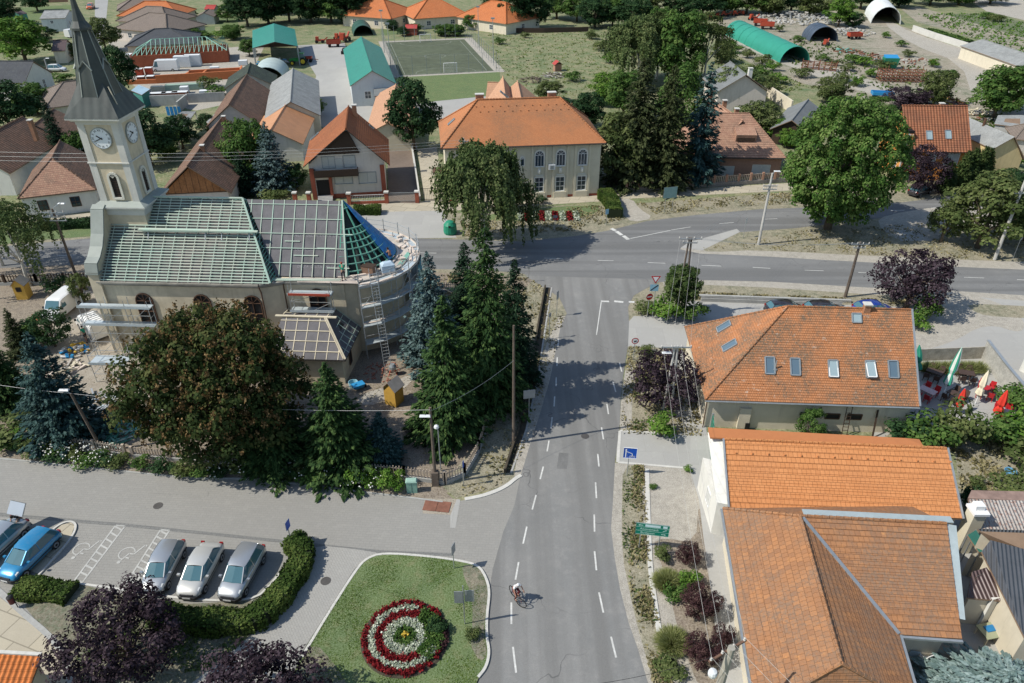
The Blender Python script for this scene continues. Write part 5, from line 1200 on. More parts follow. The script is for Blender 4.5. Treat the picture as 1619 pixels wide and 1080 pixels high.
ridgehouse('green_hut','small teal garden hut near the dark trees','hut',(22,18),(34,16),3.0,1.8,2.2,plain('teal_wall',(.08,.28,.24),.8),r_brn,oh=.1)
# ---- 10 upper street
for (lab,r0,r1,w,ze,zr,mt,wl) in (
 ('orange hipped bungalow nearest the top of the street',(228,2),(262,2),6.5,3,6.2,t_oran,w_cream),
 ('bungalow with a chocolate brown hipped roof below the orange one',(232,10),(256,11),6.5,3,6.2,t_brgy,w_cream),
 ('bungalow with a wide grey-brown hipped roof and a small roof window',(236,20),(262,22),7.0,3,6.4,t_brgy,w_pale),
 ('slate grey hipped roof next to the roof under construction',(244,46),(268,45),6.8,3,5.6,t_dgry,w_cream),
 ('brown roof at the very top behind the orange bungalow',(212,-4),(232,-5),6,3,5.8,t_brgy,w_cream),
 ('orange hipped roof left of the football pitch',(590,-2),(606,-1),7.5,3,7.0,t_oran,w_cream),
 ('orange hipped roof with a porch behind the far goal',(676,-1),(693,-2),7.5,3,7.0,t_oran,w_cream),
 ('orange hipped roof behind trees right of the pitch',(776,1),(800,4),7.5,3,7.2,t_oran,w_cream)):
 h=ridgehouse('bungalow',lab,'house',r0,r1,zr,w,ze,wl,mt,hl=w*.95,hr=w*.95,oh=.5,group='bungalows in the upper streets',lift=0,ridger=.16)
 for u in (.25,.7):h.win('S',h.L*u,.9,1.3,1.2,pane='glass',trim=None)
 h.win('E',h.D*.5,.9,1.3,1.2)
ridgehouse('garden_shed','small dark roofed garden shed between the lawns','shed',(322,20),(330,14),3.4,2.6,2.2,w_white,t_brgy,oh=.2)
ridgehouse('garden_shed','red roofed shed beside the pale garage','shed',(326,8),(342,8),3.4,2.4,2.5,w_white,plain('red_roof',(.36,.05,.04),.6),oh=.2)
ridgehouse('garden_shed','little red wooden shed beside the round bush by the pitch','shed',(641,39),(660,39),2.6,1.8,1.9,w_red,plain('red_roof',(.36,.05,.04),.6),oh=.2)
# ---- 11 houses right of the tall conifers
h=House('hip_roof_house','ochre house with a pinkish tile hip roof and attic dormer behind a fence','house',A=(1075,248),B=(1243,250),ze=3.1,oh=.5,ohs=.4,depth=9.6,wall=w_rust)
h.walls(3.1);h.L_=h.L
h.roof(t_pink,DS,5.0,5.0,5.0,row=.36,lift=.03,gutter=DS)
for px,py in ((1146,270),(1203,268)):h.winpx('S',px,py,2.6,1.4,pane='shutter',frame='stucco_trim',mull=(1,0))
mb=MB();o_,u_,v_,n_=axes(h.planes[0]);c_=h.loc(hit(1178,213,h.wld(o_),h.wld(n_)-h.wld((0,0,0))));mb.hexa([c_+V((-1.5,-.9,-.7)),c_+V((1.5,-.9,-.7)),c_+V((1.5,1.3,0)),c_+V((-1.5,1.3,0)),c_+V((-1.5,-1.1,.25)),c_+V((1.5,-1.1,.25)),c_+V((1.4,1.7,1.2)),c_+V((-1.4,1.7,1.2))]);dm=mb.build('dormer',t_pink,h.rf)
mb=MB();mb.box(c_+V((0,-.95,-.65)),(2.6,.12,.7));mb.build('dormer_front',MATS['dark_wood'],dm)
ridgehouse('rear_wing','long pinkish tiled rear wing running back behind the blue conifer','building',(1122,155),(1166,185),7.4,3.6,3.1,w_rust,t_pink,oh=.3,e1=2).chimney(1125,143,w=.6,d=.6,z0=6,top=9)
for px,py,lab in ((1147,157,'brick chimney with metal flue beside it behind the hip roof'),(1166,170,'brick chimney nearest the attic dormer')):
 t=thing('chimney_stack',lab,'chimney',P(px,py-2,8.0),0);t.location.z=5;mb=MB();mb.box((0,0,0),(.6,.6,2.6));mb.build('stack',MATS['brick'],t);mb=MB();mb.box((0,0,2.6),(.75,.75,.12));mb.build('cap',m_kerb,t)
h=ridgehouse('grey_gable_house','house with a plain dark grey gable roof among trees left of the green tunnel','house',(1154,97),(1180,118),6.8,4.6,3.6,w_pale,r_bit,oh=.5);h.chimney(1187,108,w=.8,d=.7,z0=4.5,top=7.6,mat=w_white)
wallseg('garden_wall','cream stepped garden wall behind the dark leaf hedge',[(1212,152),(1250,178)],2.2,.3,w_cream)
h=ridgehouse('garden_gazebo','timber gazebo with a green-grey felt gable roof','gazebo',(1278,157),(1252,190),4.4,2.7,2.5,MATS['dark_wood'],r_bit,oh=.5)
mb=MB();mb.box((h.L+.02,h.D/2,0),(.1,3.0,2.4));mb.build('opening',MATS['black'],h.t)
# ---- 12 orange house
O=House('orange_house','bright orange house with a reddish tile roof, two roof windows and a balcony cut','house',A=(1432,240),B=(1537,241),ze=4.4,oh=.5,ohs=.25,depth=8.6,wall=w_oran)
O.walls(4.4,axis='x',rise=4.6);O.roof(t_terr,DS,5.3,0,0,row=.36,lift=.035,ridger=.12)
for px,py in ((1469,214),(1499,213)):O.skylight(0,px,py,.8,1.3,glass=MATS['glass_pale'])
O.winpx('S',1504,252,2.0,1.7,pane='shutter');O.winpx('S',1474,250,1.0,1.6,pane='shutter');O.chimney(at=(5.6,4.7),w=.6,d=.5,z0=8,top=9.95)
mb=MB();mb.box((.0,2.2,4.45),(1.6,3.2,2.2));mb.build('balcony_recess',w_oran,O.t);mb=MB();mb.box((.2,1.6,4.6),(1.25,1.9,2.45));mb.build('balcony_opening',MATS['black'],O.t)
mb=MB();mb.box((-.6,2.2,4.2),(1.2,3.4,.15));mb.box((-1.15,2.2,4.35),(.06,3.4,.9));mb.build('balcony',w_oran,O.t)
for y in (2.2,6.4):O.win('W',y,1.0,1.2,1.3)
t=thing('yellow_barn','plain ochre yellow barn with a windowless gable beside the orange house','barn',(0,0,0));a_,b_,c_=P(1552,282),P(1604,282),P(1540,230);t.location=a_
gz=6.3;A1,B1=V((0,0,0)),b_-a_;d_=V((-1.5,11.5,0));mid=(A1+B1)/2
mb=MB();mb.poly([A1,B1,B1+V((0,0,3.0)),mid+V((0,0,gz)),A1+V((0,0,4.6))]);mb.poly([A1+d_,A1,A1+V((0,0,4.6)),A1+d_+V((0,0,4.6))]);mb.poly([B1,B1+d_,B1+d_+V((0,0,3)),B1+V((0,0,3))]);mb.poly([B1+d_,A1+d_,A1+d_+V((0,0,4.6)),mid+d_+V((0,0,gz)),B1+d_+V((0,0,3))]);mb.build('wall',w_yell,t)
roof_mesh([[B1+V((.4,-.3,2.85)),B1+d_+V((.4,0,2.85)),mid+d_+V((0,0,gz)),mid+V((0,-.3,gz))],[A1+d_+V((-.1,0,4.5)),A1+V((-.1,-.3,4.5)),mid+V((0,-.3,gz)),mid+d_+V((0,0,gz))]],r_grey,SO,t,lift=0)
mb=MB();mb.tube([mid+V((-1,6,5.6)),mid+V((-1,6,7.2))],.2,8);mb.build('flue',MATS['brown_trim'],t)
wallseg('front_wall','low beige wall with a brown base in front of the orange house',[(1466,284),(1528,283)],1.0,.25,m_kerb)
# ---- 13 yard buildings upper right
h=ridgehouse('storage_shed','long cream storage shed under a grey fibre roof at the right edge','shed',(1552,62),(1700,110),4.4,4.6,2.9,w_cream,r_grey,oh=.3)
patchroof('scrap_shed','ramshackle grey shed patched with boards near the right edge','shed',[(1572,196,2.2),(1640,205,2.2),(1640,182,2.8),(1578,182,2.8)],r_grey,w_grey)
h=ridgehouse('round_hut','weathered hut with pale plank walls at the right edge','hut',(1625,195),(1690,200),4.0,3.0,2.2,plain('bleached_planks',(.46,.43,.38),.9,var=.25,scale=4),t_brgy,hl=2,hr=2,oh=.4)
wallseg('concrete_wall','pale panelled concrete wall along the yard track',[(1442,49),(1478,62),(1528,78)],1.6,.25,m_kerb)
def tunnel(name,label,c0,c1,r,mat,inner=None,ribs=0,h=1.0):
 """barrel-roofed tunnel from c0 (near mouth) to c1"""
 a,b=P(*c0),P(*c1);d=b-a;L=d.length;t=thing(name,label,'tunnel',a,math.atan2(d.y,d.x));N=12;mb=MB()
 arc=lambda x,rr:[(x,rr*math.cos(PI*k/N),rr*h*math.sin(PI*k/N)) for k in range(N+1)]
 K=max(2,int(L/1.5));mb.ring([arc(L*i/K,r*(1+(.015*math.sin(i*2.3)))) for i in range(K+1)],cap=False,close=False);mb.ring([arc(L,r-.08),arc(0,r-.08)],cap=False,close=False);mb.ring([arc(0,r),arc(0,r-.08)],cap=False,close=False)
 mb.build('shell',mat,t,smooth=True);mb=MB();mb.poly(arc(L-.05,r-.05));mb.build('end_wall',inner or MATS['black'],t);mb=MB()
 for i in range(0,K+1,1 if ribs else 3):
  p=arc(L*i/K,r+.03)
  for k in range(N):mb.bar(p[k],p[k+1],.1,.05)
 mb.build('hoop',mat if not ribs else MATS['zinc'],t);return t
tunnel('green_tunnel','long teal-green barrel tunnel with a dark open mouth',(1256,99),(1165,54),3.7,plain('green_cover',(.03,.24,.17),.5,var=.1,scale=.8))
tunnel('dark_tunnel','short dark blue corrugated tunnel beside rusty machinery',(1302,66),(1288,58),3.8,ribmat('navy_sheet',(.05,.07,.10),1.2,.1,.2))
tunnel('white_tunnel','white ribbed barrel shelter with a dark mouth at the top right',(1400,38),(1388,22),4.2,ribmat('white_sheet',(.62,.64,.62),.9,.05,.06),h=1.15)
tunnel('green_tunnel','small dark green barrel shelter behind the green barn',(575,57),(571,47),2.8,plain('dark_green_cover',(.04,.10,.08),.5))
tunnel('white_tunnel','low pale polytunnel beside the grey barn',(423,128),(432,112),3.6,plain('poly_cover',(.42,.50,.48),.4,var=.1),h=.8)
# ---- 14 house under construction
t=thing('unfinished_house','brick shell with open green roof trusses on the building site','house',P(214,107));L0=t.location;a_,b_=P(214,107)-L0,P(362,98)-L0;ang=math.atan2(b_.y,b_.x);t.rotation_euler=(0,0,ang);LL=b_.length;DD=9.0
mb=MB()
for p,q in (((0,0),(LL,0)),((LL,0),(LL,DD)),((0,0),(0,DD)),((0,DD),(LL,DD))):mb.bar((*p,1.3),(*q,1.3),.3,2.6)
mb.build('wall',plain('hollow_brick',(.34,.10,.05),.9,var=.2,scale=3),t);mb=MB();hz=2.7;rr_=5.3
for i in range(21):
 x=LL*i/20;e=min(x,LL-x);top=min(1,e/(DD/2));
 mb.bar((x,-.4,hz),(x,DD/2*top if top < 1 else DD/2,hz+(rr_-hz)*top),.1);mb.bar((x,DD+.4,hz),(x,DD-DD/2*top,hz+(rr_-hz)*top),.1);mb.bar((x,0,hz),(x,DD,hz),.08)
mb.bar((DD/2,DD/2,rr_),(LL-DD/2,DD/2,rr_),.12)
for x0,x1 in ((0,DD/2),(LL,LL-DD/2)):mb.bar((x0,0,hz),(x1,DD/2,rr_),.14);mb.bar((x0,DD,hz),(x1,DD/2,rr_),.14);[mb.bar((x0,y,hz),(x1+(x0-x1)*abs(y-DD/2)/(DD/2),y,rr_-(rr_-hz)*abs(y-DD/2)/(DD/2)),.09) for y in (1.5,3,6,7.5)]
mb.build('truss',plain('pale_green_timber',(.28,.50,.40),.8,var=.15),t);mb=MB();
for i in range(7):y=DD-.3-i*.62;zz=hz+(rr_-hz)*(DD-y)/(DD/2);mb.bar((LL-4.4+i*.6*1.0,y,zz+.1),(LL,y,zz+.1) if False else (LL-4.4+4.2,y,zz+.1),.06)
mb.build('batten',m_grn,t)
t=thing('brick_shell','half built orange brick walls in front of the white van','wall',P(248,132));mb=MB()
for p,q,h_ in (((0,0),(17,5),1.7),((17,5),(16,9),1.9),((16,9),(5,6),1.5),((5,6),(5,2),1.2),((9,2.5),(8.6,7),1.4),((0,0),(-6,-1),.9)):mb.bar((*p,h_/2),(*q,h_/2),.35,h_)
mb.build('brickwork',plain('orange_block',(.50,.16,.06),.9,var=.15,scale=2),t)
# kiosk bottom left
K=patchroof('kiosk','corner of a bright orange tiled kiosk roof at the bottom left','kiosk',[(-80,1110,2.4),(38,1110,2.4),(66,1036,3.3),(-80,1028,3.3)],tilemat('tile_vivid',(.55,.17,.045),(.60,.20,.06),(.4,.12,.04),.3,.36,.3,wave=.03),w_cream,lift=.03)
mb=MB();p,q=P(-80,1028,3.3)-K.location,P(66,1036,3.3)-K.location;mb.bar(p+V((0,0,.08)),q+V((0,0,.08)),.18,.1);mb.build('ridge_cap',m_kerb,K)
# ============================================================ TREES
G1=leafmat('leaf_green',[(.028,.065,.014),(.055,.115,.024),(.125,.19,.05)]);G2=leafmat('leaf_olive',[(.04,.06,.018),(.075,.105,.032),(.15,.175,.065)])
G3=leafmat('leaf_dark',[(.012,.032,.012),(.022,.055,.02),(.05,.095,.035)]);G4=leafmat('leaf_bright',[(.035,.09,.012),(.075,.16,.022),(.16,.25,.05)])
G5=leafmat('leaf_willow',[(.045,.075,.025),(.09,.13,.045),(.18,.21,.085)]);G6=leafmat('leaf_plane',[(.03,.075,.014),(.07,.14,.028),(.17,.24,.07)])
GP=leafmat('leaf_purple',[(.014,.009,.013),(.03,.019,.026),(.075,.055,.066)],.12);GPR=leafmat('leaf_plum',[(.02,.010,.012),(.045,.02,.022),(.09,.05,.045)],.15)
GO=leafmat('leaf_ailanthus',[(.02,.035,.010),(.04,.062,.018),(.095,.105,.035)]);GOS=leafmat('seed_cluster',[(.085,.055,.02),(.16,.10,.042),(.25,.17,.08)],.15)
S1=leafmat('needle_green',[(.012,.034,.010),(.032,.068,.02),(.085,.135,.04)],.1);S2=leafmat('needle_dark',[(.008,.022,.012),(.016,.04,.02),(.035,.07,.035)],.1)
S3=leafmat('needle_blue',[(.03,.06,.058),(.075,.12,.115),(.17,.24,.23)],.08);S4=leafmat('needle_olive',[(.022,.032,.012),(.045,.058,.022),(.09,.105,.045)],.1);S5=leafmat('needle_pale_blue',[(.09,.14,.13),(.17,.24,.225),(.30,.38,.36)],.08)
S6=leafmat('needle_teal',[(.015,.04,.038),(.035,.075,.068),(.085,.14,.13)],.08);TH=leafmat('thuja',[(.02,.04,.012),(.045,.075,.02),(.10,.13,.045)],.1)
BK=plain('bark',(.115,.09,.065),.95,var=.3,scale=6,bmp=.03);BW=plain('birch_bark',(.50,.48,.43),.9,var=.4,scale=5);BR=plain('spruce_bark',(.13,.10,.08),.95,var=.3,scale=6)
def limbs(H,R,cb,n=6,r=.22,seed=1,mat=BK,par=None,name='trunk',straight=False):
 rg=np.random.default_rng(seed);mb=MB();top=cb+(H-cb)*.55;pts=[(0,0,-.1)]
 for k in range(1,5):t=k/4;pts.append(((0 if straight else rg.normal()*.12*t*R*.3),(0 if straight else rg.normal()*.12*t*R*.3),top*t))
 mb.tube(pts,[r*1.25,r,r*.85,r*.6,r*.3],8)
 for i in range(n):
  a=2*PI*i/n+rg.random();z0=cb*.75+rg.random()*(top-cb)*.6;e=(math.cos(a)*R*.62,math.sin(a)*R*.62,z0+(H-z0)*rg.uniform(.25,.6))
  mb.tube([(0,0,z0),(e[0]*.5,e[1]*.5,z0+(e[2]-z0)*.62),e],[r*.5,r*.32,r*.1],5)
 return mb.build(name,mat,par,smooth=True)
PROTO={}
def proto(key,crownf,trunkf):
 t=bpy.data.objects.new('proto',None);PROTO[key]=(crownf,trunkf)
def broad(seed,R,H,cb,n=34,leaf=.26,per=75,lr=.33,shape='egg',up=.25,**k):
 L=crown_lumps(R,H-cb,cb,n,lr,shape,seed,**k);c,nn,s,t=lumps_leaves(L,per,leaf,up=up);return c,nn,s,t
def conifer(seed,R,H,cb=.4,dens=1.0,leaf=.30,droop=.28,ragged=.25,power=.85):
 rg=np.random.default_rng(seed);cs,al,ts,ss,ns=[],[],[],[],[]
 z=cb
 while z < H*.985:
  f=1-(z-cb)/(H-cb);rmax=R*f ** power+.08;nb=int(5+7*f)
  for i in range(nb):
   a=rg.random()*2*PI;ln=rmax*rg.uniform(1-ragged,1.08);k=max(3,int(13*ln*dens*(1.0 if ln > .8 else 1.5)));t=rg.random(k) ** .65
   lat=rg.normal(size=k)*.13*ln*np.sin(PI*np.clip(t,.1,.95)) ;d=np.array([math.cos(a),math.sin(a)]);p=np.array([-d[1],d[0]])
   x=d[0]*t*ln+p[0]*lat;y=d[1]*t*ln+p[1]*lat;zz=z-droop*ln*t ** 1.4+.10*ln*t+rg.normal(size=k)*.05+(.12*ln*(t > .85))
   cs.append(np.stack([x,y,zz],1));al.append(np.stack([d[0]+p[0]*lat*1.5,d[1]+p[1]*lat*1.5,-droop*1.0*np.ones(k)+rg.normal(size=k)*.2],1))
   ns.append(np.stack([rg.normal(size=k)*.45+d[0]*.35,rg.normal(size=k)*.45+d[1]*.35,np.ones(k)],1));ts.append(np.full(k,rg.random()*.6)+.4*t*rg.random());ss.append(leaf*rg.uniform(.6,1.2,k)*(.55+.45*f))
  z += (.24+.1*f)/max(.6,dens)*1.0
 return np.concatenate(cs),np.concatenate(ns),np.concatenate(ss),np.concatenate(ts),np.concatenate(al)
def weep(seed,R,H,cb,n=16,leaf=.14,per=15):
 """hanging curtains: n branch tips, each with a bundle of twigs of its own length"""
 rg=np.random.default_rng(seed);cs,ts,ss=[],[],[]
 for i in range(n):
  a=2.4*i+rg.normal()*.3;u=math.sqrt((i+.5)/n)*rg.uniform(.8,1.1);bx,by=R*u*math.cos(a),R*u*math.sin(a);bz=cb+(H-cb)*(1-.55*u*u)*rg.uniform(.72,1.0);bl=rg.uniform(1.6,4.8)*(.5+.8*u);tn=rg.random()
  for j in range(per):
   x,y=bx+rg.normal()*.55,by+rg.normal()*.55;z0=bz+rg.normal()*.35+.4;ln=min(z0-.5,bl*rg.uniform(.35,1.1));k=int(24*ln);t=rg.random(k);sw=.07+.10*(1-t)
   cs.append(np.stack([x*(1+.06*t)+rg.normal(size=k)*sw,y*(1+.06*t)+rg.normal(size=k)*sw,z0-ln*t ** 1.1],1));ts.append(np.full(k,tn*.6+.4*rg.random()));ss.append(leaf*rg.uniform(.7,1.4,k))
  k=260;d=sph(k);d[:,2]=np.abs(d[:,2]);cs.append(np.array([bx*.85,by*.85,bz])+d*np.array([.95,.95,.6]));ts.append(np.full(k,tn));ss.append(leaf*rg.uniform(.8,1.5,k))
 c=np.concatenate(cs);n_=RNG.normal(size=c.shape)*.6;n_[:,:2] += c[:,:2]/R;n_[:,2] += .3;al=np.tile(np.array([[0,0,-1.0]]),(len(c),1))+RNG.normal(size=c.shape)*.35
 return c,n_,np.concatenate(ss),np.concatenate(ts),al
DATA={}
def crownmesh(key,f,mat,pointy=False,aspect=1.2):
 r=f();o=quads('crown',r[0],r[1],r[2],mat,tone=r[3],along=r[4] if len(r) > 4 else None,aspect=aspect,pointy=pointy);m=o.data;bpy.data.objects.remove(o);return m
def setup(key,f,mat,R,H,cb,trunk=dict(),pointy=False,aspect=1.2,extra=None):
 m=crownmesh(key,f,mat,pointy,aspect);tk=limbs(H,R,cb,**trunk);tm=tk.data;bpy.data.objects.remove(tk);ex=crownmesh(key,extra[0],extra[1]) if extra else None;DATA[key]=(m,tm,R,H,ex)
setup('b1',lambda:broad(1,4,9,.9,n=80,lr=.25,per=120,leaf=.24),G1,4,9,1.2);setup('b2',lambda:broad(2,4,8,.5,n=75,lr=.27,per=115,leaf=.24,shape='round'),G1,4,8,1.0);setup('b3',lambda:broad(3,3,7,.9,n=55,leaf=.19,per=170,lr=.28),G2,3,7,1.2)
setup('big',lambda:broad(4,7.6,13.5,.7,n=620,leaf=.21,per=150,lr=.105,shape='round',up=.4,jag=1.03,vr=(.7,1.15)),G6,7.6,13.5,1.2,dict(n=9,r=.45))
def seedf():
 r=broad(5,7.0,11.2,1.6,n=120,leaf=.22,per=26,lr=.19,shape='flat');L=RNG.random(len(r[0])) ;return r
OC=crown_lumps(7.0,9.9,.8,430,.13,'round',9,vr=(.5,1.35))
def orf():return lumps_leaves(OC,105,.21,shell=.5,up=.3)
def ors():
 c=[]
 for x,y,z,r in OC:
  k=3 if z > 3 else 1
  for _ in range(k):d=sph(1)[0];d[2]=abs(d[2]);q=np.array([x,y,z])+d*r*1.05;c.append(q+RNG.normal(size=(16,3))*.13)
 c=np.concatenate(c);return c,RNG.normal(size=c.shape),np.full(len(c),.14),RNG.random(len(c))
setup('ora',orf,GO,7.0,11.2,1.6,dict(n=8,r=.4),extra=(ors,GOS))
setup('pu',lambda:broad(6,4.2,7.2,.7,n=170,leaf=.16,per=165,lr=.17,shape='round'),GP,4.2,7.2,1.2,dict(n=8,r=.2));setup('pu2',lambda:broad(7,3.4,5.6,.4,n=95,leaf=.16,per=165,lr=.2,shape='round'),GP,3.4,5.6,1.0)
setup('sp1',lambda:conifer(1,3.2,10,.3,1.7,leaf=.21,ragged=.35),S1,3.2,10,.6,dict(n=0,r=.2,mat=BR,straight=True),True,2.1);setup('sp2',lambda:conifer(2,3.6,13,.6,1.55,leaf=.24,droop=.42,ragged=.5,power=.7),S2,3.6,13,1,dict(n=0,r=.28,mat=BR,straight=True),True,1.9)
setup('blu',lambda:conifer(3,3.0,9,.3,1.7,droop=.12,ragged=.3,leaf=.21),S3,3.0,9,.5,dict(n=0,r=.2,mat=BR,straight=True),True,1.7);setup('ced',lambda:conifer(8,3.4,13,.8,.95,droop=.2,ragged=.5,leaf=.34),S6,3.4,13,1,dict(n=0,r=.28,mat=BR,straight=True),True,2.2)
setup('thu',lambda:conifer(4,1.0,5,.1,2.6,leaf=.2,droop=-.8,ragged=.15,power=.6),TH,1.0,5,.3,dict(n=0,r=.1,straight=True),True,1.6)
setup('wee',lambda:weep(1,4.6,10.5,4.0,n=42,leaf=.17,per=17),G5,4.6,10.5,3,dict(n=9,r=.25,mat=BW));setup('bir',lambda:weep(2,4.0,9.5,3.4,n=15,leaf=.13,per=9),G5,4.0,9.5,3.2,dict(n=10,r=.16,mat=BW))
setup('bush',lambda:broad(8,1.2,1.7,.05,n=16,leaf=.12,per=330,lr=.42,shape='round'),G1,1.2,1.7,.2,dict(n=4,r=.05));setup('bush2',lambda:broad(9,1.2,1.6,.05,n=12,leaf=.14,per=260,lr=.45,shape='flat'),G1,1.2,1.6,.2,dict(n=4,r=.05))
setup('ball',lambda:broad(10,2.0,4.2,.5,n=110,leaf=.12,per=330,lr=.2,shape='round'),G2,2.0,4.2,1.0,dict(n=5,r=.09))
setup('ball2',lambda:broad(10,1.8,5.5,1.9,n=130,leaf=.12,per=520,lr=.26,shape='round'),G2,1.7,5.5,2.0,dict(n=5,r=.09))
def plant(key,px,py,H,R,label,cat='tree',name='tree',mat=None,group=None,seed=0,bark=None,at=None,z=0,mat2=None):
 cm,tm,R0,H0,ex=DATA[key];p=P(px,py) if at is None else V(at);t=thing(name,label,cat,(p.x,p.y,z),random.uniform(0,6.28),group,scale=(R/R0,R/R0,H/H0))
 for nm,me,mm in (('crown',cm,mat),('trunk',tm,bark),('seed_cluster',ex,mat2)):
  if me is None:continue
  o=bpy.data.objects.new(nm,me);C.objects.link(o);o.parent=t
  if mm is not None:o.material_slots[0].link='OBJECT';o.material_slots[0].material=mm
  if name in ('shrub','bush') and nm == 'trunk':o.name='stem'
 return t
# churchyard
plant('ora',372,712,12.2,6.1,'huge broad tree covered in orange-brown seed clusters in front of the church nave')
plant('sp1',540,738,9.6,3.6,'pointed green spruce by the fence in front of the sacristy',name='conifer')
plant('sp2',440,735,7.2,3.4,'dark shaded spruce between the orange-brown tree and the pointed spruce',name='conifer',mat=S1)
plant('sp1',607,728,4.8,2.0,'small grey-green spruce just right of the pointed spruce',name='conifer',mat=S6)
plant('blu',688,585,11.9,3.4,'blue spruce with a golden tip right of the church scaffolding',name='conifer')
plant('sp1',711,688,12.9,3.6,'green spruce with a bare trunk foot standing in front of the blue spruce',name='conifer')
plant('sp2',772,645,16.6,3.9,'tallest dark spruce at the street side of the churchyard',name='conifer',mat=S1)
plant('sp2',813,600,12.0,2.7,'dark spruce leaning over the verge beside the street',name='conifer')
plant('sp2',740,560,11.6,3.0,'dark spruce filling the gap behind the two green ones',name='conifer')
plant('blu',108,690,9.8,3.6,'large dusky blue-green spruce by the tan gravel yard',name='conifer',mat=S6)
plant('sp1',22,640,6.6,2.7,'dark green spruce at the left edge of the churchyard',name='conifer')
plant('sp1',38,560,5.0,1.6,'thin drooping young spruce left of the round tree',name='conifer',mat=S4)
plant('ball',88,548,3.8,2.1,'round dense tree beside the white van',mat=G3);plant('bush',55,545,2.4,2.1,'light green bush next to the round tree by the van','bush','bush',G1)
plant('b3',135,480,3.6,1.3,'slim leafy tree against the west end of the church');plant('bush',92,462,1.8,1.6,'leafy bush behind the white van','bush','bush',G3)
plant('bir',48,452,9.2,4.2,'ragged weeping birch with white branches at the left edge');plant('bir',5,420,8.2,3.6,'dense hanging birch at the very left edge',mat=G2)
plant('bush2',25,690,1.6,2.2,'yellowish low bush at the left end of the fence','bush','bush',G2);plant('bush',45,690,1.3,1.8,'bright green bush inside the left end of the fence','bush','bush',G4)
plant('b3',240,540,6.0,2.0,'grey-green tree top in front of the first nave window',mat=S6)
# bushes along the fence on the side road
bx_=[(8,712),(32,716),(58,722),(82,726),(100,727),(122,733),(145,737),(170,740),(188,742),(225,744),(258,750),(292,756),(325,757),(352,757),(385,752),(412,752),(440,755),(470,760),(500,764),(530,768),(558,772),(585,776),(610,778),(628,779)]
_w=['at the very left end of the fence','second from the left end of the fence','below the left fence corner','of white roses left of the leaning lamp post','pale, just left of the leaning lamp post','directly below the leaning lamp post','wide one right of the leaning lamp post','dark one two right of the leaning lamp post','sparse one where the fence is broken','under the left side of the orange-brown tree','bright one under the orange-brown tree','shaded under the middle of the orange-brown tree','shaded with the tree shadow on the road before it','right of the long tree shadow','white flowered, right of the big tree trunk','below the dark shaded spruce','under the left side of the pointed spruce','directly under the pointed spruce','right of the pointed spruce','below the small grey-green spruce','white roses below the small spruce','bright green, third from the green cabinet','bright green, second from the green cabinet','bright green, next to the green cabinet']
for i,(px,py) in enumerate(bx_):
 plant('bush' if i % 2 else 'bush2',px,py-6,random.uniform(.8,1.15) if i < 20 else 1.5,random.uniform(.9,1.35),'rose bush '+_w[i],'bush','bush',(G1,G3,G2)[i % 3] if i < 20 else G4,'rose bushes along the iron fence')
fl=[]
for i in (3,4,5,6,7,13,14,17,19,20,21):
 p=P(bx_[i][0],bx_[i][1]-6);k=40;a=RNG.random(k)*6.28;r=RNG.random(k) ** .5*1.2;fl.append(np.stack([p.x+r*np.cos(a),p.y+r*np.sin(a),1.35-r*.45+RNG.random(k)*.25],1))
fl=np.concatenate(fl);o=quads('blossom',fl,RNG.normal(size=fl.shape)+np.array([0,0,1]),np.full(len(fl),.11),plain('white_blossom',(.62,.62,.56),.8));tag(o,'white rose blossoms scattered over the bushes along the fence','blossom',kind='stuff')
# street and north side
plant('wee',764,392,12.6,5.0,'tall weeping tree with long hanging twigs in front of the school');plant('ball',812,332,4.6,2.3,'small round tree on a thin trunk on the school lawn',mat=G2)
plant('bush',857,322,1.1,1.0,'small dark ball bush on the school lawn','bush','bush',G3)
plant('b1',655,238,11.4,4.4,'dense dark green tree between the tan shed and the school',mat=G3)
plant('b2',403,292,10.0,3.8,'leafy green tree beside the plank gable house',mat=G1);plant('blu',437,302,10.0,3.6,'bushy blue spruce left of the gable house',name='conifer');plant('sp2',388,308,6.0,2.4,'dark spruce under the leafy tree by the plank gable',name='conifer')
plant('bush2',436,318,1.6,2.0,'yellow-green rounded bush above the church ridge','bush','bush',G2);plant('b2',470,300,4.0,1.8,'small dark tree at the left wall of the gable house',mat=G3)
plant('sp2',1003,292,17.8,5.6,'very tall shaggy olive spruce left of the blue conifer',name='conifer',mat=S4);plant('sp2',1046,296,17.2,4.8,'tall shaggy olive spruce nearest the blue conifer',name='conifer',mat=S4);plant('b1',975,290,10.5,4.2,'brownish leafy tree at the foot of the tall spruces',mat=G2)
plant('ced',1100,288,17.0,4.4,'tall blue conifer in front of the pinkish hip roof',name='conifer');plant('b1',1068,230,12.5,4.6,'green tree behind the blue conifer',mat=G1)
plant('b2',895,205,5.5,4.0,'dark tree behind the right end of the school roof',mat=G3);plant('b1',930,205,6.5,3.6,'dark tree near the right corner of the school roof',mat=G3);plant('b2',962,165,6.4,4.0,'yellow-green tree at the edge of the meadow',mat=G4);plant('b1',985,185,8.5,4.0,'mid green tree left of the tall olive spruces',mat=G1)
plant('wee',1008,135,13.8,7.0,'broad grey-green willow beyond the tall spruces',mat=G5);plant('b1',1066,140,15.5,6.4,'bright green poplar right of the willow',mat=G1);plant('bir',1112,132,14,5.6,'loose birch right of the bright green poplar',mat=G2);plant('wee',1038,125,13.5,5.0,'brown tinged willow behind the bright poplar',mat=G2)
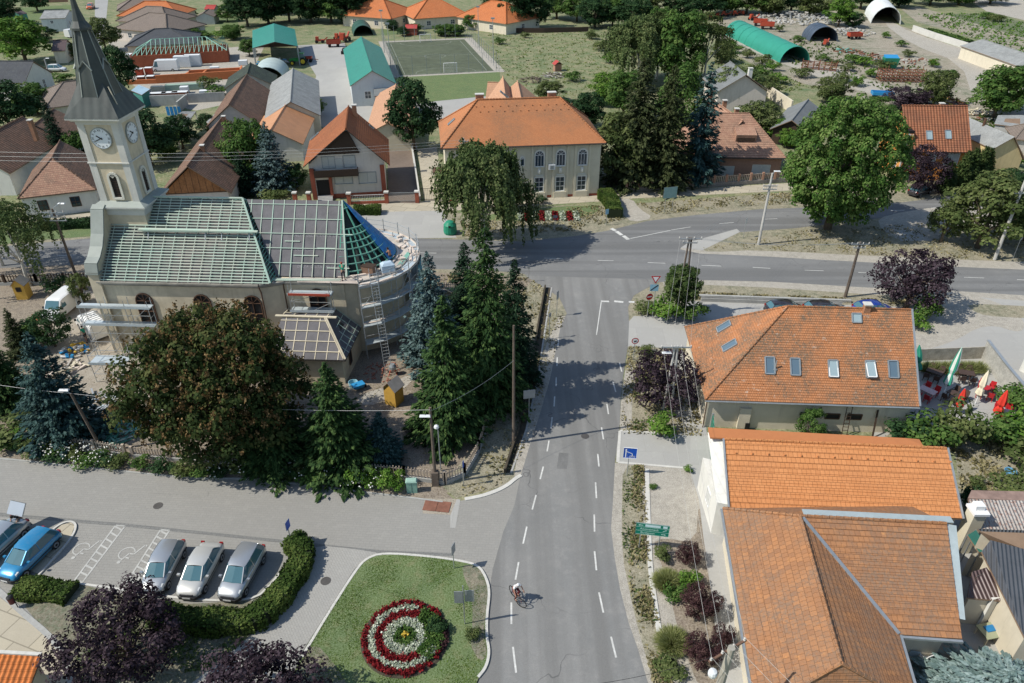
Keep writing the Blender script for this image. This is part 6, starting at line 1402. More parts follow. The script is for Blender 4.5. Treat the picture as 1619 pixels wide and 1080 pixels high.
plant('b2',1165,165,7.4,5.2,'rounded pale green tree behind the rear wing',mat=G5);plant('b2',1195,212,5.8,4.2,'rust tinged tree behind the hip roof',mat=G2);plant('b3',1212,150,4.0,3.2,'olive tree by the cream garden wall',mat=G2);plant('b2',1314,160,4.8,4.0,'rounded olive bush tree above the large maple',mat=G2);plant('b3',1232,222,3.8,2.4,'light green bush beside the timber gazebo',mat=G4)
plant('big',1308,362,16.4,7.3,'enormous bright green maple on the grass triangle between the two roads')
plant('b1',1545,392,9.4,5.0,'leafy green-brown tree beside the leaning concrete pole',mat=G2);plant('b3',1487,383,5.4,2.2,'smaller leafy tree left of the green-brown tree',mat=G2);plant('b1',1618,380,7.4,4.2,'green-brown tree cut by the right edge',mat=G2)
plant('pu2',1448,306,6.8,3.4,'purple leaved tree shading a parked car by the orange house');plant('pu2',1428,172,4.0,4.4,'dark purple tree behind the orange house roof')
for i,(px,py,h_,l) in enumerate(((1490,306,4.6,'nearest the purple tree'),(1513,300,5.6,'in the middle of the row'),(1524,298,5.8,'just right of the middle one'),(1540,292,5.6,'beside the yellow barn'),(1549,290,5.2,'touching the yellow barn gable'))):plant('thu',px,py,h_,1.25,'column shaped thuja '+l,name='thuja',group='thujas by the orange house')
plant('b2',1475,166,7.0,3.6,'isolated tree in the dirt yard',mat=G2);plant('b1',1570,188,9.6,5.6,'large dark tree beside the scrap sheds',mat=G1);plant('b2',1592,175,8.5,4.0,'olive tree right behind the large dark tree',mat=G2)
# right of the street
plant('pu2',1050,640,5.0,3.0,'purple plum tree around the double wooden pole');plant('bush',1045,690,1.9,1.5,'bright green bush at the foot of the purple plum tree','bush','bush',G4);plant('bush',1022,560,.8,1.0,'low green shrub under the round prohibition sign','bush','bush',G2)
plant('ball2',1070,502,5.6,1.8,'clipped ball shaped olive tree at the street corner',mat=TH);plant('bush',1055,506,2.4,2.0,'green bush left below the ball shaped tree','bush','bush',G4);plant('bush',1092,506,2.2,2.0,'green bush right below the ball shaped tree','bush','bush',G1)
plant('bush2',1020,492,.9,1.4,'dry low shrub at the street corner signs','bush','bush',G2)
plant('pu2',1432,487,6.2,3.9,'wide purple tree behind the restaurant roof');plant('bush',1463,508,2.6,1.5,'bright green bush under the wide purple tree','bush','bush',G1);plant('bush2',1445,515,1.2,1.6,'spreading green shrub right of the restaurant gable','bush','bush',G4)
plant('b3',1277,692,3.0,1.2,'small tree growing against the cream restaurant wall',mat=G1)
for px,py,h_,r_,m_,l in ((1425,700,2.0,2.2,G3,'dark green ivy mound at the restaurant corner'),(1465,708,2.6,2.4,G1,'green bush left of the tall garden bush'),(1508,706,3.6,2.4,G2,'tall yellowish garden bush behind the orange roof'),(1545,702,2.2,1.8,G1,'green bush right of the tall garden bush'),(1590,700,2.4,2.5,G1,'broad dark green bush under the red parasols'),(1630,700,2.6,2.6,G4,'green bush at the right edge below the terrace'),(1600,645,1.8,2.0,G1,'green climbing bush against the terrace wall'),(1604,790,1.6,2.2,G2,'olive bush beside the rusty shed'),(1630,745,2.2,2.6,G2,'dry olive bush at the right edge of the backyard'),(1526,800,1.8,.9,G3,'narrow ivy bush by the orange roof corner'),(1543,770,.8,.8,G2,'low weed clump in the dry backyard')):
 plant('bush',px,py,h_,r_,l,'bush','bush',m_)
plant('blu',1560,1135,4.2,4.4,'wide silvery blue spruce at the bottom right corner',name='conifer',mat=S5);plant('blu',1500,1120,2.8,2.4,'low silvery blue spruce branch mass at the bottom edge',name='conifer',mat=S5)
# planting strip by the sidewalk
plant('pu2',1086,890,1.6,0.85,'reddish shrub near the direction sign','shrub','shrub',GPR,'purple shrubs by the sidewalk');plant('pu2',1104,968,1.9,1.25,'wide reddish shrub between the two grass tufts','shrub','shrub',GPR,'purple shrubs by the sidewalk');plant('pu2',1108,1045,1.8,1.15,'dark reddish shrub beside the lower grass tuft','shrub','shrub',GPR,'purple shrubs by the sidewalk');plant('pu2',1140,1020,1.6,.7,'thin reddish shrub beside the lamp pole','shrub','shrub',GPR,'purple shrubs by the sidewalk')
for px,py,h_,r_,m_,l in ((1046,884,.9,.8,G2,'feathery green shrub behind the direction sign'),(1088,925,1.1,.9,G4,'bright green shrub between two reddish shrubs'),(1066,945,.9,.9,G1,'small green shrub below the upper grass tuft'),(1060,1062,.55,1.1,G2,'mixed green shrub below the lower grass tuft'),(1088,746,.5,.45,G4,'tiny green plant at the driveway corner'),(1032,772,.35,.4,G1,'small weed clump on the gravel by the channel')):plant('bush',px,py,h_,r_,l,'shrub','shrub',m_)
# purple trees in the foreground
plant('pu',214,1055,5.4,3.2,'large dark purple tree in front of the parked cars',mat=GP);plant('pu',415,1150,4.4,3.4,'dark purple tree top at the bottom edge by the paved path',mat=GP)
# left background
plant('b1',42,100,10.5,7.2,'wide light green willow-like tree at the upper left',mat=G4);plant('b1',18,205,8.5,5.6,'big dark tree behind the pantile house',mat=G3);plant('b2',60,180,6.0,3.6,'mid green tree beside the big dark tree',mat=G1);plant('sp2',103,262,10.5,2.2,'narrow dark ivy-clad conifer left of the tower',name='conifer');plant('b2',132,262,5.6,2.6,'small green tree behind the tower corner',mat=G1)
plant('b1',168,80,8.0,4.2,'olive tree right of the spire tip',mat=G2);plant('b1',196,148,9.5,3.9,'dark tree behind the spire',mat=G3);plant('b1',240,262,8.8,4.2,'dark green tree right of the clock tower',mat=G3);plant('b2',262,250,5.0,3.0,'green tree in front of the open cart shed',mat=G1);plant('bush',98,128,1.6,3.0,'clipped hedge bush beside the parked white cars','bush','bush',G1)
plant('b2',8,40,9,6,'dark tree at the top left corner',mat=G3);plant('b1',60,18,7,5,'dark tree behind the slate roof bungalow',mat=G3)
for i,(px,py,h_,r_,m_,l) in enumerate(((392,42,11,6.2,G3,'leftmost tree of the dark grove'),(425,38,12,6.5,G3,'dark grove tree behind the open shed'),(458,34,12,6.5,G3,'dark grove tree above the open shed roof'),(492,36,12.5,6.8,G3,'middle tree of the dark grove'),(524,36,12,6.8,G1,'greener tree of the dark grove'),(552,38,12,6.5,G3,'dark grove tree above the green barn'),(572,34,10,5.5,G3,'rightmost tree of the dark grove'),(380,26,9,5,G1,'light tree at the left end of the grove'),(360,34,5,3,G1,'low tree at the garden beside the grove'),
  (780,40,12,3.6,G3,'dark tree right behind the pitch fence'),(818,46,13,5.6,G3,'big dark tree over the orange bungalow'),(848,44,12,5.0,G3,'dark tree left of the lane gap'),(912,34,8,5,G1,'mid green tree right of the lane gap'),(940,44,9,5.8,G3,'round dark tree left of the round dark one'),(968,42,8,5,G1,'green tree between the round dark trees'),(1000,46,9,6.4,G3,'round dark tree above the meadow'),(1025,28,8,6,G2,'olive tree at the top edge above the willow'),
  (1075,30,8,6.5,G3,'dark tree at the top edge left of the scrap rows'),(1110,26,9,7,G3,'dark tree above the red farm machines'),(1145,20,9,7,G1,'green tree behind the scrap rows'),(1180,22,9,7,G1,'green tree left of the olive bushes'),(1215,24,8,6.5,G2,'olive tree behind the rubble heap'),(1250,20,9,7,G3,'dark tree behind the rubble heap'),(1285,26,8,6,G2,'olive tree between the dark ones'),(1325,42,8,5,G4,'light yellow-green tree by the rubble heap'),(1348,44,4.5,3.2,G3,'small dark round tree beside the light one'),(1360,14,9,6,G3,'dark tree left of the white tunnel'),(1420,12,8,6,G3,'dark tree right of the white tunnel'),(1470,8,7,7,G3,'dark tree at the top edge beside the field'),(1515,8,7,7,G1,'green tree at the top edge over the crop field'),(1565,6,6,7,G2,'olive tree at the top right edge'),
  (410,22,12,7.0,G3,'tree behind the left part of the dark grove'),(445,18,13,7.0,G3,'tree behind the dark grove above the shed'),(480,20,13,7.5,G3,'tree behind the middle of the dark grove'),(515,18,13,7.0,G3,'tree behind the right part of the dark grove'),(548,20,12,6.5,G3,'tree behind the right end of the dark grove'),(880,30,9,6.0,G1,'tree in the lane gap at the top edge'),(1045,50,7,4.5,G1,'shrubby tree left of the red farm machines'),(960,24,9,7.0,G3,'tree at the top edge above the round ones'),
  (655,52,2.6,2.6,G1,'clipped round bush left of the far goal'),(637,57,2.4,1.9,G3,'ball bush beside the little red shed'),(698,57,3.2,2.6,G1,'left bush of the three behind the pitch'),(711,57,3.2,2.6,G1,'middle bush of the three behind the pitch'),(724,57,3.2,2.6,G1,'right bush of the three behind the pitch'))):
 plant(('b1','b2')[i % 2],px,py,h_,r_,l,mat=m_,group='trees beyond the village' if h_ > 3.5 else 'bushes by the pitch')
for i,(px,py,l) in enumerate(((322,62,'hedge patch below the lawn'),(352,60,'bush at the garden corner'),(330,138,'green weed bush on the building site'),(345,152,'green weed bush behind the grey yard wall'),(1150,76,'weed bush left of the green tunnel'),(1268,122,'weed bush in front of the tunnel mouth'),(1350,100,'weed bush beside the track'),(1366,104,'weed bush near the green skip'),(1576,34,'single dark bush in the crop field'),(1560,30,'lighter bush in the crop field'),(1228,132,'bush at the end of the cream garden wall'),(1395,110,'tall weeds left of the pallet stack'),(1200,120,'overgrown bush behind the grey gable roof'))):plant('bush2',px,py,2.0,2.6,l,'bush','bush',(G1,G4,G2)[i % 3])
for i,(px,py,h_,r_,m_,l) in enumerate(((12,70,5,4,G1,'garden tree at the left edge above the wide willow-like tree'),(118,92,3.5,3,G2,'low tree beside the maroon roofed house'),(76,66,4,3.2,G3,'dark garden tree beside the maroon roofed house'),(205,40,3.5,2.6,G1,'street tree left of the brown bungalows'),(300,30,3,3,G1,'hedge tree between the bungalow and the lawn'),(310,62,3,3.4,G1,'round bush below the long lawn'),(370,62,4,3.4,G1,'garden bush left of the open shed'),(395,88,4,2.6,G1,'bush at the left post of the open shed'),(215,62,2.6,2.2,G3,'dark bush at the bungalow drive'),(620,48,3,2.2,G3,'small tree in the garden behind the far goal'),(745,46,4,3,G1,'small tree beside the pitch corner'),(170,175,4.5,3,G3,'dark tree at the tower roof edge'),(20,128,4,3.5,G1,'bush in front of the dark grey gable roof'),(290,235,5.5,3.2,G3,'dark tree beside the open cart shed'),(330,215,4,2.0,G3,'small dark tree under the red wall shed'),(500,185,3.5,2,G1,'bush between the grey barn and the gable house'),(868,160,4,3,G2,'bush behind the school ridge'),(1020,100,6,4,G5,'grey shrub tree left of the willow'),(1250,232,3.2,2.4,G4,'bright bush before the gazebo'),(1440,175,3,3,GP,'second dark purple crown behind the orange house'),(1385,180,3.4,3.4,G1,'bush behind the enormous maple'),(1600,300,3,2.6,G3,'dark bush below the yellow barn'),(1610,340,4,3,G2,'tree filling the gap at the right edge'),(1140,100,5,3.6,G2,'shrub tree left of the grey gable roof'))):
 plant(('b2','b1','b3')[i % 3],px,py,h_,r_,l,mat=m_,group='garden trees among the houses')
for _k,(px,py,h_,w_) in enumerate(((1160,84,2.2,'left of the green tunnel side'),(1182,92,2,'along the lower side of the green tunnel'),(1205,104,2.4,'between the green tunnel and the grey gable roof'),(1222,112,2,'below the middle of the green tunnel'),(1145,96,2.6,'touching the loose birch'),(1192,118,2.2,'right behind the white chimney'),(1330,128,1.8,'below the rusty crate row'),(1355,136,2,'on the lower edge of the dirt track'),(1300,96,1.5,'just above the rusty crate row'),(1318,104,1.5,'right of the rusty crate row'),(1340,112,1.6,'halfway between crate row and crate stack'),(1376,122,1.8,'left of the big crate stack'),(1262,66,1.6,'left of the dark tunnel mouth'),(1232,50,1.8,'between the trailers and the green tunnel'),(1435,90,1.6,'right of the green skip on the track'),(1475,106,1.8,'above the isolated tree'),(1500,122,1.6,'between the isolated tree and the large dark tree'),(1540,205,1.8,'behind the yellow barn'),(1560,225,2,'at the roof corner of the yellow barn'),(1600,262,2,'right of the yellow barn gable'),(790,70,1.6,'at the meadow edge by the pitch fence'),(935,62,2.2,'at the top right of the meadow'),(950,80,2.4,'on the right side of the meadow'),(965,100,2.4,'left of the willow foot'),(905,128,2,'right of the tiny red hut'),(830,60,1.5,'alone at the top of the meadow'),(1100,50,3,'behind the loose birch top'),(1400,60,1.6,'left of the white tunnel drive'),(1425,74,1.6,'beside the bend of the yard track'))):
 plant(('bush2','bush')[_k % 2],px,py,h_,h_*1.1,'scrub bush '+w_,'bush','bush',(G1,G2,G2,G4)[_k % 4],'scrub bushes of the yard and meadow')
# grass tufts
def tuft(name,label,px,py,R,H,mat,n=1500,group=None,at=None,w=.018):
 p=P(px,py) if at is None else V(at);a=RNG.random(n)*6.28;u=RNG.random(n) ** .7;tl=.25+.75*u;l=np.stack([np.cos(a)*u,np.sin(a)*u,1.25-u*.95],1);l /=np.linalg.norm(l,axis=1,keepdims=True);ln=RNG.uniform(.6,1,n)
 cen=l*ln[:,None]*np.array([R,R,H])*.55;al=l*np.array([R,R,H]);nn=np.cross(al,RNG.normal(size=(n,3)));sz=np.full(n,w*2);L_=ln*math.hypot(R,H)*.75
 o=quads(name,cen,nn,sz,mat,tone=RNG.random(n),aspect=float(np.mean(L_))/(w*2),along=al,pointy=True);o.location=(p.x,p.y,0);tag(o,label,'grass tuft',group);return o
m_gr=leafmat('tuft_blade',[(.16,.19,.06),(.28,.31,.11),(.44,.45,.22)],.4)
tuft('grass_tuft','big dry-green ornamental grass tuft, the upper of two by the sidewalk',1054,925,1.35,1.15,m_gr,2600,w=.028);tuft('grass_tuft','big dry-green ornamental grass tuft, the lower of two by the sidewalk',1062,1020,1.45,1.15,m_gr,2600,w=.028)
for i,px in enumerate((1462,1476,1490,1504,1518,1532,1546)):tuft('reed_clump',['reed clump nearest the restaurant gable','second reed clump from the gable','reed clump behind the dark terrace tables','reed clump left of the tall green parasol','reed clump touching the tall green parasol','reed clump right of the tall green parasol','reed clump at the wall end'][i],px,588,1.1,1.35,m_gr,900,'reeds along the terrace fence')
# clipped hedges
def hedge(name,label,pts,w,h,mat,leaf=.12,dens=260,smooth=1,lump=.12,z=0):
 q=smoothline([P(a,b) for a,b in pts],smooth);cs,ns=[],[]
 tot=sum((b-a).length for a,b in zip(q[:-1],q[1:]));n=int(dens*tot*(w+2*h))
 seg=np.array([(b-a).length for a,b in zip(q[:-1],q[1:])]);cum=np.cumsum(seg)/seg.sum()
 k=np.searchsorted(cum,RNG.random(n));A=np.array([tuple(x) for x in q]);a,b=A[k],A[np.minimum(k+1,len(A)-1)];t=RNG.random(n)[:,None];c=a+(b-a)*t;d=b-a;d /=np.linalg.norm(d,axis=1,keepdims=True)+1e-9;nr=np.stack([-d[:,1],d[:,0],np.zeros(n)],1)
 u=RNG.uniform(-1,1,n);s=RNG.random(n)*(w+2*h);side=np.where(s < w,0,np.where(s < w+h,1,-1));off=np.where(side == 0,u*w/2,side*w/2);zz=np.where(side == 0,h,RNG.random(n)*h)
 zz=np.where((side == 0) & (np.abs(u) > .8),h-.12,zz);wob=lump*np.sin(c[:,0]*2.1+c[:,1]*1.3)*np.cos(c[:,1]*1.7)+RNG.normal(size=n)*.045
 p=c+nr*(off+np.sign(off)*wob*(side != 0))[:,None];p[:,2]=zz+wob*(side == 0)+z;nn=nr*side[:,None]+np.array([0,0,1.0])*(side == 0)[:,None]+RNG.normal(size=(n,3))*.45
 o=quads(name,p-A[0],nn,leaf*RNG.uniform(.7,1.3,n),mat,tone=.5+.5*np.sin(p[:,0]*1.3+p[:,1]*2));o.location=A[0];
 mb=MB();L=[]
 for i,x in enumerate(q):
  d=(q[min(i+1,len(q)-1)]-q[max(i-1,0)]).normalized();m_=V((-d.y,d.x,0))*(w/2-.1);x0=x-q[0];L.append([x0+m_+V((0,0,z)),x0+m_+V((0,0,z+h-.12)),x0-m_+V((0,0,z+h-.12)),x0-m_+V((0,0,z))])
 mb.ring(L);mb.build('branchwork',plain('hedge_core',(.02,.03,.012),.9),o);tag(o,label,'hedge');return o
HG=leafmat('hedge_leaf',[(.03,.06,.012),(.06,.10,.022),(.12,.16,.04)])
hedge('hedge','thick clipped hedge curving round the silver cars and the paved path',[(462,862),(478,874),(481,893),(460,928),(436,962),(412,984),(375,994),(305,990),(250,980)],1.35,.95,HG)
hedge('hedge','low clipped hedge in front of the empty disabled bays by the blue car',[(30,932),(60,936),(115,942)],1.5,.55,HG)
hedge('hedge','square clipped hedge between the school lawn and the driveway',[(955,312),(966,325),(972,345)],1.9,1.3,HG,smooth=0);hedge('hedge','box hedge in front of the gable house railing',[(560,338),(603,337)],1.5,1.0,HG,smooth=0)
hedge('hedge','dark hedge along the pavement at the left behind the birch',[(60,362),(155,356)],1.8,.8,G3,leaf=.2,dens=90,smooth=0);hedge('hedge','leafy hedge before the concrete yard wall',[(1465,52),(1500,62),(1530,72)],3.0,1.2,G1,leaf=.35,dens=25,smooth=0)
# ============================================================ CARS
p_silver=paintmat('paint_silver',(.42,.44,.45),.3,.6);p_blue=paintmat('paint_blue',(.015,.21,.40),.25,.3);p_white=paintmat('paint_white',(.70,.71,.70),.3,0);p_dark=paintmat('paint_dark',(.025,.022,.03),.2,.3);p_orng=paintmat('paint_orange',(.55,.12,.03),.3,0);p_gold=paintmat('paint_pale',(.50,.50,.47),.3,.3)
m_tyre=plain('tyre',(.018,.018,.018),.85);m_rim=plain('rim',(.38,.39,.40),.35,.7);m_cg=glassmat('car_glass',(.06,.14,.165),.03);m_plast=plain('bumper_plastic',(.03,.03,.032),.6);m_lamp=glassmat('lamp_glass',(.5,.52,.52),.05);m_rlamp=glassmat('rear_lamp_glass',(.25,.01,.01),.1);m_plate=plain('number_plate',(.6,.6,.58),.5)
def carbody(hatch=True,tall=0.0):
 """stations: x, half width, bottom, shoulder height, centre top height"""
 st=[(-2.02,.62,.42,.62,.64),(-1.98,.76,.28,.88,.92),(-1.7,.82,.2,.93+tall*.3,.98+tall*.3),(-.9,.85,.18,.93+tall*.2,1.0),(.2,.86,.18,.92+tall*.1,.99),(.95,.85,.18,.90,.97+tall*.1),(1.5,.82,.2,.80,.89),(1.9,.74,.26,.66,.74),(2.06,.58,.34,.52,.56)]
 mb=MB();L=[]
 for x,hw,zb,zs,zc in st:
  h=[(hw*.86,zb),(hw,zb+.12),(hw*1.0,zb+(zs-zb)*.6),(hw*.95,zs),(hw*.62,zc-.01)]
  L.append([(x,-y,z) for y,z in h]+[(x,0,zc)]+[(x,y,z) for y,z in h[::-1]])
 mb.ring(L);return mb
def greenhouse(hatch=True,tall=0.0):
 R=1.44+tall;base=[(-1.85,.70,.93),(-1.5,.76,.93),(-.2,.79,.92),(.75,.76,.93),(1.18,.62,.93)];top=[(-1.5,.54,R-.08),(-1.1,.60,R-.01),(-.2,.63,R),(.25,.60,R-.03),(.42,.52,R-.07)]
 if not hatch:base[0]=(-1.5,.66,.95);top[0]=(-1.05,.56,R-.06);top[1]=(-.8,.6,R-.01)
 return base,top
def car(name,label,loc,rz,paint,hatch=True,tall=0.0,sc=1.0,group='parked cars',open_boot=False,simple=False):
 t=thing(name,label,'car',loc,rz,group,sc);mb=carbody(hatch,tall)
 b=mb.build('body',paint,t,smooth=True);m=b.modifiers.new('round','SUBSURF');m.levels=1;m.render_levels=1
 base,top=greenhouse(hatch,tall);n=len(base)
 for s in (-1,1):
  mb=MB()
  for i in range(n-1):
   q=[(base[i][0],s*base[i][1],base[i][2]),(base[i+1][0],s*base[i+1][1],base[i+1][2]),(top[i+1][0],s*top[i+1][1],top[i+1][2]),(top[i][0],s*top[i][1],top[i][2])];mb.poly(q if s < 0 else q[::-1])
  mb.build('side_window',m_cg,b)
 mb=MB()
 q=[(base[-1][0],-base[-1][1],base[-1][2]),(base[-1][0]+.06,0,base[-1][2]+.02),(base[-1][0],base[-1][1],base[-1][2]),(top[-1][0],top[-1][1],top[-1][2]),(top[-1][0]+.05,0,top[-1][2]+.03),(top[-1][0],-top[-1][1],top[-1][2])];mb.poly([q[0],q[1],q[4],q[5]]);mb.poly([q[1],q[2],q[3],q[4]]);mb.build('windscreen',m_cg,b)
 mb=MB();mb.poly([(base[0][0],-base[0][1],base[0][2]),(top[0][0],-top[0][1],top[0][2]),(top[0][0],top[0][1],top[0][2]),(base[0][0],base[0][1],base[0][2])]);mb.build('rear_window',m_cg,b)
 mb=MB();L=[[(x,-w-.012,z-.02),(x,-w*.7,z+.035),(x,0,z+.055),(x,w*.7,z+.035),(x,w+.012,z-.02)] for x,w,z in top];L[0]=[(x-.04,y,z) for x,y,z in L[0]];mb.ring(L,cap=False,close=False);mb.build('roof',paint,b,smooth=True)
 mb=MB()
 for s in (-1,1):
  for i in (0,2,n-1):mb.bar((base[i][0],s*base[i][1],base[i][2]),(top[i][0],s*top[i][1],top[i][2]),.055,.05)
  mb.bar((base[0][0],s*base[0][1],base[0][2]+.01),(base[-1][0],s*base[-1][1],base[-1][2]+.01),.04,.05)
 mb.build('pillar',paint,b)
 for x in (-1.22,1.28):
  for s in (-1,1):
   mb=MB();Lp=lambda r,y:[(x+r*math.cos(2*PI*k/16),y,.31+r*math.sin(2*PI*k/16)) for k in range(16)]
   mb.ring([Lp(.27,s*.66),Lp(.31,s*.68),Lp(.31,s*.84),Lp(.27,s*.865),Lp(.2,s*.865)]);w=mb.build('wheel',m_tyre,t,smooth=False)
   mb=MB();mb.ring([Lp(.2,s*.86),Lp(.19,s*.875),Lp(.05,s*.86)]);mb.build('rim',m_rim,w)
 for s in (-1,1):
  mb=MB();mb.hexa([(1.72,s*.44,.60),(1.96,s*.36,.58),(1.80,s*.72,.60),(1.60,s*.76,.62),(1.62,s*.46,.80),(1.80,s*.38,.735),(1.72,s*.70,.73),(1.52,s*.74,.80)] if s > 0 else [(1.60,s*.76,.62),(1.80,s*.72,.60),(1.96,s*.36,.58),(1.72,s*.44,.60),(1.52,s*.74,.80),(1.72,s*.70,.73),(1.80,s*.38,.735),(1.62,s*.46,.80)]);mb.build('headlight',m_lamp,t)
  mb=MB();mb.box((-1.93,s*.62,.72),(.1,.22,.22));mb.build('rear_light',m_rlamp,t)
  mb=MB();mb.box((.86,s*.92,.92),(.14,.18,.13));mb.build('mirror',paint if not simple else m_plast,t)
  mb=MB();mb.bar((-1.7,s*.855,.50),(1.7,s*.83,.50),.03,.09);mb.build('rubbing_strip',m_plast,t)
 mb=MB();mb.hexa([(1.80,-.78,.22),(2.08,-.50,.22),(2.08,.50,.22),(1.80,.78,.22),(1.84,-.79,.44),(2.11,-.50,.44),(2.11,.50,.44),(1.84,.79,.44)]);mb.box((-2.0,0,.3),(.1,1.3,.2));mb.build('bumper',m_plast if not simple else paint,t)
 mb=MB();mb.box((2.12,0,.34),(.012,.5,.11));mb.build('number_plate',m_plate,t);mb=MB();mb.bar((2.02,-.42,.56),(2.02,.42,.56),.1,.1);mb.build('grille',m_plast,t)
 if open_boot:mb=MB();mb.hexa([(-1.7,-.62,1.35),(-1.7,.62,1.35),(-1.8,.62,1.3),(-1.8,-.62,1.3),(-2.3,-.6,2.0),(-2.3,.6,2.0),(-2.38,.6,1.95),(-2.38,-.6,1.95)]);mb.build('boot_lid',paint,t)
 return t
def carpos(pr,pf):
 a,b=P(*pr,.31),P(*pf,.31);d=(b-a).normalized();r=V((d.y,-d.x,0));c=(a+b)/2+r*.80;return (c.x,c.y,.017),math.atan2(d.y,d.x)
bay=(P(198,925)-P(254,838)).normalized();brz=math.atan2(bay.y,bay.x)
l,r_=carpos((417,884),(388,937));car('parked_car','silver tall hatchback nearest the clipped hedge corner',l,r_,p_silver,tall=.14)
l,r_=carpos((350,882),(325,930));car('parked_car','pale silver saloon with dark bumpers, middle of three',l,r_,p_gold,hatch=False)
l,r_=carpos((291,877),(267,924));car('parked_car','silver hatchback half covered by the purple tree',l,r_,p_silver,tall=.02,sc=.98)
l,r_=carpos((89,861),(41,908));car('parked_car','bright blue hatchback by the rounded kerb island',l,r_,p_blue,tall=.05)
l,r_=carpos((40,842),(-12,890));car('parked_car','silver car with its boot lid open at the left edge',l,r_,p_silver,open_boot=True,hatch=False)
car('parked_car','dark car in the shade of the purple tree by the orange house',P(1453,307),.6,p_dark,group='cars in the side streets');car('parked_car','white estate car behind the clipped hedge at the upper left',P(91,113),.05,p_white,tall=.15,simple=True,group='cars in the side streets');car('parked_car','white car beside the grey gable house wall at the upper left',P(64,134),-.05,p_white,simple=True,group='cars in the side streets')
car('parked_car','orange car parked on the street at the top',P(144,14),-1.3,p_orng,simple=True,sc=1.25,group='cars in the side streets');car('parked_car','black car roof behind the restaurant ridge, nearest the hip',P(1300,497),.1,p_dark,group='cars in the side streets',simple=True);car('parked_car','black car behind the restaurant, left of the other',P(1240,496),.1,p_dark,group='cars in the side streets',simple=True)
car('parked_car','blue car just showing over the restaurant chimney',P(1378,497),.1,paintmat('paint_royal',(.02,.06,.35)),group='cars in the side streets',simple=True);car('parked_car','white car beside the brown bungalow drive',P(296,50),.1,p_white,simple=True,group='cars in the side streets')
def van(name,label,loc,rz,L=4.4,W=1.75,H=1.95,paint=None,cat='van'):
 t=thing(name,label,cat,loc,rz);h=L/2;st=[(-h,H),(-h+.3,H+.03),(h-1.75,H+.03),(h-1.35,H-.05),(h-.72,1.12),(h-.05,.86),(h,.5)];mb=MB();Lp=[]
 for x,z in st:k=1.0 if z > 1.3 else .95;Lp.append([(x,-W/2*k,.3),(x,-W/2*k,min(z,1.05)),(x,-W/2*k*(.9 if z > 1.2 else .97),z-.06),(x,-W/2*.7*k,z),(x,W/2*.7*k,z),(x,W/2*k*(.9 if z > 1.2 else .97),z-.06),(x,W/2*k,min(z,1.05)),(x,W/2*k,.3)])
 mb.ring(Lp);mb.build('body',paint or p_white,t);mb=MB();mb.poly([(h-.80,-W*.42,1.16),(h-.80,W*.42,1.16),(h-1.33,W*.38,H-.12),(h-1.33,-W*.38,H-.12)]);o=mb.build('windscreen',m_cg,t);o.location=(.03,0,.03)
 for s in (-1,1):
  mb=MB();q=[(h-1.0,s*(W/2+.005),1.1),(h-1.9,s*(W/2+.005),1.1),(h-1.9,s*(W/2*.92),H-.25),(h-1.42,s*(W/2*.92),H-.25)];mb.poly(q if s > 0 else q[::-1]);mb.build('side_window',m_cg,t)
  mb=MB();mb.box((h-1.0,s*(W/2+.12),1.1),(.12,.18,.22));mb.build('mirror',m_plast,t)
  for x in (-h*.62,h*.62):mb=MB();mb.ring([[(x+.32*math.cos(2*PI*k/14),y,.32+.32*math.sin(2*PI*k/14)) for k in range(14)] for y in (s*(W/2-.2),s*(W/2+.01))]);w=mb.build('wheel',m_tyre,t);mb=MB();mb.ring([[(x+.18*math.cos(2*PI*k/10),y,.32+.18*math.sin(2*PI*k/10)) for k in range(10)] for y in (s*(W/2),s*(W/2+.02))]);mb.build('rim',m_rim,w)
  mb=MB();mb.box((h-.06,s*W*.36,.68),(.1,.28,.16));mb.build('headlight',m_lamp,t)
 return t
d=P(94,503)-P(118,483);van('delivery_van','small white panel van parked by the west end of the church',P(101,494),math.atan2(d.y,d.x))
van('delivery_van','long white van in front of the roof trusses on the building site',P(262,112),.12+PI,6.2,2.0,2.5);van('delivery_van','white and blue van in the street beside the spire',P(119,58),1.2,5.0,2.0,2.2)
d=P(134,510)-P(166,540);t=van('flatbed_truck','white pickup truck with a ribbed white load cover behind the scaffold',P(150,524),math.atan2(d.y,d.x),4.6,1.8,1.8,cat='truck')
for o in list(t.children):
 if o.name.startswith('body'):
  for v in o.data.vertices:
   if v.co.x < .35 and v.co.z > .9:v.co.z=.9
mb=MB();mb.ring([[(x,-.95,.95),(x,-.85,1.75),(x,-.5,2.05),(x,.5,2.05),(x,.85,1.75),(x,.95,.95)] for x in (-2.35,.3)]);cvr=mb.build('load_cover',plain('white_tarp',(.68,.68,.66),.6,var=.05),t);mb=MB()
for i in range(7):x=-2.2+i*.4;[mb.bar(a,b,.05,.05) for a,b in (((x,-.87,1.76),(x,-.5,2.07)),((x,-.5,2.07),(x,.5,2.07)),((x,.5,2.07),(x,.87,1.76)))]
mb.build('hoop',MATS['grey_metal'],cvr)
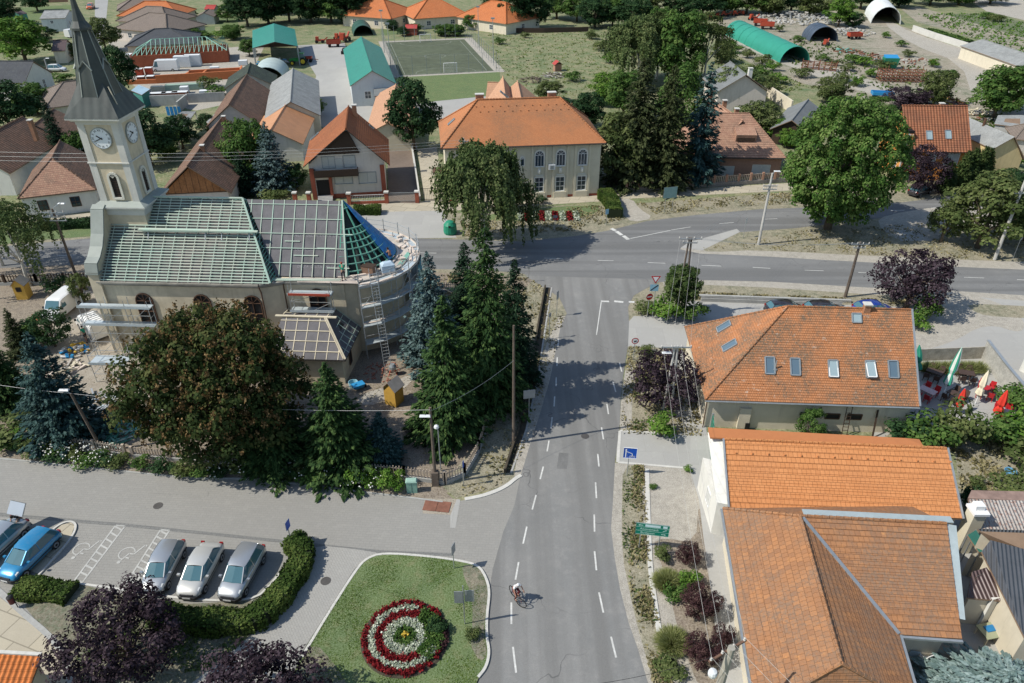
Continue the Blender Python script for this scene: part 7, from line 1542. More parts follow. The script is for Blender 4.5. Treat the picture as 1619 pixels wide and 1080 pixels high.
# ============================================================ PEOPLE
sk=plain('skin',(.42,.235,.16),.6,var=.05);sk2=plain('tanned_skin',(.36,.18,.11),.6,var=.05);c_gr=plain('green_shirt',(.015,.26,.16),.85);c_dk=plain('dark_cloth',(.02,.022,.028),.9);c_wh=plain('white_cloth',(.62,.62,.62),.85,var=.05);c_hair=plain('dark_hair',(.02,.014,.01),.7);c_sh=plain('short_cloth',(.05,.055,.06),.9);c_red=plain('maroon_cloth',(.10,.015,.02),.85)
def skinmesh(name,chains,mat,par,lv=1):
 """chains: list of lists of (point, radius); shared points are welded -> one continuous surface"""
 vs,es,rs,ix=[],[],[],{}
 for ch in chains:
  pr=None
  for p,r in ch:
   k=tuple(round(c,3) for c in p)
   if k not in ix:ix[k]=len(vs);vs.append(p);rs.append(r)
   if pr is not None:es.append((pr,ix[k]))
   pr=ix[k]
 me=bpy.data.meshes.new(name);me.from_pydata(vs,es,[]);o=bpy.data.objects.new(name,me);C.objects.link(o);o.modifiers.new('s','SKIN')
 for i,r in enumerate(rs):me.skin_vertices[0].data[i].radius=(r,r)
 me.skin_vertices[0].data[0].use_root=True;sm=o.modifiers.new('u','SUBSURF');sm.levels=lv;sm.render_levels=lv
 dg=bpy.context.evaluated_depsgraph_get();m2=bpy.data.meshes.new_from_object(o.evaluated_get(dg));bpy.data.objects.remove(o);m2.materials.clear();m2.materials.append(mat);m2.polygons.foreach_set('use_smooth',[True]*len(m2.polygons));r=bpy.data.objects.new(name,m2);C.objects.link(r);r.parent=par;return r
def person(label,loc,rz,J,shirt=None,pants=None,hair=c_hair,skin=sk,hat=None,longp=True,backpack=None,group=None):
 """J: joints in metres, x = facing direction. keys: pel, chest, neck, head, shL elL haL shR elR haR hipL knL ftL hipR knR ftR"""
 t=thing('person',label,'person',loc,rz,group);j={k:V(v) for k,v in J.items()};ch=[[(j['pel'],.125),(j['pel'].lerp(j['chest'],.5),.115),(j['chest'],.135),(j['neck'],.055),(j['head']-V((0,0,.09)),.065),(j['head'],.092),(j['head']+V((-.01,0,.09)),.07)]]
 for s in 'LR':
  sh,el,ha,hp,kn,ft=(j[k+s] for k in ('sh','el','ha','hip','kn','ft'));d=(ha-el).normalized();side=d.cross(V((0,0,1)));side=V((0,1,0)) if side.length < .1 else side.normalized()
  palm=ha+d*.07;ch.append([(j['chest'],.135),(sh,.062),(sh.lerp(el,.5),.05),(el,.04),(el.lerp(ha,.4),.04),(ha,.027),(palm,.032)])
  for k,(off,ln) in enumerate(((-.033,.07),(-.011,.085),(.011,.08),(.033,.06))):a=palm+side*off+d*.02;ch.append([(palm,.032),(a+d*.02,.011),(a+d*ln*.6,.0095),(a+d*ln-V((0,0,.018)),.008)])
  ch.append([(palm,.032),(ha+d*.04-side*.045,.012),(ha+d*.085-side*.06,.010)])
  f=V((1,0,0)) if abs((ft-kn).normalized().x) < .9 else V((0,0,1));ch.append([(j['pel'],.125),(hp,.085),(hp.lerp(kn,.5),.072),(kn,.052),(kn.lerp(ft,.4),.052),(ft,.036),(ft+f*.09-V((0,0,.045)),.04),(ft+f*.17-V((0,0,.055)),.03)])
 b=skinmesh('body',ch,skin,t,1);hd=j['head']
 mb=MB()
 for s in (-1,1):mb.box(hd+V((.083,s*.033,-.005)),(.02,.022,.014))
 mb.build('eye',MATS['black'],b);mb=MB();mb.hexa([hd+V(v) for v in ((.08,-.014,-.045),(.115,-.01,-.045),(.115,.01,-.045),(.08,.014,-.045),(.08,-.008,.0),(.09,-.006,.0),(.09,.006,.0),(.08,.008,.0))]);[mb.box(hd+V((0,s*.092,-.03)),(.035,.018,.055)) for s in (-1,1)];mb.build('face_feature',skin,b)
 mb=MB();c_=hat or hair;mb.lathe(hd+V((-.015,0,.0)),[(.098,-.02),(.104,.03),(.095,.08),(.06,.125),(.02,.14)],10);mb.build('hat' if hat else 'hair',c_,t,smooth=True)
 if shirt:
  s1=[[(j['pel'],.142),(j['pel'].lerp(j['chest'],.5),.135),(j['chest'],.152),(j['neck']-V((0,0,.02)),.07)]]+[[(j['chest'],.152),(j['sh'+s],.08),(j['sh'+s].lerp(j['el'+s],.6),.064)] for s in 'LR'];skinmesh('shirt',s1,shirt,t)
 if pants:s2=[[(j['pel']+V((0,0,.05)),.138),(j['pel'],.145)]]+[[(j['pel'],.145),(j['hip'+s],.10),(j['hip'+s].lerp(j['kn'+s],.8 if not longp else 1),.082 if not longp else .07)]+([(j['kn'+s].lerp(j['ft'+s],.9),.055)] if longp else []) for s in 'LR'];skinmesh('trousers',s2,pants,t)
 for s in 'LR':mb=MB();f=j['ft'+s];mb.hexa([f+V(v) for v in ((-.07,-.048,-.09),(.2,-.048,-.09),(.2,.048,-.09),(-.07,.048,-.09),(-.06,-.042,.0),(.12,-.035,-.03),(.12,.035,-.03),(-.06,.042,.0))]);mb.build('shoe',c_dk,t)
 return t
STAND=dict(pel=(0,0,.95),chest=(.02,0,1.32),neck=(.03,0,1.5),head=(.06,0,1.64),shL=(0,.19,1.42),elL=(-.02,.27,1.15),haL=(.12,.28,.95),shR=(0,-.19,1.42),elR=(-.02,-.27,1.15),haR=(.15,-.24,.98),hipL=(0,.1,.9),knL=(.04,.12,.49),ftL=(-.02,.13,.09),hipR=(0,-.1,.9),knR=(.12,-.11,.50),ftR=(.14,-.12,.09))
def pose(**k):d=dict(STAND);d.update(k);return d
person('worker in a green t-shirt and dark shorts walking beside the white truck',P(138,540),2.6,pose(elR=(.2,-.2,1.25),haR=(.28,-.1,1.5),knL=(-.05,.12,.5),ftL=(-.22,.13,.12),ftR=(.2,-.12,.09)),c_gr,c_sh,longp=False,hat=None)
person('worker in a green t-shirt standing at the eave of the grey membrane roof',CH.wld((9.3,-5.15,7.62)),1.9,pose(chest=(.18,0,1.27),neck=(.27,0,1.42),head=(.36,0,1.52),shL=(.2,.19,1.36),shR=(.2,-.19,1.36),elL=(.36,.24,1.14),haL=(.5,.16,1.0),elR=(.36,-.24,1.14),haR=(.5,-.16,1.0)),c_gr,c_dk,hat=plain('red_cap',(.3,.06,.04),.7))
person('bare-backed worker crouching on the apse ledge beside the blue tarp',CH.wld((12.6,-.9,7.56)),2.4,pose(pel=(-.1,0,.52),chest=(.08,0,.86),neck=(.15,0,1.03),head=(.22,0,1.15),shL=(.08,.19,.95),shR=(.08,-.19,.95),elL=(.25,.24,.72),haL=(.42,.15,.6),elR=(.25,-.24,.72),haR=(.42,-.15,.6),hipL=(-.05,.12,.5),knL=(.32,.16,.5),ftL=(.1,.15,.09),hipR=(-.05,-.12,.5),knR=(.32,-.16,.5),ftR=(.1,-.15,.09)),None,c_dk,skin=sk2)
p_=P(38,832);person('person in dark clothes leaning into the open boot of the silver car',(p_.x,p_.y,.02),brz,pose(chest=(.3,0,1.22),neck=(.42,0,1.33),head=(.53,0,1.38),shL=(.33,.19,1.28),shR=(.33,-.19,1.28),elL=(.45,.24,1.02),haL=(.66,.18,.92),elR=(.45,-.24,1.02),haR=(.66,-.18,.92)),c_dk,c_dk)
# cyclist and bicycle
bl=P(817,950);brz2=math.radians(-58);t=thing('bicycle','dark bicycle ridden down the middle of the street','bicycle',(bl.x,bl.y,.017),brz2)
for x,nm in ((-.52,0),(.54,1)):
 mb=MB();N=24;R=.34;a0=.45 if nm else 0
 pt=lambda r,k:(x+r*math.cos(2*PI*k/N)*math.cos(a0),r*math.cos(2*PI*k/N)*math.sin(a0),.35+r*math.sin(2*PI*k/N))
 for k in range(N):mb.bar(pt(R,k),pt(R,k+1),.035,.04)
 w=mb.build('wheel',m_tyre,t);mb=MB()
 for k in range(0,N,2):mb.bar(pt(.02,k),pt(R-.02,k),.006)
 mb.build('spoke',m_rim,w)
mb=MB();cr,hd_,se_,rx,fx=(-.08,0,.3),(.36,0,.82),(-.22,0,.82),(-.52,0,.35),(.54,0,.35)
for a,b in ((cr,hd_),(cr,se_),(se_,hd_),(cr,rx),(se_,rx),(hd_,fx)):mb.tube([a,b],.018,6)
mb.build('frame',plain('maroon_frame',(.12,.02,.02),.4),t);mb=MB();mb.tube([(.36,0,.82),(.38,0,1.0)],.016,6);mb.tube([(.28,-.3,1.02),(.4,-.12,1.02),(.4,.12,1.02),(.28,.3,1.02)],.014,6);mb.build('handlebar',MATS['black'],t);mb=MB();mb.box((-.27,0,.88),(.26,.14,.06));mb.build('saddle',MATS['black'],t)
mb=MB();mb.bar((-.08,-.1,.3),(.06,-.14,.22),.03);mb.bar((-.08,.1,.3),(-.22,.14,.38),.03);mb.build('pedal',MATS['black'],t)
person('cyclist in a white cap and pale shirt riding a bicycle down the street',(bl.x,bl.y,.017),brz2,dict(pel=(-.27,0,1.0),chest=(-.02,0,1.32),neck=(.08,0,1.46),head=(.16,0,1.58),shL=(.0,.19,1.40),elL=(.14,.28,1.2),haL=(.27,.29,1.06),shR=(.0,-.19,1.40),elR=(.14,-.28,1.2),haR=(.27,-.29,1.06),hipL=(-.22,.1,.96),knL=(.14,.14,.82),ftL=(-.14,.14,.46),hipR=(-.22,-.1,.96),knR=(.18,-.14,.68),ftR=(.04,-.14,.31)),c_wh,c_red,hat=c_wh)
# ============================================================ POLES, LAMPS, WIRES
m_conp=plain('concrete_pole',(.42,.41,.38),.9,var=.15,scale=3);m_wdp=plain('old_pole_wood',(.12,.095,.075),.9,var=.3,scale=5);m_ins=plain('insulator',(.5,.48,.44),.4);m_lampw=plain('lamp_shell',(.62,.64,.64),.4)
def pole(name,label,px,py,h,mat=m_conp,r=(.17,.1),arms=(),lamp=None,top=None,cat='utility pole',double=0,rz=0,group='utility poles',foot=False):
 b=P(px,py);t=thing(name,label,cat,b,rz,group);tp_=V((0,0,h)) if top is None else P(top[0],top[1],h)-b;c,s=math.cos(-rz),math.sin(-rz);tp_=V((tp_.x*c-tp_.y*s,tp_.x*s+tp_.y*c,h));mb=MB()
 if double:
  for k in (-1,1):mb.tube([(k*double,0,0),tp_+V((k*.1,0,0))],[r[0]*.8,r[1]*.9],8)
  mb.bar((-double*.6,0,h*.4),(double*.6,0,h*.4),.1)
 else:mb.tube([(0,0,-.1),tp_],list(r),8)
 if foot:mb.box((0,0,0),(.5,.5,1.3))
 mb.build('shaft',mat,t)
 for z,w in arms:
  k=tp_*(z/h);mb=MB();mb.bar(k+V((-w/2,-.12,0)),k+V((w/2,-.12,0)),.09);mb.build('crossarm',MATS['grey_metal'],t)
  for i in range(4):mb=MB();mb.lathe(k+V((-w/2+w*i/3*.96+.03,-.12,.05)),[(.03,0),(.06,.05),(.035,.09),(.06,.14),(.02,.18)],7);mb.build('insulator',m_ins,t)
 if lamp:
  z,dx,dy=lamp;k=tp_*(z/h);mb=MB();mb.tube([k,k+V((dx*.6,dy*.6,.35)),k+V((dx,dy,.4))],.03,6);mb.build('lamp_arm',MATS['grey_metal'],t);mb=MB();mb.ring([[k+V((dx+a*.36,dy+b,.4+e)) for a,b,e in ((-.9,-w,0),(.9,-w,0),(.9,w,0),(-.9,w,0))] for w,e in ((.06,.02),)]+[[k+V((dx+a,dy+b,.32)) for a,b in ((-.38,-.15),(.38,-.15),(.38,.15),(-.38,.15))]]);mb.build('lamp_head',m_lampw,t)
 return t
A1=pole('wooden_pole','brown wooden pole with a lamp at the fence corner',689,766,7.1,m_wdp,(.13,.09),lamp=(6.2,-.35,-.2),foot=True)
A2=pole('wooden_pole','plain tall wooden pole between the spruces and the street',812,702,10.9,m_wdp,(.13,.08))
A3=pole('wooden_pole','dark lamp post leaning left over the roses at the fence',163,714,5.6,m_wdp,(.13,.09),top=(112,622),lamp=(5.5,-.5,.1))
A4=pole('wooden_pole','dark pole with crossarms and a bent lamp at the west end of the church',121,438,8.1,m_wdp,(.16,.11),arms=((7.7,2.4),(7.2,2.4),(6.8,2.4)),lamp=(8.0,.6,.9))
A5=pole('wooden_pole','two legged pale pole with a lamp in the purple plum tree',1055,648,6.4,m_conp,(.14,.1),arms=((6.3,2.4),),lamp=(5.4,-.7,0),double=.35)
A6=pole('wooden_pole','two legged pole behind the ball shaped tree at the corner',1074,500,8.7,m_wdp,(.15,.1),arms=((8.6,2.2),(8.2,1.4)),double=.45)
A7=pole('wooden_pole','weathered wooden pole with a crossarm before the wide purple tree',1336,470,6.4,m_wdp,(.18,.12),arms=((6.2,1.8),(5.8,1.2)))
A8=pole('concrete_pole','concrete pole with a street lamp left of the enormous maple',1199,387,9.0,m_conp,(.18,.12),arms=((7.5,1.6),(7.1,1.6)),lamp=(8.9,.5,0))
A9=pole('concrete_pole','leaning concrete pole in front of the green-brown trees',1572,411,9.8,m_conp,(.2,.14),arms=((8.2,1.8),))
A10=pole('concrete_pole','slim concrete pole in front of the orange house balcony',1412,300,8.0,m_conp,(.16,.12),arms=((7.8,1.0),))
A11=pole('concrete_pole','concrete pole in front of the school behind the weeping tree',737,336,10.0,m_conp,(.16,.1),arms=((9.6,1.2),(9.2,.8)))
A12=pole('concrete_pole','concrete lamp pole by the parked white cars',86,142,6.2,m_conp,(.17,.12),lamp=(6.0,.7,0))
bt=P(1157,1024,8.2);t=thing('wooden_pole','thick weathered pole with insulators at the sidewalk edge, bottom right','utility pole',(bt.x-.35,bt.y-.15,0),0,'utility poles');mb=MB();mb.tube([(0,0,0),(.35,.15,8.2)],[.26,.17],10);mb.build('shaft',plain('grey_pole_wood',(.33,.31,.26),.9,var=.2,scale=6),t)
mb=MB();q0,q1=V((-.75,-.35,7.9)),V((1.2,.75,7.9));mb.bar(q0,q1,.1);mb.build('crossarm',plain('rusty_iron',(.16,.09,.06),.7),t);INS=[]
for i in range(4):a=q0.lerp(q1,(i+.15)/3.3);mb=MB();mb.lathe(a,[(.03,0),(.07,.08),(.04,.13),(.06,.2),(.02,.25)],8);mb.build('insulator',m_ins,t);INS.append(V(t.location)+a+V((0,0,.25)))
mb=MB();mb.lathe(V((-.55,-.55,7.3)),[(.05,.25),(.18,.2),(.22,.05),(.2,-.1),(.08,-.18)],10);mb.build('lamp_head',m_lampw,t)
t=thing('lamp_post','slim steel lamp post behind the wooden pole at the fence corner','lamp post',P(697,744));mb=MB();mb.tube([(0,0,0),(0,0,3.9),(-.1,0,4.1)],.045,6);mb.build('shaft',MATS['grey_metal'],t);mb=MB();mb.lathe((-.1,0,4.1),[(.08,0),(.2,.05),(.16,.2),(.05,.28)],8);mb.build('lamp_head',m_lampw,t)
WN=[0]
def wire(a,b,sag,label,r=.007,mat=None):
 a,b=V(a),V(b);mb=MB();pts=[a.lerp(b,k/14)-V((0,0,sag*4*(k/14)*(1-k/14))) for k in range(15)];o=a;mb.tube([p-o for p in pts],r,4);w=mb.build('overhead_wire',mat or MATS['grey_metal'],None);w.location=o;tag(w,label,'wire','overhead wires');return w
def at(t,z,x=0,y=-.12):return V(t.location)+V((x,y,z))
ord_=['first','second','third','fourth']
for i in range(4):
 x=-1.1+i*.72;wire(at(A6,8.75,x*.9),at(A5,6.5,x),.5,f'{ord_[i]} pale wire from the left between the two legged poles',.008,m_conp)
 wire(at(A5,6.5,x),INS[i],.6,f'{ord_[i]} wire from the left between the plum tree pole and the bottom right pole',.008,m_conp);wire(INS[i],INS[i]+V((7.5+i*.3,-12,-.2)),.3,f'{ord_[i]} wire from the left running off the bottom right pole over the brown roof',.008,m_conp)
for i in range(3):
 wire(at(A11,9.8-i*.35),P(-70,238+i*7,8.2-i*.2),1.0,f'{ord_[i]} wire from the top running from the school pole to the far left',.009);wire(at(A6,8.75,-.6+i*.6),at(A7,6.4,-.6+i*.6),.5,f'{ord_[i]} thin wire from the left between corner pole and weathered pole',.009);wire(at(A8,7.6,-.6+i*.6),at(A6,8.7,-.4+i*.4),.6,f'{ord_[i]} thin wire from the left between lamp pole and corner pole',.009)
wire(P(-30,604,5.4),V(A3.location)+(P(112,622,5.6)-P(163,714))+V((0,0,0)),.1,'white wire running from the leaning lamp post off the left edge',.010,MATS['white_paint']);wire(P(112,622,5.5),at(A1,7.0),.6,'long white wire from the leaning lamp post to the fence corner pole',.008,MATS['white_paint'])
wire(at(A1,6.9),at(A2,8.0),.4,'wire from the fence corner pole to the plain tall pole',.01);wire(INS[0],P(940,1082,6.5),.2,'black wire running down left from the bottom right pole',.012,MATS['black']);wire(at(A4,7.8),P(-40,315,8),.4,'wire leaving the church end pole to the left',.012,MATS['black']);wire(at(A4,7.3),P(215,335,8.0),.3,'bundled wire from the church end pole towards the tower foot',.02,MATS['black'])
wire(at(A5,6.3,.9),REST.wld((.3,.6,5.2)),.3,'thin wire from the plum tree pole to the restaurant roof',.009,MATS['black'])
# ============================================================ SIGNS
s_back=plain('sign_back',(.30,.32,.33),.5,.4);s_blue=plain('sign_blue',(.01,.08,.42),.4,var=.03);s_green=plain('sign_green',(.0,.17,.115),.4,var=.03);s_white=plain('sign_white',(.72,.74,.74),.4,var=.02);s_red=plain('sign_red',(.5,.02,.02),.4,var=.03);s_mint=plain('sign_mint',(.45,.68,.60),.4,var=.02)
def signpost(label,px,py,h,rz=0,posts=(0,),r=.035,cat='sign',name='road_sign'):
 t=thing(name,label,cat,P(px,py),rz)
 for x in posts:mb=MB();mb.tube([(x,0,0),(x,0,h)],r,6);mb.build('post',MATS['zinc'],t)
 return t
def plate(t,c,w,h,mat,name='panel',tilt=0,th=.03,back=s_back,poly=None):
 """flat panel facing -y (local) with a back sheet"""
 mb=MB();mb.box((c[0],c[1]+th/2+.004,c[2]-h/2),(w,th,h)) if poly is None else mb.ring([[(c[0]+x,c[1]+y_,c[2]+z) for x,z in poly] for y_ in (th,.004)]);p=mb.build(name,back,t);mb=MB();q=poly or [(-w/2,-h/2),(w/2,-h/2),(w/2,h/2),(-w/2,h/2)];mb.poly([(c[0]+x,c[1],c[2]+z) for x,z in q]);f=mb.build('face',mat,p);return p
def circ(r,n=20):return [(r*math.cos(2*PI*k/n),r*math.sin(2*PI*k/n)) for k in range(n)]
def tx(p,s,size,x,y,z,mat):return text('lettering',s,size,mat,p,frame_mtx(V((x,y,z)),V((1,0,0)),V((0,0,1)),V((0,-1,0))))
def arrow(p,pts,w,y,mat,head=.12,name='arrow'):
 mb=MB()
 for a,b in zip(pts[:-1],pts[1:]):mb.bar((a[0],y,a[1]),(b[0],y,b[1]),w,.004,up=(0,1,0))
 a,b=V((pts[-2][0],0,pts[-2][1])),V((pts[-1][0],0,pts[-1][1]));d=(b-a).normalized();n=V((-d.z,0,d.x))*head;q=[b+n,b-n,b+d*head*1.6];mb.poly([(v.x,y-.003,v.z) for v in q]);return mb.build(name,mat,p)
t=signpost('green direction sign board with white place names on two posts by the gravel',1010,866,2.3,math.radians(-9),(0,1.25),.04);p=plate(t,(.7,-.05,1.85),2.15,1.02,s_green)
mb=MB()
for z in (2.34,2.03,1.69,1.36):mb.bar((-.36,-.056,z),(1.76,-.056,z),.003,.022)
for x in (-.36,1.76):mb.bar((x,-.056,1.36),(x,-.056,2.34),.022,.003)
mb.build('border',s_mint,p);mb=MB();mb.bar((.22,-.058,2.18),(1.2,-.058,2.18),.003,.2);mb.bar((1.36,-.058,2.18),(1.64,-.058,2.18),.003,.2);mb.build('white_field',plain('sign_pale_blue',(.50,.66,.68),.4),p)
tx(p,'Alsónémedi',.25,.5,-.06,1.86,s_mint);tx(p,'Budapest',.25,.42,-.06,1.52,s_mint);arrow(p,[(.08,2.18),(-.12,2.18)],.05,-.06,s_mint,.07);arrow(p,[(1.38,1.8),(1.55,1.9)],.04,-.06,s_mint,.06);arrow(p,[(1.3,1.52),(1.5,1.52)],.05,-.06,s_mint,.07)
t=signpost('square blue lane sign with white arrows at the driveway',991,752,2.6,math.radians(-7));p=plate(t,(.05,-.05,2.25),.98,.98,s_blue);mb=MB()
for a,b in (((-.44,1.76),(.54,1.76)),((-.44,2.74),(.54,2.74)),((-.44,1.76),(-.44,2.74)),((.54,1.76),(.54,2.74))):mb.bar((a[0],-.056,a[1]),(b[0],-.056,b[1]),.035,.035)
mb.build('border',s_white,p);arrow(p,[(-.25,1.83),(-.25,2.5)],.075,-.06,s_white,.09);arrow(p,[(-.22,2.38),(.2,2.22),(.22,2.08)],.05,-.06,s_white,.05);mb=MB()
for z in (1.86,2.0,2.12):mb.bar((-.1,-.06,z),(-.1,-.06,z+.08),.03,.004)
for cx_ in (.1,.34):
 for k in range(8):a,b=2*PI*k/8,2*PI*(k+1)/8;mb.bar((cx_+.09*math.cos(a),-.06,1.92+.09*math.sin(a)),(cx_+.09*math.cos(b),-.06,1.92+.09*math.sin(b)),.02,.004,up=(0,1,0))
mb.bar((.1,-.06,1.92),(.22,-.06,2.03),.02,.004,up=(0,1,0));mb.bar((.34,-.06,1.92),(.22,-.06,2.03),.02,.004,up=(0,1,0));mb.build('bicycle_symbol',s_white,p)
t=signpost('round white prohibition sign with a red ring at the plum tree',1001,569,2.3);p=plate(t,(0,-.05,2.1),0,0,s_red,poly=circ(.33));mb=MB();mb.poly([(x,-.056,2.1+z) for x,z in circ(.25)]);mb.build('white_field',s_white,p);mb=MB();mb.bar((-.1,-.06,2.05),(.1,-.06,2.08),.12,.004,up=(0,1,0));mb.bar((-.08,-.06,1.95),(-.08,-.06,2.05),.03,.004);mb.bar((.08,-.06,1.97),(.1,-.06,2.2),.04,.004);mb.build('cart_symbol',MATS['black'],p)
t=signpost('inverted white triangle over a blue square sign at the street corner',1031,503,4.6,.0);p=plate(t,(-.1,-.05,4.4),0,0,s_red,poly=[(0,-.42),(.48,.4),(-.48,.4)]);mb=MB();mb.poly([(x-.1,-.056,4.4+z) for x,z in [(0,-.24),(.3,.3),(-.3,.3)]]);mb.build('white_field',s_white,p);p=plate(t,(-.15,-.05,3.5),.85,.75,plain('sign_sky',(.25,.45,.55),.4));mb=MB();mb.bar((-.5,-.058,3.2),(.2,-.058,3.8),.1,.004,up=(0,1,0));mb.build('stripe',MATS['black'],p)
t=signpost('round red no-entry sign just below the blue square sign',1023,501,2.6,.3);p=plate(t,(0,-.05,2.35),0,0,s_red,poly=circ(.36));mb=MB();mb.bar((-.25,-.056,2.35),(.25,-.056,2.35),.003,.13);mb.build('bar',s_white,p)
for lab,px,py,h,w,hh,rz,mt in (('small grey-blue sign facing away on a post on the street verge',836,668,3.3,.95,.8,.2,s_back),('pale back of a tall sign on the school side of the junction',958,356,2.2,.5,.7,.5,plain('sign_sky',(.25,.45,.55),.4)),('small dark sign on the school lawn',877,365,2.1,.55,.35,0,s_back),('narrow sign on the grass tip by the gravel patch',1175,376,2.6,.45,.8,.9,s_white),('sign seen edge-on above the hedge tip',462,864,2.4,.5,.7,1.35,s_blue),('dark triangular sign on the island lawn edge',718,900,2.3,.5,.8,1.2,s_back),('thin grey sign post with a small plate on the roadside by the ditch',868,536,2.9,.3,.4,.8,s_back),('small sign post at the fence corner by the kerb',733,768,2.4,.25,.6,1.2,s_blue),('sign post beside the right hand leaning concrete pole',1600,412,3.2,.5,.6,.5,s_back),('tall sign on the shaded verge by the main road',880,500,2.9,.4,.9,1.0,s_back),('lamp-like sign post beside the dark spruce at the road',836,446,1.9,.3,.25,0,s_back)):
 t=signpost(lab,px,py,h,rz);plate(t,(0,-.05,h-hh/2),w,hh,mt)
t=signpost('two dark information panels on a post in the island lawn',735,988,3.5,0);plate(t,(-.28,-.05,2.55),.5,1.0,s_back);plate(t,(.34,.08,2.5),.55,.95,s_back)
t=signpost('pale green double post notice board on the north verge',1050,336,3.4,.25,(0,1.1));plate(t,(.55,-.05,2.75),1.9,1.5,plain('board_green',(.26,.40,.36),.6))
# ============================================================ STREET AND YARD FURNITURE
t=thing('litter_bin','dark red litter bin on a post by the beige slabs','bin',P(29,961));mb=MB();mb.tube([(0,0,0),(0,0,.9)],.03,6);mb.build('post',MATS['black'],t);mb=MB();mb.lathe((-.18,0,.45),[(.13,0),(.17,.02),(.19,.5),(.16,.5),(.15,.1)],12);mb.build('bin_body',plain('bin_red',(.10,.02,.02),.5),t);mb=MB();mb.lathe((-.18,0,.95),[(.2,0),(.2,.05),(.1,.12)],12);mb.build('lid',MATS['black'],t)
t=thing('utility_cabinet','pale green utility cabinet at the end of the bright bushes','cabinet',P(652,777),.05);mb=MB();mb.box((0,0,0),(.75,.4,1.05));mb.build('cabinet_body',plain('cabinet_green',(.22,.38,.30),.6,var=.1),t);mb=MB();mb.box((0,0,1.05),(.85,.5,.1),taper=.8);mb.build('lid',plain('cabinet_lid',(.28,.42,.35),.6),t);mb=MB();mb.bar((0,-.205,.1),(0,-.205,1.0),.02,.01);mb.build('door_seam',MATS['black'],t)
a_,b_=P(671,804),P(711,808);d=b_-a_;t=thing('steel_cover','rusty steel trapdoor cover set in the side road','cover',(P(691,801).x,P(691,801).y,.03),math.atan2(d.y,d.x));mb=MB();mb.box((-.48,0,0),(.93,1.0,.03));mb.box((.48,0,0),(.93,1.0,.03));mb.build('cover_leaf',plain('rusty_plate',(.20,.09,.06),.7,var=.25,scale=4),t)
def hut(label,px,py,rz,s=1.0,win_=False):
 t=thing('wooden_hut',label,'hut',P(px,py),rz,scale=s);mb=MB();mb.box((0,0,0),(1.15,1.15,1.75));[mb.poly(q) for q in ([(-.575,-.575,1.75),(.575,-.575,1.75),(0,-.575,2.35)],[(.575,.575,1.75),(-.575,.575,1.75),(0,.575,2.35)])];mb.build('wall',plain('yellow_boards',(.52,.31,.06),.8,var=.15,scale=4),t)
 roof_mesh([[(-.7,-.7,1.65),(0,-.7,2.42),(0,.7,2.42),(-.7,.7,1.65)],[(.7,.7,1.65),(0,.7,2.42),(0,-.7,2.42),(.7,-.7,1.65)]],plain('felt_pale',(.42,.38,.33),.9,var=.15),SO,t,lift=0,th=.05)
 if win_:window(t,(0,-.58,1.0),V((1,0,0)),V((0,-1,0)),.45,.45,pane='black',frame='dark_wood',mull=(0,0))
hut('small yellow wooden hut with a gable roof right of the apse ladder',624,636,-.5);hut('small yellow wooden hut with a dark window left of the white van',40,470,.1,1.0,True)
# picket fence of the churchyard
m_pick=plain('picket',(.40,.33,.26),.9,var=.15,scale=3)
def picket(label,pts,h=1.15,base=.35,gap=.22,group=None,mat=m_pick,wood=None):
 q=[P(a,b) for a,b in pts];t=thing('picket_fence',label,'fence',q[0],0,group);mp,mr,mp2,mw=MB(),MB(),MB(),MB();o=q[0]
 for a,b in zip(q[:-1],q[1:]):
  L=(b-a).length;n=max(1,int(L/2.4));mw.bar(a-o+V((0,0,base/2)),b-o+V((0,0,base/2)),.22,base)
  for z in (base+.15,h-.15):mr.bar(a-o+V((0,0,z)),b-o+V((0,0,z)),.05,.06)
  for i in range(n+1):p=a.lerp(b,i/n)-o;mp.box((p.x,p.y,0),(.2,.2,h+.08))
  for i in range(int(L/gap)):p=a.lerp(b,(i+.5)/int(L/gap))-o;mp2.box((p.x,p.y,base),(.07,.07,h-base+.05*(i % 2)))
 mw.build('base_wall',wood or m_curbd,t);mp.build('post',mat,t);mr.build('rail',mat,t);mp2.build('picket_row',mat,t);return t
picket('long pale picket fence behind the rose bushes on the side road',[(-20,692),(60,701),(200,722)]);picket('broken pale picket fence stretch under the orange-brown tree',[(212,723),(330,733)],h=1.0);picket('shaded picket fence running under the spruces to the corner pole',[(332,731),(420,738),(560,750),(640,757),(703,765)])
picket('picket fence on a stone base climbing along the street verge',[(705,765),(735,752),(757,715),(772,665),(790,610)],h=1.1);picket('iron fence at the north edge of the churchyard behind the yellow hut',[(-40,452),(60,450),(148,446)],h=1.2,gap=.3,mat=MATS['dark_wood']);picket('short picket fence seen right of the scaffolding by the main road',[(645,462),(735,462)],h=1.1,mat=m_pick)
wallseg('ditch_wall','low dark concrete ditch wall along the shaded street verge',[(872,455),(862,520),(850,600),(832,680),(808,748)],.05,.15,m_curbd,'wall');wallseg('ditch_wall','second ditch wall, raised to throw shade on the bed, nearer the churchyard fence',[(862,455),(850,520),(838,600),(820,680),(798,748)],.38,.16,MATS['ditch_shade_soil'] if 'ditch_shade_soil' in MATS else plain('ditch_shade_soil',(.06,.05,.035),.95,var=.3),'wall')  # raised second wall added so its shadow falls on the flat ditch bed
sheet('ditch_bed',[(863,455),(851,520),(839,600),(821,680),(799,748),(808,748),(832,680),(850,600),(862,520),(871,455)],.018,plain('ditch_shade_soil',(.06,.05,.035),.95,var=.3))  # flat dark soil strip, its tone standing in for the sunken ditch's shade
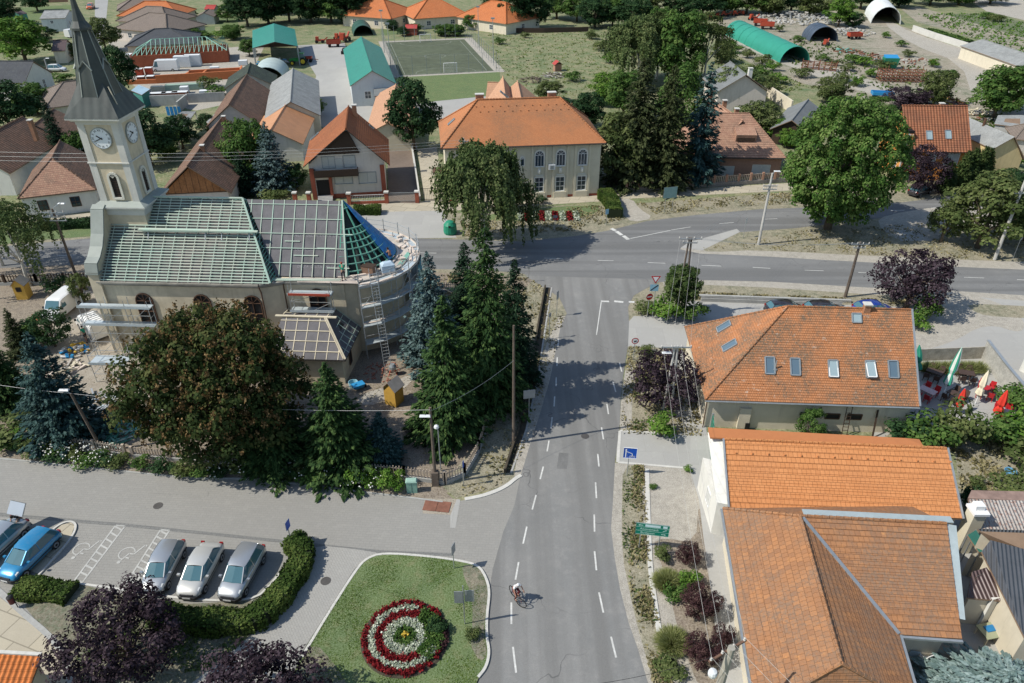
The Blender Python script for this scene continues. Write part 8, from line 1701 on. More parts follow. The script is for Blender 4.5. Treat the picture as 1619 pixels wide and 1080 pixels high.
# fence of the hip roof house
t=thing('panel_fence','fence of brown posts and pale mesh panels on a stone base','fence',P(990,303));a_,b_=P(990,303),P(1242,288);n=13;mb,m2,m3=MB(),MB(),MB()
for i in range(n+1):p=a_.lerp(b_,i/n)-a_;mb.box((p.x,p.y,0),(.3,.3,1.7))
m2.bar(V((0,0,.3)),b_-a_+V((0,0,.3)),.35,.6)
for k in range(90):p=a_.lerp(b_,(k+.5)/90)-a_;m3.box((p.x,p.y,.6),(.1,.05,.95))
m3.bar(V((0,0,1.5)),b_-a_+V((0,0,1.5)),.06);mb.build('post',w_rust,t);m2.build('base_wall',plain('rubble_stone',(.24,.22,.20),.95,var=.35,scale=5),t);m3.build('panel',m_pick,t)
wallseg('yard_wall','grey block wall with blue sheets hung over it behind the cart shed',[(240,168),(297,166),(283,178)],2.0,.3,w_grey);wallseg('yard_wall','dark panelled wall behind the green weeds',[(298,163),(357,160)],1.8,.2,w_grey);railing('verge_rail','low pale guard slab edge along the drainage ditch on the main road',(1108,476),(1330,484),.45,m_curbd,m_curbd,.4,4)
mb=MB()
for k in range(4):
 a,b=P(262+k*6,168,1.95),P(267+k*6,168,1.95);q=[a,b,V((b.x,b.y,.3)),V((a.x,a.y,.3))];mb.poly([v+V((0,-.22,0))-P(270,168) for v in q])
o=mb.build('hung_sheet',m_tarp);o.location=P(270,168);tag(o,'blue plastic sheets hanging over the grey yard wall','sheet')
t=thing('culvert_wall','retaining wall of the drainage ditch above the restaurant car park','wall',P(1105,470));mb=MB();mb.bar((0,0,.15),P(1345,478)-P(1105,470)+V((0,0,.15)),.3,.3);mb.build('wall_body',m_curbd,t)
# football pitch fence, goals, flood lights
def goal(label,u,v,s):
 o=pp(u,v);t=thing('football_goal',label,'goal',(o.x,o.y,0),math.atan2(ex.y,ex.x));mb=MB()
 for x in (-1.5,1.5):mb.tube([(x,0,0),(x,0,2.05)],.07,6)
 mb.tube([(-1.5,0,2.05),(1.5,0,2.05)],.07,6);mb.build('goal_frame',MATS['white_paint'],t);mb=MB()
 for i in range(11):x=-1.5+.3*i;mb.bar((x,0,2.0),(x,-s*.5,1.9),.02);mb.bar((x,-s*.5,1.9),(x,-s*1.1,0),.02)
 for k in range(7):z=1.9*k/6;y=-s*(1.1-.6*z/1.9);mb.bar((-1.5,y,z),(1.5,y,z),.02)
 mb.build('net',plain('net_grey',(.45,.47,.46),.8),t)
goal('near white football goal with a grey net',PW/2+1,.1,1);goal('far white football goal beyond the halfway line',PW/2,PL-.1,-1)
def meshfence(label,a,b,h,n):
 A,B=V(a),V(b);d=B-A;t=thing('mesh_fence',label,'fence',A,math.atan2(d.y,d.x),'fences round the football pitch');L=d.length
 for i in range(n+1):mb=MB();mb.tube([(L*i/n,0,0),(L*i/n,0,h)],.05,5);mb.build('post',MATS['grey_metal'],t)
 mb=MB();[mb.bar((0,0,z),(L,0,z),.02) for z in (.1,h*.5,h)];mb.build('rail',MATS['grey_metal'],t)
g3=lambda u,v:(*pp(u,v).xy,0)
meshfence('tall mesh fence behind the near goal',g3(-1.5,-1.2),g3(PW+2,-1.2),4.2,7);meshfence('tall mesh fence beside the dry meadow',g3(PW+2.6,-1.5),g3(PW+2.6,PL+3),3.6,14);meshfence('tall mesh fence behind the far goal',g3(-1.5,PL+3),g3(PW+2,PL+3),4.0,8);meshfence('tall mesh fence beside the green barn',g3(-2,-1.5),g3(-2,PL+3),3.6,10)
for i,(u,v) in enumerate(((-2.6,6),(-2.6,26),(PW+3.2,8),(PW+3.2,27))):
 o=pp(u,v);t=thing('floodlight',['floodlight mast near the green barn','far floodlight mast on the barn side','near floodlight mast on the meadow side','far floodlight mast on the meadow side'][i],'floodlight',(o.x,o.y,0),0,'floodlights of the pitch');mb=MB();mb.tube([(0,0,0),(0,0,10)],[.11,.07],6);mb.build('mast',MATS['zinc'],t);mb=MB();mb.box((0,0,9.8),(.9,.3,.35));mb.build('lamp_head',MATS['grey_metal'],t)
# ============================================================ FLOWER BED
bc=P(641,1010);R0=(P(709,1008)-P(573,1008)).length/2*.98
mb=MB();mb.lathe((bc.x,bc.y,.104),[(R0+.12,0),(R0,.05),(.1,.07)],40);setting(mb.build('bed_soil',plain('dark_soil',(.055,.045,.032),.95,var=.3,scale=6)))
def ringflowers(name,label,r0,r1,a0,a1,mat,n,h=.22,sz=.1,cx=0,cy=0,kind='stuff',sp=.0):
 k_=max(6,n // 16);ka=RNG.uniform(a0,a1,k_);kr=np.sqrt(RNG.uniform(r0*r0,r1*r1,k_));ki=RNG.integers(0,k_,n);a=ka[ki]+RNG.normal(size=n)*.06/np.maximum(kr[ki],.3);r=kr[ki]+RNG.normal(size=n)*.06;cl=.06*np.sin(a*40)*np.sin(r*28);c=np.stack([bc.x+cx+r*np.cos(a),bc.y+cy+r*np.sin(a),.16+h*RNG.random(n) ** .6+cl],1)
 o=quads(name,c,RNG.normal(size=(n,3))*.7+np.array([0,0,1]),sz*RNG.uniform(.6,1.3,n),mat,tone=RNG.random(n));tag(o,label,'flowers',kind=kind);return o
f_red=leafmat('red_flower',[(.04,.004,.005),(.15,.01,.013),(.27,.025,.027)],.1);f_wht=leafmat('silver_leaf',[(.14,.18,.10),(.38,.42,.31),(.60,.62,.52)],.1);f_gr=G1
K=R0/2.6
ringflowers('red_flowers','outer red ring of the flower bed, broken on its right',2.28*K,2.58*K,.55,2*PI-.35,f_red,3600);ringflowers('white_flowers','outer ring of silvery white plants in the flower bed',1.86*K,2.2*K,1.3,5.9,f_wht,3400);ringflowers('red_flowers','wide inner red ring of the flower bed, open on its right',1.35*K,1.8*K,1.15,5.35,f_red,3600);ringflowers('white_flowers','inner silvery white ring round the green centre',.72*K,1.3*K,0,6.28,f_wht,4600)
ringflowers('bed_greenery','green leaves filling the right side gap of the flower bed',1.25*K,2.35*K,-.85,1.1,G1,3000,.3);ringflowers('bed_greenery','green leafy centre of the flower bed',.2,.7*K,0,6.28,G1,900,.25);ringflowers('yellow_flowers','small clump of yellow flowers at the centre of the flower bed',0,.13,0,6.28,plain('yellow_petal',(.55,.38,.05),.8),160,.4,.09)
ringflowers('dark_flowers','sparse dark maroon plants on the right rim of the bed',2.28*K,2.58*K,-.35,.55,GPR,700)
plant('bush',693,998,.9,.75,'low green bush on the right side of the round flower bed','shrub','shrub',G3);plant('bush',748,1010,.9,.6,'small dry shrub at the kerb of the island lawn','shrub','shrub',G2)
# school flower stripes
for i in range(9):
 px=823+i*11;p=P(px,343);n=170;c=np.stack([p.x+RNG.uniform(-.35,.35,n),p.y+RNG.uniform(-1.5,1.5,n),.1+.25*RNG.random(n)],1);o=quads('flower_row',c,RNG.normal(size=(n,3))+np.array([0,0,1.2]),np.full(n,.22),f_red if i % 2 else f_wht,tone=RNG.random(n));tag(o,f'{["first", "second", "third", "fourth", "fifth", "sixth", "seventh", "eighth", "last"][i]} {"red" if i % 2 else "pale"} flower row from the left before the school','flowers','flower rows before the school')
# grass, weeds: countless low plants as stuff
def turf(name,label,polys,n,mat,size,z=.0,h=.1,cat='grass'):
 cs=[]
 for pl in polys:
  x,y=scatter(pl,n);k=np.sin(x*1.7)*np.cos(y*1.3)+.6*np.sin(x*.6+1)*np.sin(y*.5)+RNG.normal(size=len(x))*.45 > .05;cs.append(np.stack([x[k],y[k],np.full(k.sum(),z)],1))
 c=np.concatenate(cs);c[:,2] += RNG.random(len(c))*h;s=size*RNG.uniform(.5,1.4,len(c));o=quads(name,c,RNG.normal(size=c.shape)*.9+np.array([0,0,.6]),s,mat,tone=.5+.5*np.sin(c[:,0]*.7)*np.cos(c[:,1]*.9),pointy=True,aspect=1.6);tag(o,label,cat,kind='stuff');return o
g_dr=leafmat('dry_blades',[(.10,.095,.04),(.20,.175,.085),(.34,.30,.17)],.15);g_wd=leafmat('weed_leaf',[(.03,.06,.015),(.07,.11,.03),(.14,.17,.06)],.15)
turf('lawn_blades','mown green grass of the island lawn',[ISL],42000,leafmat('lawn_blade',[(.06,.12,.012),(.09,.16,.018),(.135,.195,.032)],.35),.05,.1,.012)
turf('dry_grass_blades','dry grass tufts on the road verges',[[(993,548),(1103,552),(1112,690),(979,686)],[(1000,736),(1018,736),(1030,930),(1070,1110),(1040,1110),(994,930)],[(846,440),(893,501),(839,699),(790,770),(720,788),(760,690),(815,470)],[(1108,393),(1256,366),(1480,352),(1619,372),(1619,414),(1200,395)],[(1100,462),(1450,476),(1450,482),(1100,474)]],9000,g_dr,.16,.015,.1)
turf('weeds','green weeds on the strip between street and sidewalk',[[(985,738),(1016,738),(1018,860),(1030,930),(1060,1080),(1035,1080),(1000,940),(984,860)],[(1005,580),(1030,580),(1020,680),(1000,680)]],2600,g_wd,.13,.02,.12,'weeds')
turf('dry_grass_blades','pale dry grass of the backyard',[[(1400,700),(1530,690),(1740,720),(1800,880),(1620,800),(1520,830),(1512,715)]],14000,g_dr,.2,.015,.2)
turf('meadow_blades','patchy meadow grass behind the school',[[(770,50),(940,44),(980,60),(985,120),(960,150),(880,155),(830,140),(785,108)],[(1130,60),(1180,100),(1290,140),(1230,150),(1130,120)]],8000,leafmat('meadow_leaf',[(.09,.14,.03),(.13,.175,.045),(.20,.22,.07)],.3),.3,.0,.12);turf('dry_grass_blades','dry grass of the north verges',[[(1005,322),(1240,305),(1300,300),(1300,320),(1150,328),(1040,340)],[(725,345),(945,325),(995,345),(905,366),(735,374)],[(645,430),(845,440),(815,500),(645,470)]],7000,g_dr,.2,.015,.12)
turf('crop_leaves','green crop rows of the upper right field',[[(1450,22),(1560,22),(1900,100),(1900,190),(1619,88),(1500,48)]],16000,G4,.45,.0,.3,'crops');turf('yard_weeds','weeds scattered over the dirt yard',[[(1170,70),(1290,60),(1500,120),(1520,165),(1330,130)],[(1540,170),(1619,190),(1619,240),(1580,240)]],4500,g_wd,.5,.0,.3,'weeds')
turf('yard_litter','twigs and leaf litter on the churchyard soil',[[(0,560),(700,600),(700,780),(300,750),(0,700)]],9000,g_dr,.1,.01,.05,'leaf litter');turf('hedge_litter','shaded ground plants below the clipped hedge',[[(110,1000),(300,960),(430,960),(380,1020),(330,1060),(130,1080)]],9000,g_wd,.12,.03,.1,'weeds')
# ============================================================ TERRACE
def parasol(label,base,tip,mats,R=.3,h=None,pole_h=.9,group='closed parasols on the terrace'):
 b=P(*base);hh=h or 3.0;t=thing('closed_parasol',label,'parasol',b,0,group);tp_=P(tip[0],tip[1],hh)-b;mb=MB();mb.tube([(0,0,0),tp_],.03,6);mb.build('pole',MATS['white_paint'],t);mb=MB();mb.lathe((0,0,0),[(.28,0),(.28,.08),(.05,.1)],12);mb.build('base',m_curbd,t)
 mb=MB();n=12;L=[]
 for f,r in ((.28,.35),(.33,.72),(.45,.58),(.5,.36),(.58,.6),(.74,.52),(.9,.28),(1.0,.06)):
  c_=tp_*f;L.append([(c_.x+R*r*(1+.3*(k % 2))*math.cos(2*PI*k/n),c_.y+R*r*(1+.3*(k % 2))*math.sin(2*PI*k/n),c_.z) for k in range(n)])
 base_=len(mb.v);mb.ring(L);
 if len(mats) > 1:mb.m=[(i // 2) % 2 if i < len(mb.m)-2 else 0 for i in range(len(mb.m))]
 mb.build('canopy',mats,t);return t
c_pg=plain('parasol_green',(.02,.20,.13),.8);c_pw=plain('parasol_white',(.60,.62,.56),.8);c_pr=plain('parasol_red',(.55,.035,.02),.8);c_pc=plain('parasol_cream',(.62,.55,.40),.8,var=.08)
parasol('tall closed green and white parasol over the dark tables',(1488,632),(1521,549),[c_pg,c_pw],.42,4.2);parasol('closed green parasol half hidden by the restaurant gable',(1450,600),(1454,545),[c_pg],.4,2.9);parasol('closed cream parasol with a visible white pole',(1541,640),(1563,586),[c_pc],.36,2.9);parasol('closed red parasol between the tables',(1513,655),(1526,614),[c_pr],.34,2.4);parasol('closed red parasol nearest the terrace wall',(1571,668),(1593,617),[c_pr],.42,2.9)
def table(label,px,py,rz,mt,n=4,chairm=None,top=(1.3,.8),group='terrace tables'):
 t=thing('garden_table',label,'table',(P(px,py).x,P(px,py).y,.022),rz,group);mb=MB();mb.box((0,0,.70),(top[0],top[1],.05));mb.build('table_top',mt,t)
 for x in (-1,1):
  for y in (-1,1):mb=MB();mb.box((x*(top[0]/2-.1),y*(top[1]/2-.1),0),(.06,.06,.7));mb.build('leg',mt,t)
 return t
def chair(label,p,rz,mt,group,s=1.0):
 t=thing('garden_chair',label,'chair',(p[0],p[1],.022),rz,group,s);mb=MB();mb.box((0,0,.42),(.46,.46,.05));mb.build('seat',mt,t);mb=MB();mb.hexa([(-.23,-.23,.47),(-.18,-.23,.47),(-.18,.23,.47),(-.23,.23,.47),(-.32,-.21,.92),(-.28,-.21,.92),(-.28,.21,.92),(-.32,.21,.92)]);mb.build('backrest',mt,t)
 for x in (-1,1):
  for y in (-1,1):mb=MB();mb.box((x*.19,y*.19,0),(.05,.05,.42));mb.build('leg',mt,t)
 for y in (-1,1):mb=MB();mb.bar((-.22,y*.25,.66),(.2,y*.25,.64),.05,.04);mb.bar((.18,y*.25,.44),(.18,y*.25,.64),.04);mb.build('armrest',mt,t)
 return t
m_dw=plain('terrace_wood',(.07,.045,.035),.6,var=.2,scale=5);m_rp=plain('red_plastic',(.42,.02,.025),.4);m_cloth=plain('red_white_cloth',(.55,.40,.40),.8,var=.25,scale=9)
TT=(('red table with a pale cloth beside the restaurant gable',1463,628,-.9,m_cloth,m_rp,'red'),('dark wooden table in the shade behind the red chairs',1474,598,-.7,m_dw,m_dw,'dark'),('dark wooden table under the tall green parasol',1524,600,-.3,m_dw,m_dw,'brown'),('dark wooden table beside the nearer red parasol',1507,634,-1.0,m_dw,m_dw,'dark brown'),('red table by the cream parasol in the shade',1556,624,-.6,m_rp,m_rp,'red'),('red table under the outer red parasol',1585,662,-.4,m_cloth,m_rp,'red'))
for i,(lab,px,py,rz,mt,cm,cn) in enumerate(TT):
 tt=table(lab,px,py,rz,mt);c_=tt.location
 for k,(x,y,a) in enumerate(((-.4,-.75,PI/2),(.4,-.75,PI/2),(-.4,.75,-PI/2),(.4,.75,-PI/2))):
  q=(c_.x+x*math.cos(rz)-y*math.sin(rz),c_.y+x*math.sin(rz)+y*math.cos(rz));chair(f'{cn} chair at the {lab}'[:95],q,rz+a,cm,'chairs round the '+lab)
wallseg('terrace_wall','tall weathered plank wall slanting along the terrace',[(1551,566),(1580,606),(1640,680)],1.9,.15,plain('weathered_planks',(.36,.35,.31),.9,var=.3,scale=7),'wall',cap=MATS['zinc']);wallseg('reed_fence','low pale reed mat fence behind the reed clumps',[(1446,571),(1550,567)],1.3,.08,plain('reed_mat',(.34,.31,.25),.9,var=.35,scale=14),'fence')
t=thing('white_wall_block','white rendered wall block at the right edge of the car park','wall',P(1640,585));mb=MB();mb.box((0,0,0),(3.2,1.2,1.8),.4);mb.build('wall_body',w_white,t)
# courtyard things, bottom right
chair('white plastic garden chair nearest the flower pot',P(1457,1047),1.9,MATS['white_paint'],'white plastic chairs',1.15);chair('pale blue plastic chair in the shade under the brown eave',P(1436,1040),1.4,plain('pale_plastic',(.35,.42,.46),.4),'white plastic chairs',1.15);plant('bush',1473,1053,.5,.35,'small potted plant beside the white chair','plant','potted_plant',G2)
t=thing('work_table','low timber table with a blue tray in the courtyard','table',P(1560,1008),.2);mb=MB();mb.box((0,0,.6),(1.2,1.0,.06));mb.build('table_top',plain('mossy_board',(.28,.30,.2),.8),t);mb=MB();[mb.box((x,y,0),(.08,.08,.6)) for x in (-.5,.5) for y in (-.4,.4)];mb.build('leg',m_wood,t);mb=MB();mb.box((.05,.1,.66),(.6,.4,.06));mb.build('tray',plain('tray_blue',(.02,.16,.36),.5),t)
def heap(name,label,px,py,cols,n,R,H,s,cat,kind=None,el=1,at_=None,zb=0):
 """jumble of separate boards or blocks lying on each other"""
 p=P(px,py) if at_ is None else V(at_);mb=MB()
 for i in range(n):
  a=random.random()*6.28;r=R*math.sqrt(random.random());z=H*(1-r/R)*random.random();d=V((math.cos(random.random()*6.28),math.sin(random.random()*6.28),random.uniform(-.25,.25))) ;d.normalize();L=s*el*random.uniform(.5,1.3);c_=V((r*math.cos(a),r*math.sin(a),z+s*.2));mb.bar(c_-d*L/2,c_+d*L/2,s*random.uniform(.2,.5),s*random.uniform(.12,.35),m=random.randrange(len(cols)))
 o=mb.build(name,cols,None);o.location=(p.x,p.y,zb);tag(o,label,cat,kind=kind);return o
m_rustm=plain('rusty_metal',(.20,.085,.05),.8,var=.3,scale=3);m_redm=plain('machine_red',(.36,.06,.03),.5,var=.15);m_conr=plain('broken_concrete',(.40,.38,.34),.95,var=.2);m_bl=plain('plastic_blue',(.03,.24,.48),.5,var=.1)
heap('timber_heap','heap of broken green roof timbers behind the picket fence',178,683,[m_grn,m_raft,m_grn2],90,2.1,.8,.35,'timber heap','stuff',4.5);heap('timber_heap','scattered green offcuts under the orange-brown tree',410,690,[m_grn,m_raft,m_grn2],50,2.4,.6,.35,'timber heap','stuff',4);heap('brick_heap','scattered red brick rubble below the apse ladder',606,588,[plain('red_rubble',(.32,.13,.09),.9,var=.3,scale=4)],90,1.7,.3,.22,'rubble','stuff',.9)
heap('rubbish_heap','heap of white, blue and yellow plastic sacks by the worker',118,556,[MATS['white_paint'],m_bl,plain('sack_yellow',(.5,.32,.04),.7),m_conr],38,1.3,.6,.6,'rubbish',None,.9);heap('plank_heap','pale planks and beams dropped beside the spruce',100,590,[m_wood,m_deck,m_conr],26,1.8,.3,.5,'planks',None,3);heap('scaffold_heap','pile of aluminium scaffold parts in the shade behind the timber',160,635,[m_decks,m_steel],22,1.6,.5,.4,'scaffold parts',None,4.5)
t=thing('water_tub','pale blue round tub beside the sacristy corner','tub',P(559,611));mb=MB();mb.lathe((0,0,0),[(.35,0),(.42,.5),(.38,.5),(.32,.1)],14);mb.build('tub_body',plain('tub_pale',(.25,.45,.52),.5),t);t=thing('blue_barrow','blue wheelbarrow tray lying beside the sacristy corner','wheelbarrow',P(567,616),.6);mb=MB();mb.ring([[(x*.4,y*.25,.25) for x,y in ((-1,-1),(1,-1),(1,1),(-1,1))],[(x*.55,y*.35,.6) for x,y in ((-1,-1),(1,-1),(1,1),(-1,1))]]);mb.build('tray',m_bl,t);mb=MB();mb.bar((.5,.2,.3),(-1.0,.28,.5),.04);mb.bar((.5,-.2,.3),(-1.0,-.28,.5),.04);mb.build('handle',MATS['grey_metal'],t);mb=MB();mb.ring([[(.6+.18*math.cos(2*PI*k/12),y,.18+.18*math.sin(2*PI*k/12)) for k in range(12)] for y in (-.04,.04)]);mb.build('wheel',m_tyre,t)
t=thing('cement_mixer','small dark cement mixer at the foot of the ladder','mixer',P(622,592));mb=MB();mb.lathe((0,0,.5),[(.15,0),(.33,.15),(.33,.4),(.2,.62)],12);mb.build('drum',MATS['grey_metal'],t);mb=MB();[mb.bar((x,y,0),(x*.4,0,.6),.05) for x in (-.4,.4) for y in (-.3,.3)];mb.build('leg',m_redm,t)
t=thing('blue_tub','blue plastic tub lying in the dry backyard grass','tub',P(1596,750));mb=MB();mb.lathe((0,0,0),[(.3,0),(.45,.35),(.4,.35),(.26,.06)],12);mb.build('tub_body',plain('tub_blue',(.12,.3,.45),.5),t)
t=thing('garden_bench','reddish brown slatted bench beside the round tree in the churchyard','bench',P(65,512),.1);mb=MB();[mb.box((0,.1*k,.42),(1.6,.08,.04)) for k in range(4)];mb.build('seat',plain('bench_wood',(.3,.10,.05),.7),t);mb=MB();[mb.box((0,.36+.03*k,.55+.13*k),(1.6,.04,.1)) for k in range(3)];mb.build('backrest',plain('bench_wood',(.3,.10,.05),.7),t);mb=MB();[mb.box((x,.15,0),(.07,.4,.42)) for x in (-.7,.7)];mb.build('leg',m_curbd,t)
t=thing('glass_igloo','green bottle bank beside the concrete forecourt kerb','bottle bank',P(712,369));mb=MB();mb.lathe((0,0,0),[(.75,0),(.85,.3),(.8,1.2),(.5,1.6),(.1,1.75)],14);mb.build('shell',plain('igloo_green',(.02,.22,.13),.5),t);mb=MB();mb.lathe((0,-.7,1.2),[(.14,-.1),(.16,0),(.14,.1)],8);mb.build('slot',MATS['black'],t)
# ============================================================ FARM YARD, BUILDING SITE, SCRAP
t=thing('tractor','green tractor with yellow wheels before the grey barn','tractor',P(474,102),3.3);m_jg=plain('tractor_green',(.03,.22,.05),.4);m_jy=plain('wheel_yellow',(.6,.42,.03),.5)
mb=MB();mb.hexa([(.2,-.4,.8),(2.3,-.35,.8),(2.3,.35,.8),(.2,.4,.8),(.2,-.4,1.6),(2.2,-.32,1.4),(2.2,.32,1.4),(.2,.4,1.6)]);mb.build('bonnet',m_jg,t);mb=MB();mb.box((-.6,0,.9),(1.5,1.4,.7));mb.build('body',m_jg,t);mb=MB();mb.box((-.6,0,1.6),(1.4,1.35,.95));cb_=mb.build('cab',m_cg,t);mb=MB();mb.box((-.6,0,2.56),(1.6,1.5,.16));mb.build('roof',m_jg,cb_)
for x,s,r in ((-.9,1,.85),(-.9,-1,.85),(1.6,1,.55),(1.6,-1,.55)):
 mb=MB();mb.ring([[(x+r*math.cos(2*PI*k/16),s*y,r+r*math.sin(2*PI*k/16)) for k in range(16)] for y in (.7,1.15)]);w=mb.build('wheel',m_tyre,t);mb=MB();mb.ring([[(x+r*.6*math.cos(2*PI*k/12),s*y,r+r*.6*math.sin(2*PI*k/12)) for k in range(12)] for y in (1.14,1.17)]);mb.build('rim',m_jy,w)
def trailer(label,px,py,rz,mt,L=3.6,W=2,h=.9,sc=1.0,group='farm trailers'):
 t=thing('farm_trailer',label,'trailer',P(px,py),rz,group,sc);mb=MB()
 for a,b,s_ in (((0,0,.8),(L,W,.1),0),((0,W/2,.9),(L,.08,h),0),((0,-W/2,.9),(L,.08,h),0),((L/2,0,.9),(.08,W,h),0),((-L/2,0,.9),(.08,W,h),0)):mb.box(a,b)
 mb.build('load_box',mt,t);mb=MB();mb.bar((L/2,0,.7),(L/2+1.5,0,.5),.12);mb.build('drawbar',m_rustm,t)
 for x in (-L*.3,L*.3):
  for s in (-1,1):mb=MB();mb.ring([[(x+.4*math.cos(2*PI*k/12),s*y,.4+.4*math.sin(2*PI*k/12)) for k in range(12)] for y in (W/2-.3,W/2)]);mb.build('wheel',m_tyre,t)
trailer('orange-red trailer, the left of two at the end of the scrap row',1201,41,-.3,m_redm,sc=1.1);trailer('orange-red trailer, the right of two at the end of the scrap row',1212,46,-.3,m_redm,sc=1.1);trailer('small red trailer by the dark tunnel',1350,62,.1,m_redm);trailer('red trailer at the top of the concrete yard',528,74,.2,m_redm);trailer('red implement hitched behind the green tractor',488,98,.1,m_redm,1.8,1.6,.3);trailer('blue covered trailer beside the dark purple tree',1393,156,-.2,m_bl,4.0,2.2,.5)
def machine(label,px,py,rz,mt,sc=1.0):
 t=thing('farm_machine',label,'machine',P(px,py),rz,'old red farm machines',sc);mb=MB();mb.box((0,0,.5),(2.6,.9,.5));mb.box((-.7,0,1.0),(.9,.9,.8));mb.bar((1.2,0,.7),(2.4,0,1.6),.3,.3);mb.build('frame',mt,t)
 for x,s in ((-.9,1),(-.9,-1),(.9,1),(.9,-1)):mb=MB();mb.ring([[(x+.45*math.cos(2*PI*k/10),s*y,.45+.45*math.sin(2*PI*k/10)) for k in range(10)] for y in (.6,.85)]);mb.build('wheel',m_tyre,t)
for i,(px,py,rz) in enumerate(((1124,30,.3),(1134,28,1.1),(1146,26,.2),(1163,25,.6),(1172,24,2.0),(1190,32,.4),(1305,72,.9),(545,66,1.3),(534,62,1.4),(506,68,.1))):machine(['leftmost red machine behind the willow','red machine second from the willow','red machine third from the willow','red machine near the tree line gap','red machine at the tree line','red machine behind the trailers','rusty red machine at the dark tunnel mouth','tall red sprayer beside the green barn','red machine just left of the sprayer','orange machine behind the white railings'][i],px,py,rz,m_redm,(.9,.8,.9,.9,.8,1,.9,1.3,.9,.9)[i])
heap('rubble_heap','long heap of grey concrete rubble below the trees',1262,30,[m_conr,w_grey],260,13,2.0,1.3,'rubble','stuff',1.0);heap('rubble_heap','grey rubble beside the small dark round tree',1345,52,[m_conr,w_grey],90,6.5,1.0,1.1,'rubble','stuff',1.0);heap('scrap_row','low row of rusty scrap along the dirt track',1372,92,[m_rustm,m_conr],70,5.5,.7,.8,'scrap','stuff',2.2);heap('scrap_row','small rusty scrap pile left of the skip',1340,82,[m_rustm,m_grn],40,3.5,.6,.8,'scrap','stuff',2);heap('scrap_row','scrap boards by the large dark tree',1546,182,[m_rustm,m_conr,m_wood],60,4,.8,.7,'scrap','stuff',2);heap('scrap_row','yellow and rusty parts beside the dark purple tree',1497,160,[m_jy,m_rustm],40,3.5,.6,.7,'scrap','stuff',2);heap('scrap_row','brick and debris patch by the far track',1452,98,[m_rustm,m_conr],50,4.5,.5,.8,'scrap','stuff',1.2)
def cage(label,px,py,rz,L,W,H_,n):
 t=thing('pallet_stack',label,'pallets',P(px,py),rz);mb=MB()
 for i in range(n+1):
  x=-L/2+L*i/n
  for y in (-W/2,0,W/2):mb.bar((x,y,0),(x+random.uniform(-.1,.1),y,H_*random.uniform(.8,1.1)),.12)
  for z in (.3,.9,1.5,2.1):
   if z < H_:mb.bar((x,-W/2,z),(x,W/2,z),.14,.1)
 for z in (.3,.9,1.5,2.1):
  if z < H_:[mb.bar((-L/2,y,z),(L/2,y,z+random.uniform(-.1,.1)),.12) for y in (-W/2,W/2)]
 mb.build('crate_frame',m_rustm,t)
cage('big stack of rusty brown crates below the green skip',1424,128,-.1,9.5,3.2,2.6,9);cage('row of rusty crate frames by the green tunnel mouth',1294,110,-.45,7.5,1.6,1.9,6)
t=thing('skip_container','green waste container with a blue lid in the dirt yard','container',P(1405,108),-.1);mb=MB();mb.ring([[(x*1.3,y*.9,.2) for x,y in ((-1,-1),(1,-1),(1,1),(-1,1))],[(x*1.7,y*1.1,2.4) for x,y in ((-1,-1),(1,-1),(1,1),(-1,1))]]);mb.build('container_body',plain('skip_green',(.03,.22,.12),.6),t);mb=MB();mb.hexa([(-1.5,-.95,2.4),(1.5,-.95,2.4),(1.5,.95,2.42),(-1.5,.95,2.42),(-1.5,-.95,2.5),(1.5,-.95,2.5),(1.5,.95,2.9),(-1.5,.95,2.9)]);mb.build('lid',m_bl,t)
def stack(label,px,py,rz,d,mt,mt2=None,name='material_stack',cat='building material'):
 t=thing(name,label,cat,P(px,py),rz,'stacks on the building site');mb=MB();mb.box((0,0,.12),d);mb.build('stacked_goods',mt,t);mb=MB();[mb.box((0,y,0),(d[0],.12,.12)) for y in (-d[1]*.4,0,d[1]*.4)];mb.build('pallet',m_wood,t)
 if mt2:mb=MB();mb.box((0,0,.125+d[2]),(d[0]+.05,d[1]+.05,.06));mb.build('wrap',mt2,t)
m_ins_=plain('white_insulation',(.62,.64,.64),.7,var=.1)
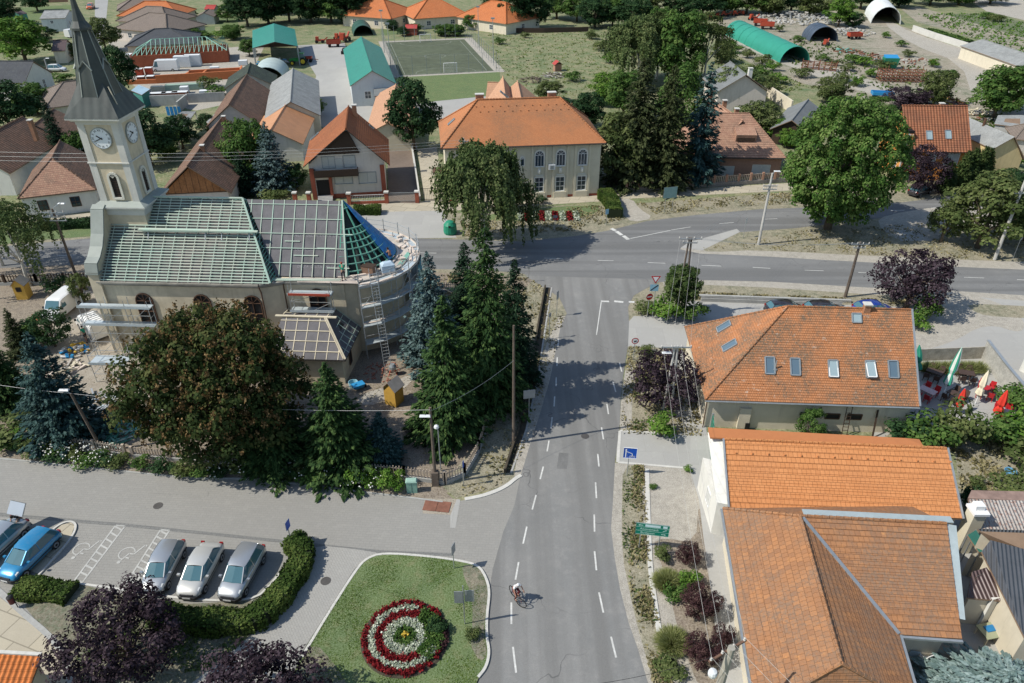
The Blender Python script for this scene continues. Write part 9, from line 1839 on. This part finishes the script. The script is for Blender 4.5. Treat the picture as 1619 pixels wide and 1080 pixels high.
for i,(px,py,dx,dy,dz,m1,m2) in enumerate(((291,106,3.6,1.6,2.4,m_ins_,None),(307,104,3.6,1.6,2.4,m_ins_,None),(293,142,7.5,1.6,1.1,plain('green_boards',(.25,.34,.27),.8),None),(260,143,5,1.2,.8,m_wood,None),(293,147,1.6,1.4,1.2,m_ins_,None),(324,154,1.6,1.4,1.3,m_ins_,None),(222,120,1.5,1.3,1.4,m_redm,m_ins_),(237,118,1.5,1.3,1.4,m_redm,m_ins_),(225,131,1.5,1.3,1.2,m_rustm,m_ins_),(240,130,1.5,1.3,1.2,m_rustm,m_ins_),(252,156,3,1.4,1.0,m_rustm,m_ins_),(270,155,3,1.4,1.0,m_rustm,m_ins_),(286,154,3,1.4,1.0,m_rustm,m_ins_),(305,157,2.4,1.4,.8,m_redm,m_ins_),(340,112,2.0,1.2,.8,m_ins_,None),(203,102,2.6,2.2,2.2,plain('site_cabin',(.45,.40,.36),.7),m_ins_),(385,103,2,1.4,1.0,m_ins_,None))):
 stack('%s stack on the building site %s' % ('white wrapped' if m1 is m_ins_ else 'reddish brick' if m1 in (m_redm,m_rustm) else 'timber and board',['beside the long van','right of the stack by the van','of long green boards before the brick shell','of long pale planks before the brick shell','in front of the green boards','near the green weed bush','left of the brick shell, upper row','left of the brick shell, upper row right','left of the brick shell, lower row','left of the brick shell, lower row right','first in the row behind the grey wall','second in the row behind the grey wall','third in the row behind the grey wall','last in the row behind the grey wall','right of the trusses','at the left end of the trusses','beside the dark mossy roof'][i]),px,py,.12+.05*(i % 3),(dx,dy,dz),m1,m2)
patchroof('site_shelter','pale blue flat roofed shelter right of the church tower','shelter',[(207,143,2.6),(224,150,2.6),(237,141,2.8),(219,134,2.8)],plain('shelter_blue',(.28,.40,.48),.5),plain('shelter_green',(.05,.2,.17),.8))
heap('farm_clutter','blue drums and white frames in front of the open tractor shed',434,100,[m_bl,MATS['white_paint'],MATS['grey_metal']],40,4.2,1.0,.8,'farm clutter',None,1.4)
for i,(px,py,mt,lab) in enumerate(((575,152,m_redm,'white and green sprayer tank by the workshop door'),(546,84,MATS['black'],'row of dark tyres along the green barn'))):
 t=thing('yard_equipment',lab,'equipment',P(px,py),.1);mb=MB();mb.lathe((0,0,0),[(.7,0),(.8,.3),(.8,1.0),(.5,1.3)],12);mb.build('tank',MATS['white_paint'] if i == 0 else m_tyre,t);mb=MB();mb.box((-.2,-1.2,0),(1.4,1.0,.7));mb.build('base',plain('skip_green',(.03,.22,.12),.6) if i == 0 else m_tyre,t)
t=thing('meadow_hut','tiny red roofed hive hut beside a brush pile in the meadow','hut',P(881,112),.3);mb=MB();mb.box((0,0,0),(1.6,1.4,1.6));mb.build('wall',w_rust,t);roof_mesh([[(-1,-1,1.5),(0,-1,2.3),(0,1,2.3),(-1,1,1.5)],[(1,1,1.5),(0,1,2.3),(0,-1,2.3),(1,-1,1.5)]],plain('red_roof',(.36,.05,.04),.6),SO,t,lift=0,th=.06)
heap('brush_pile','grey brush pile beside the tiny red roofed hut',877,120,[m_conr,m_wdp],50,2.5,1.0,.4,'brush pile','stuff',4);heap('brush_pile','dark brush pile in the meadow near the peach annex',842,128,[m_wdp],50,3,1.0,.4,'brush pile','stuff',4)
wallseg('boundary_wall','dark wall and hedge base along the top of the meadow',[(780,52),(860,52),(930,50)],1.3,.3,MATS['dark_wood'],'fence');wallseg('boundary_wall','reddish garden wall behind the lawn at the upper left',[(50,5),(108,3)],1.8,.3,w_rust,'wall')
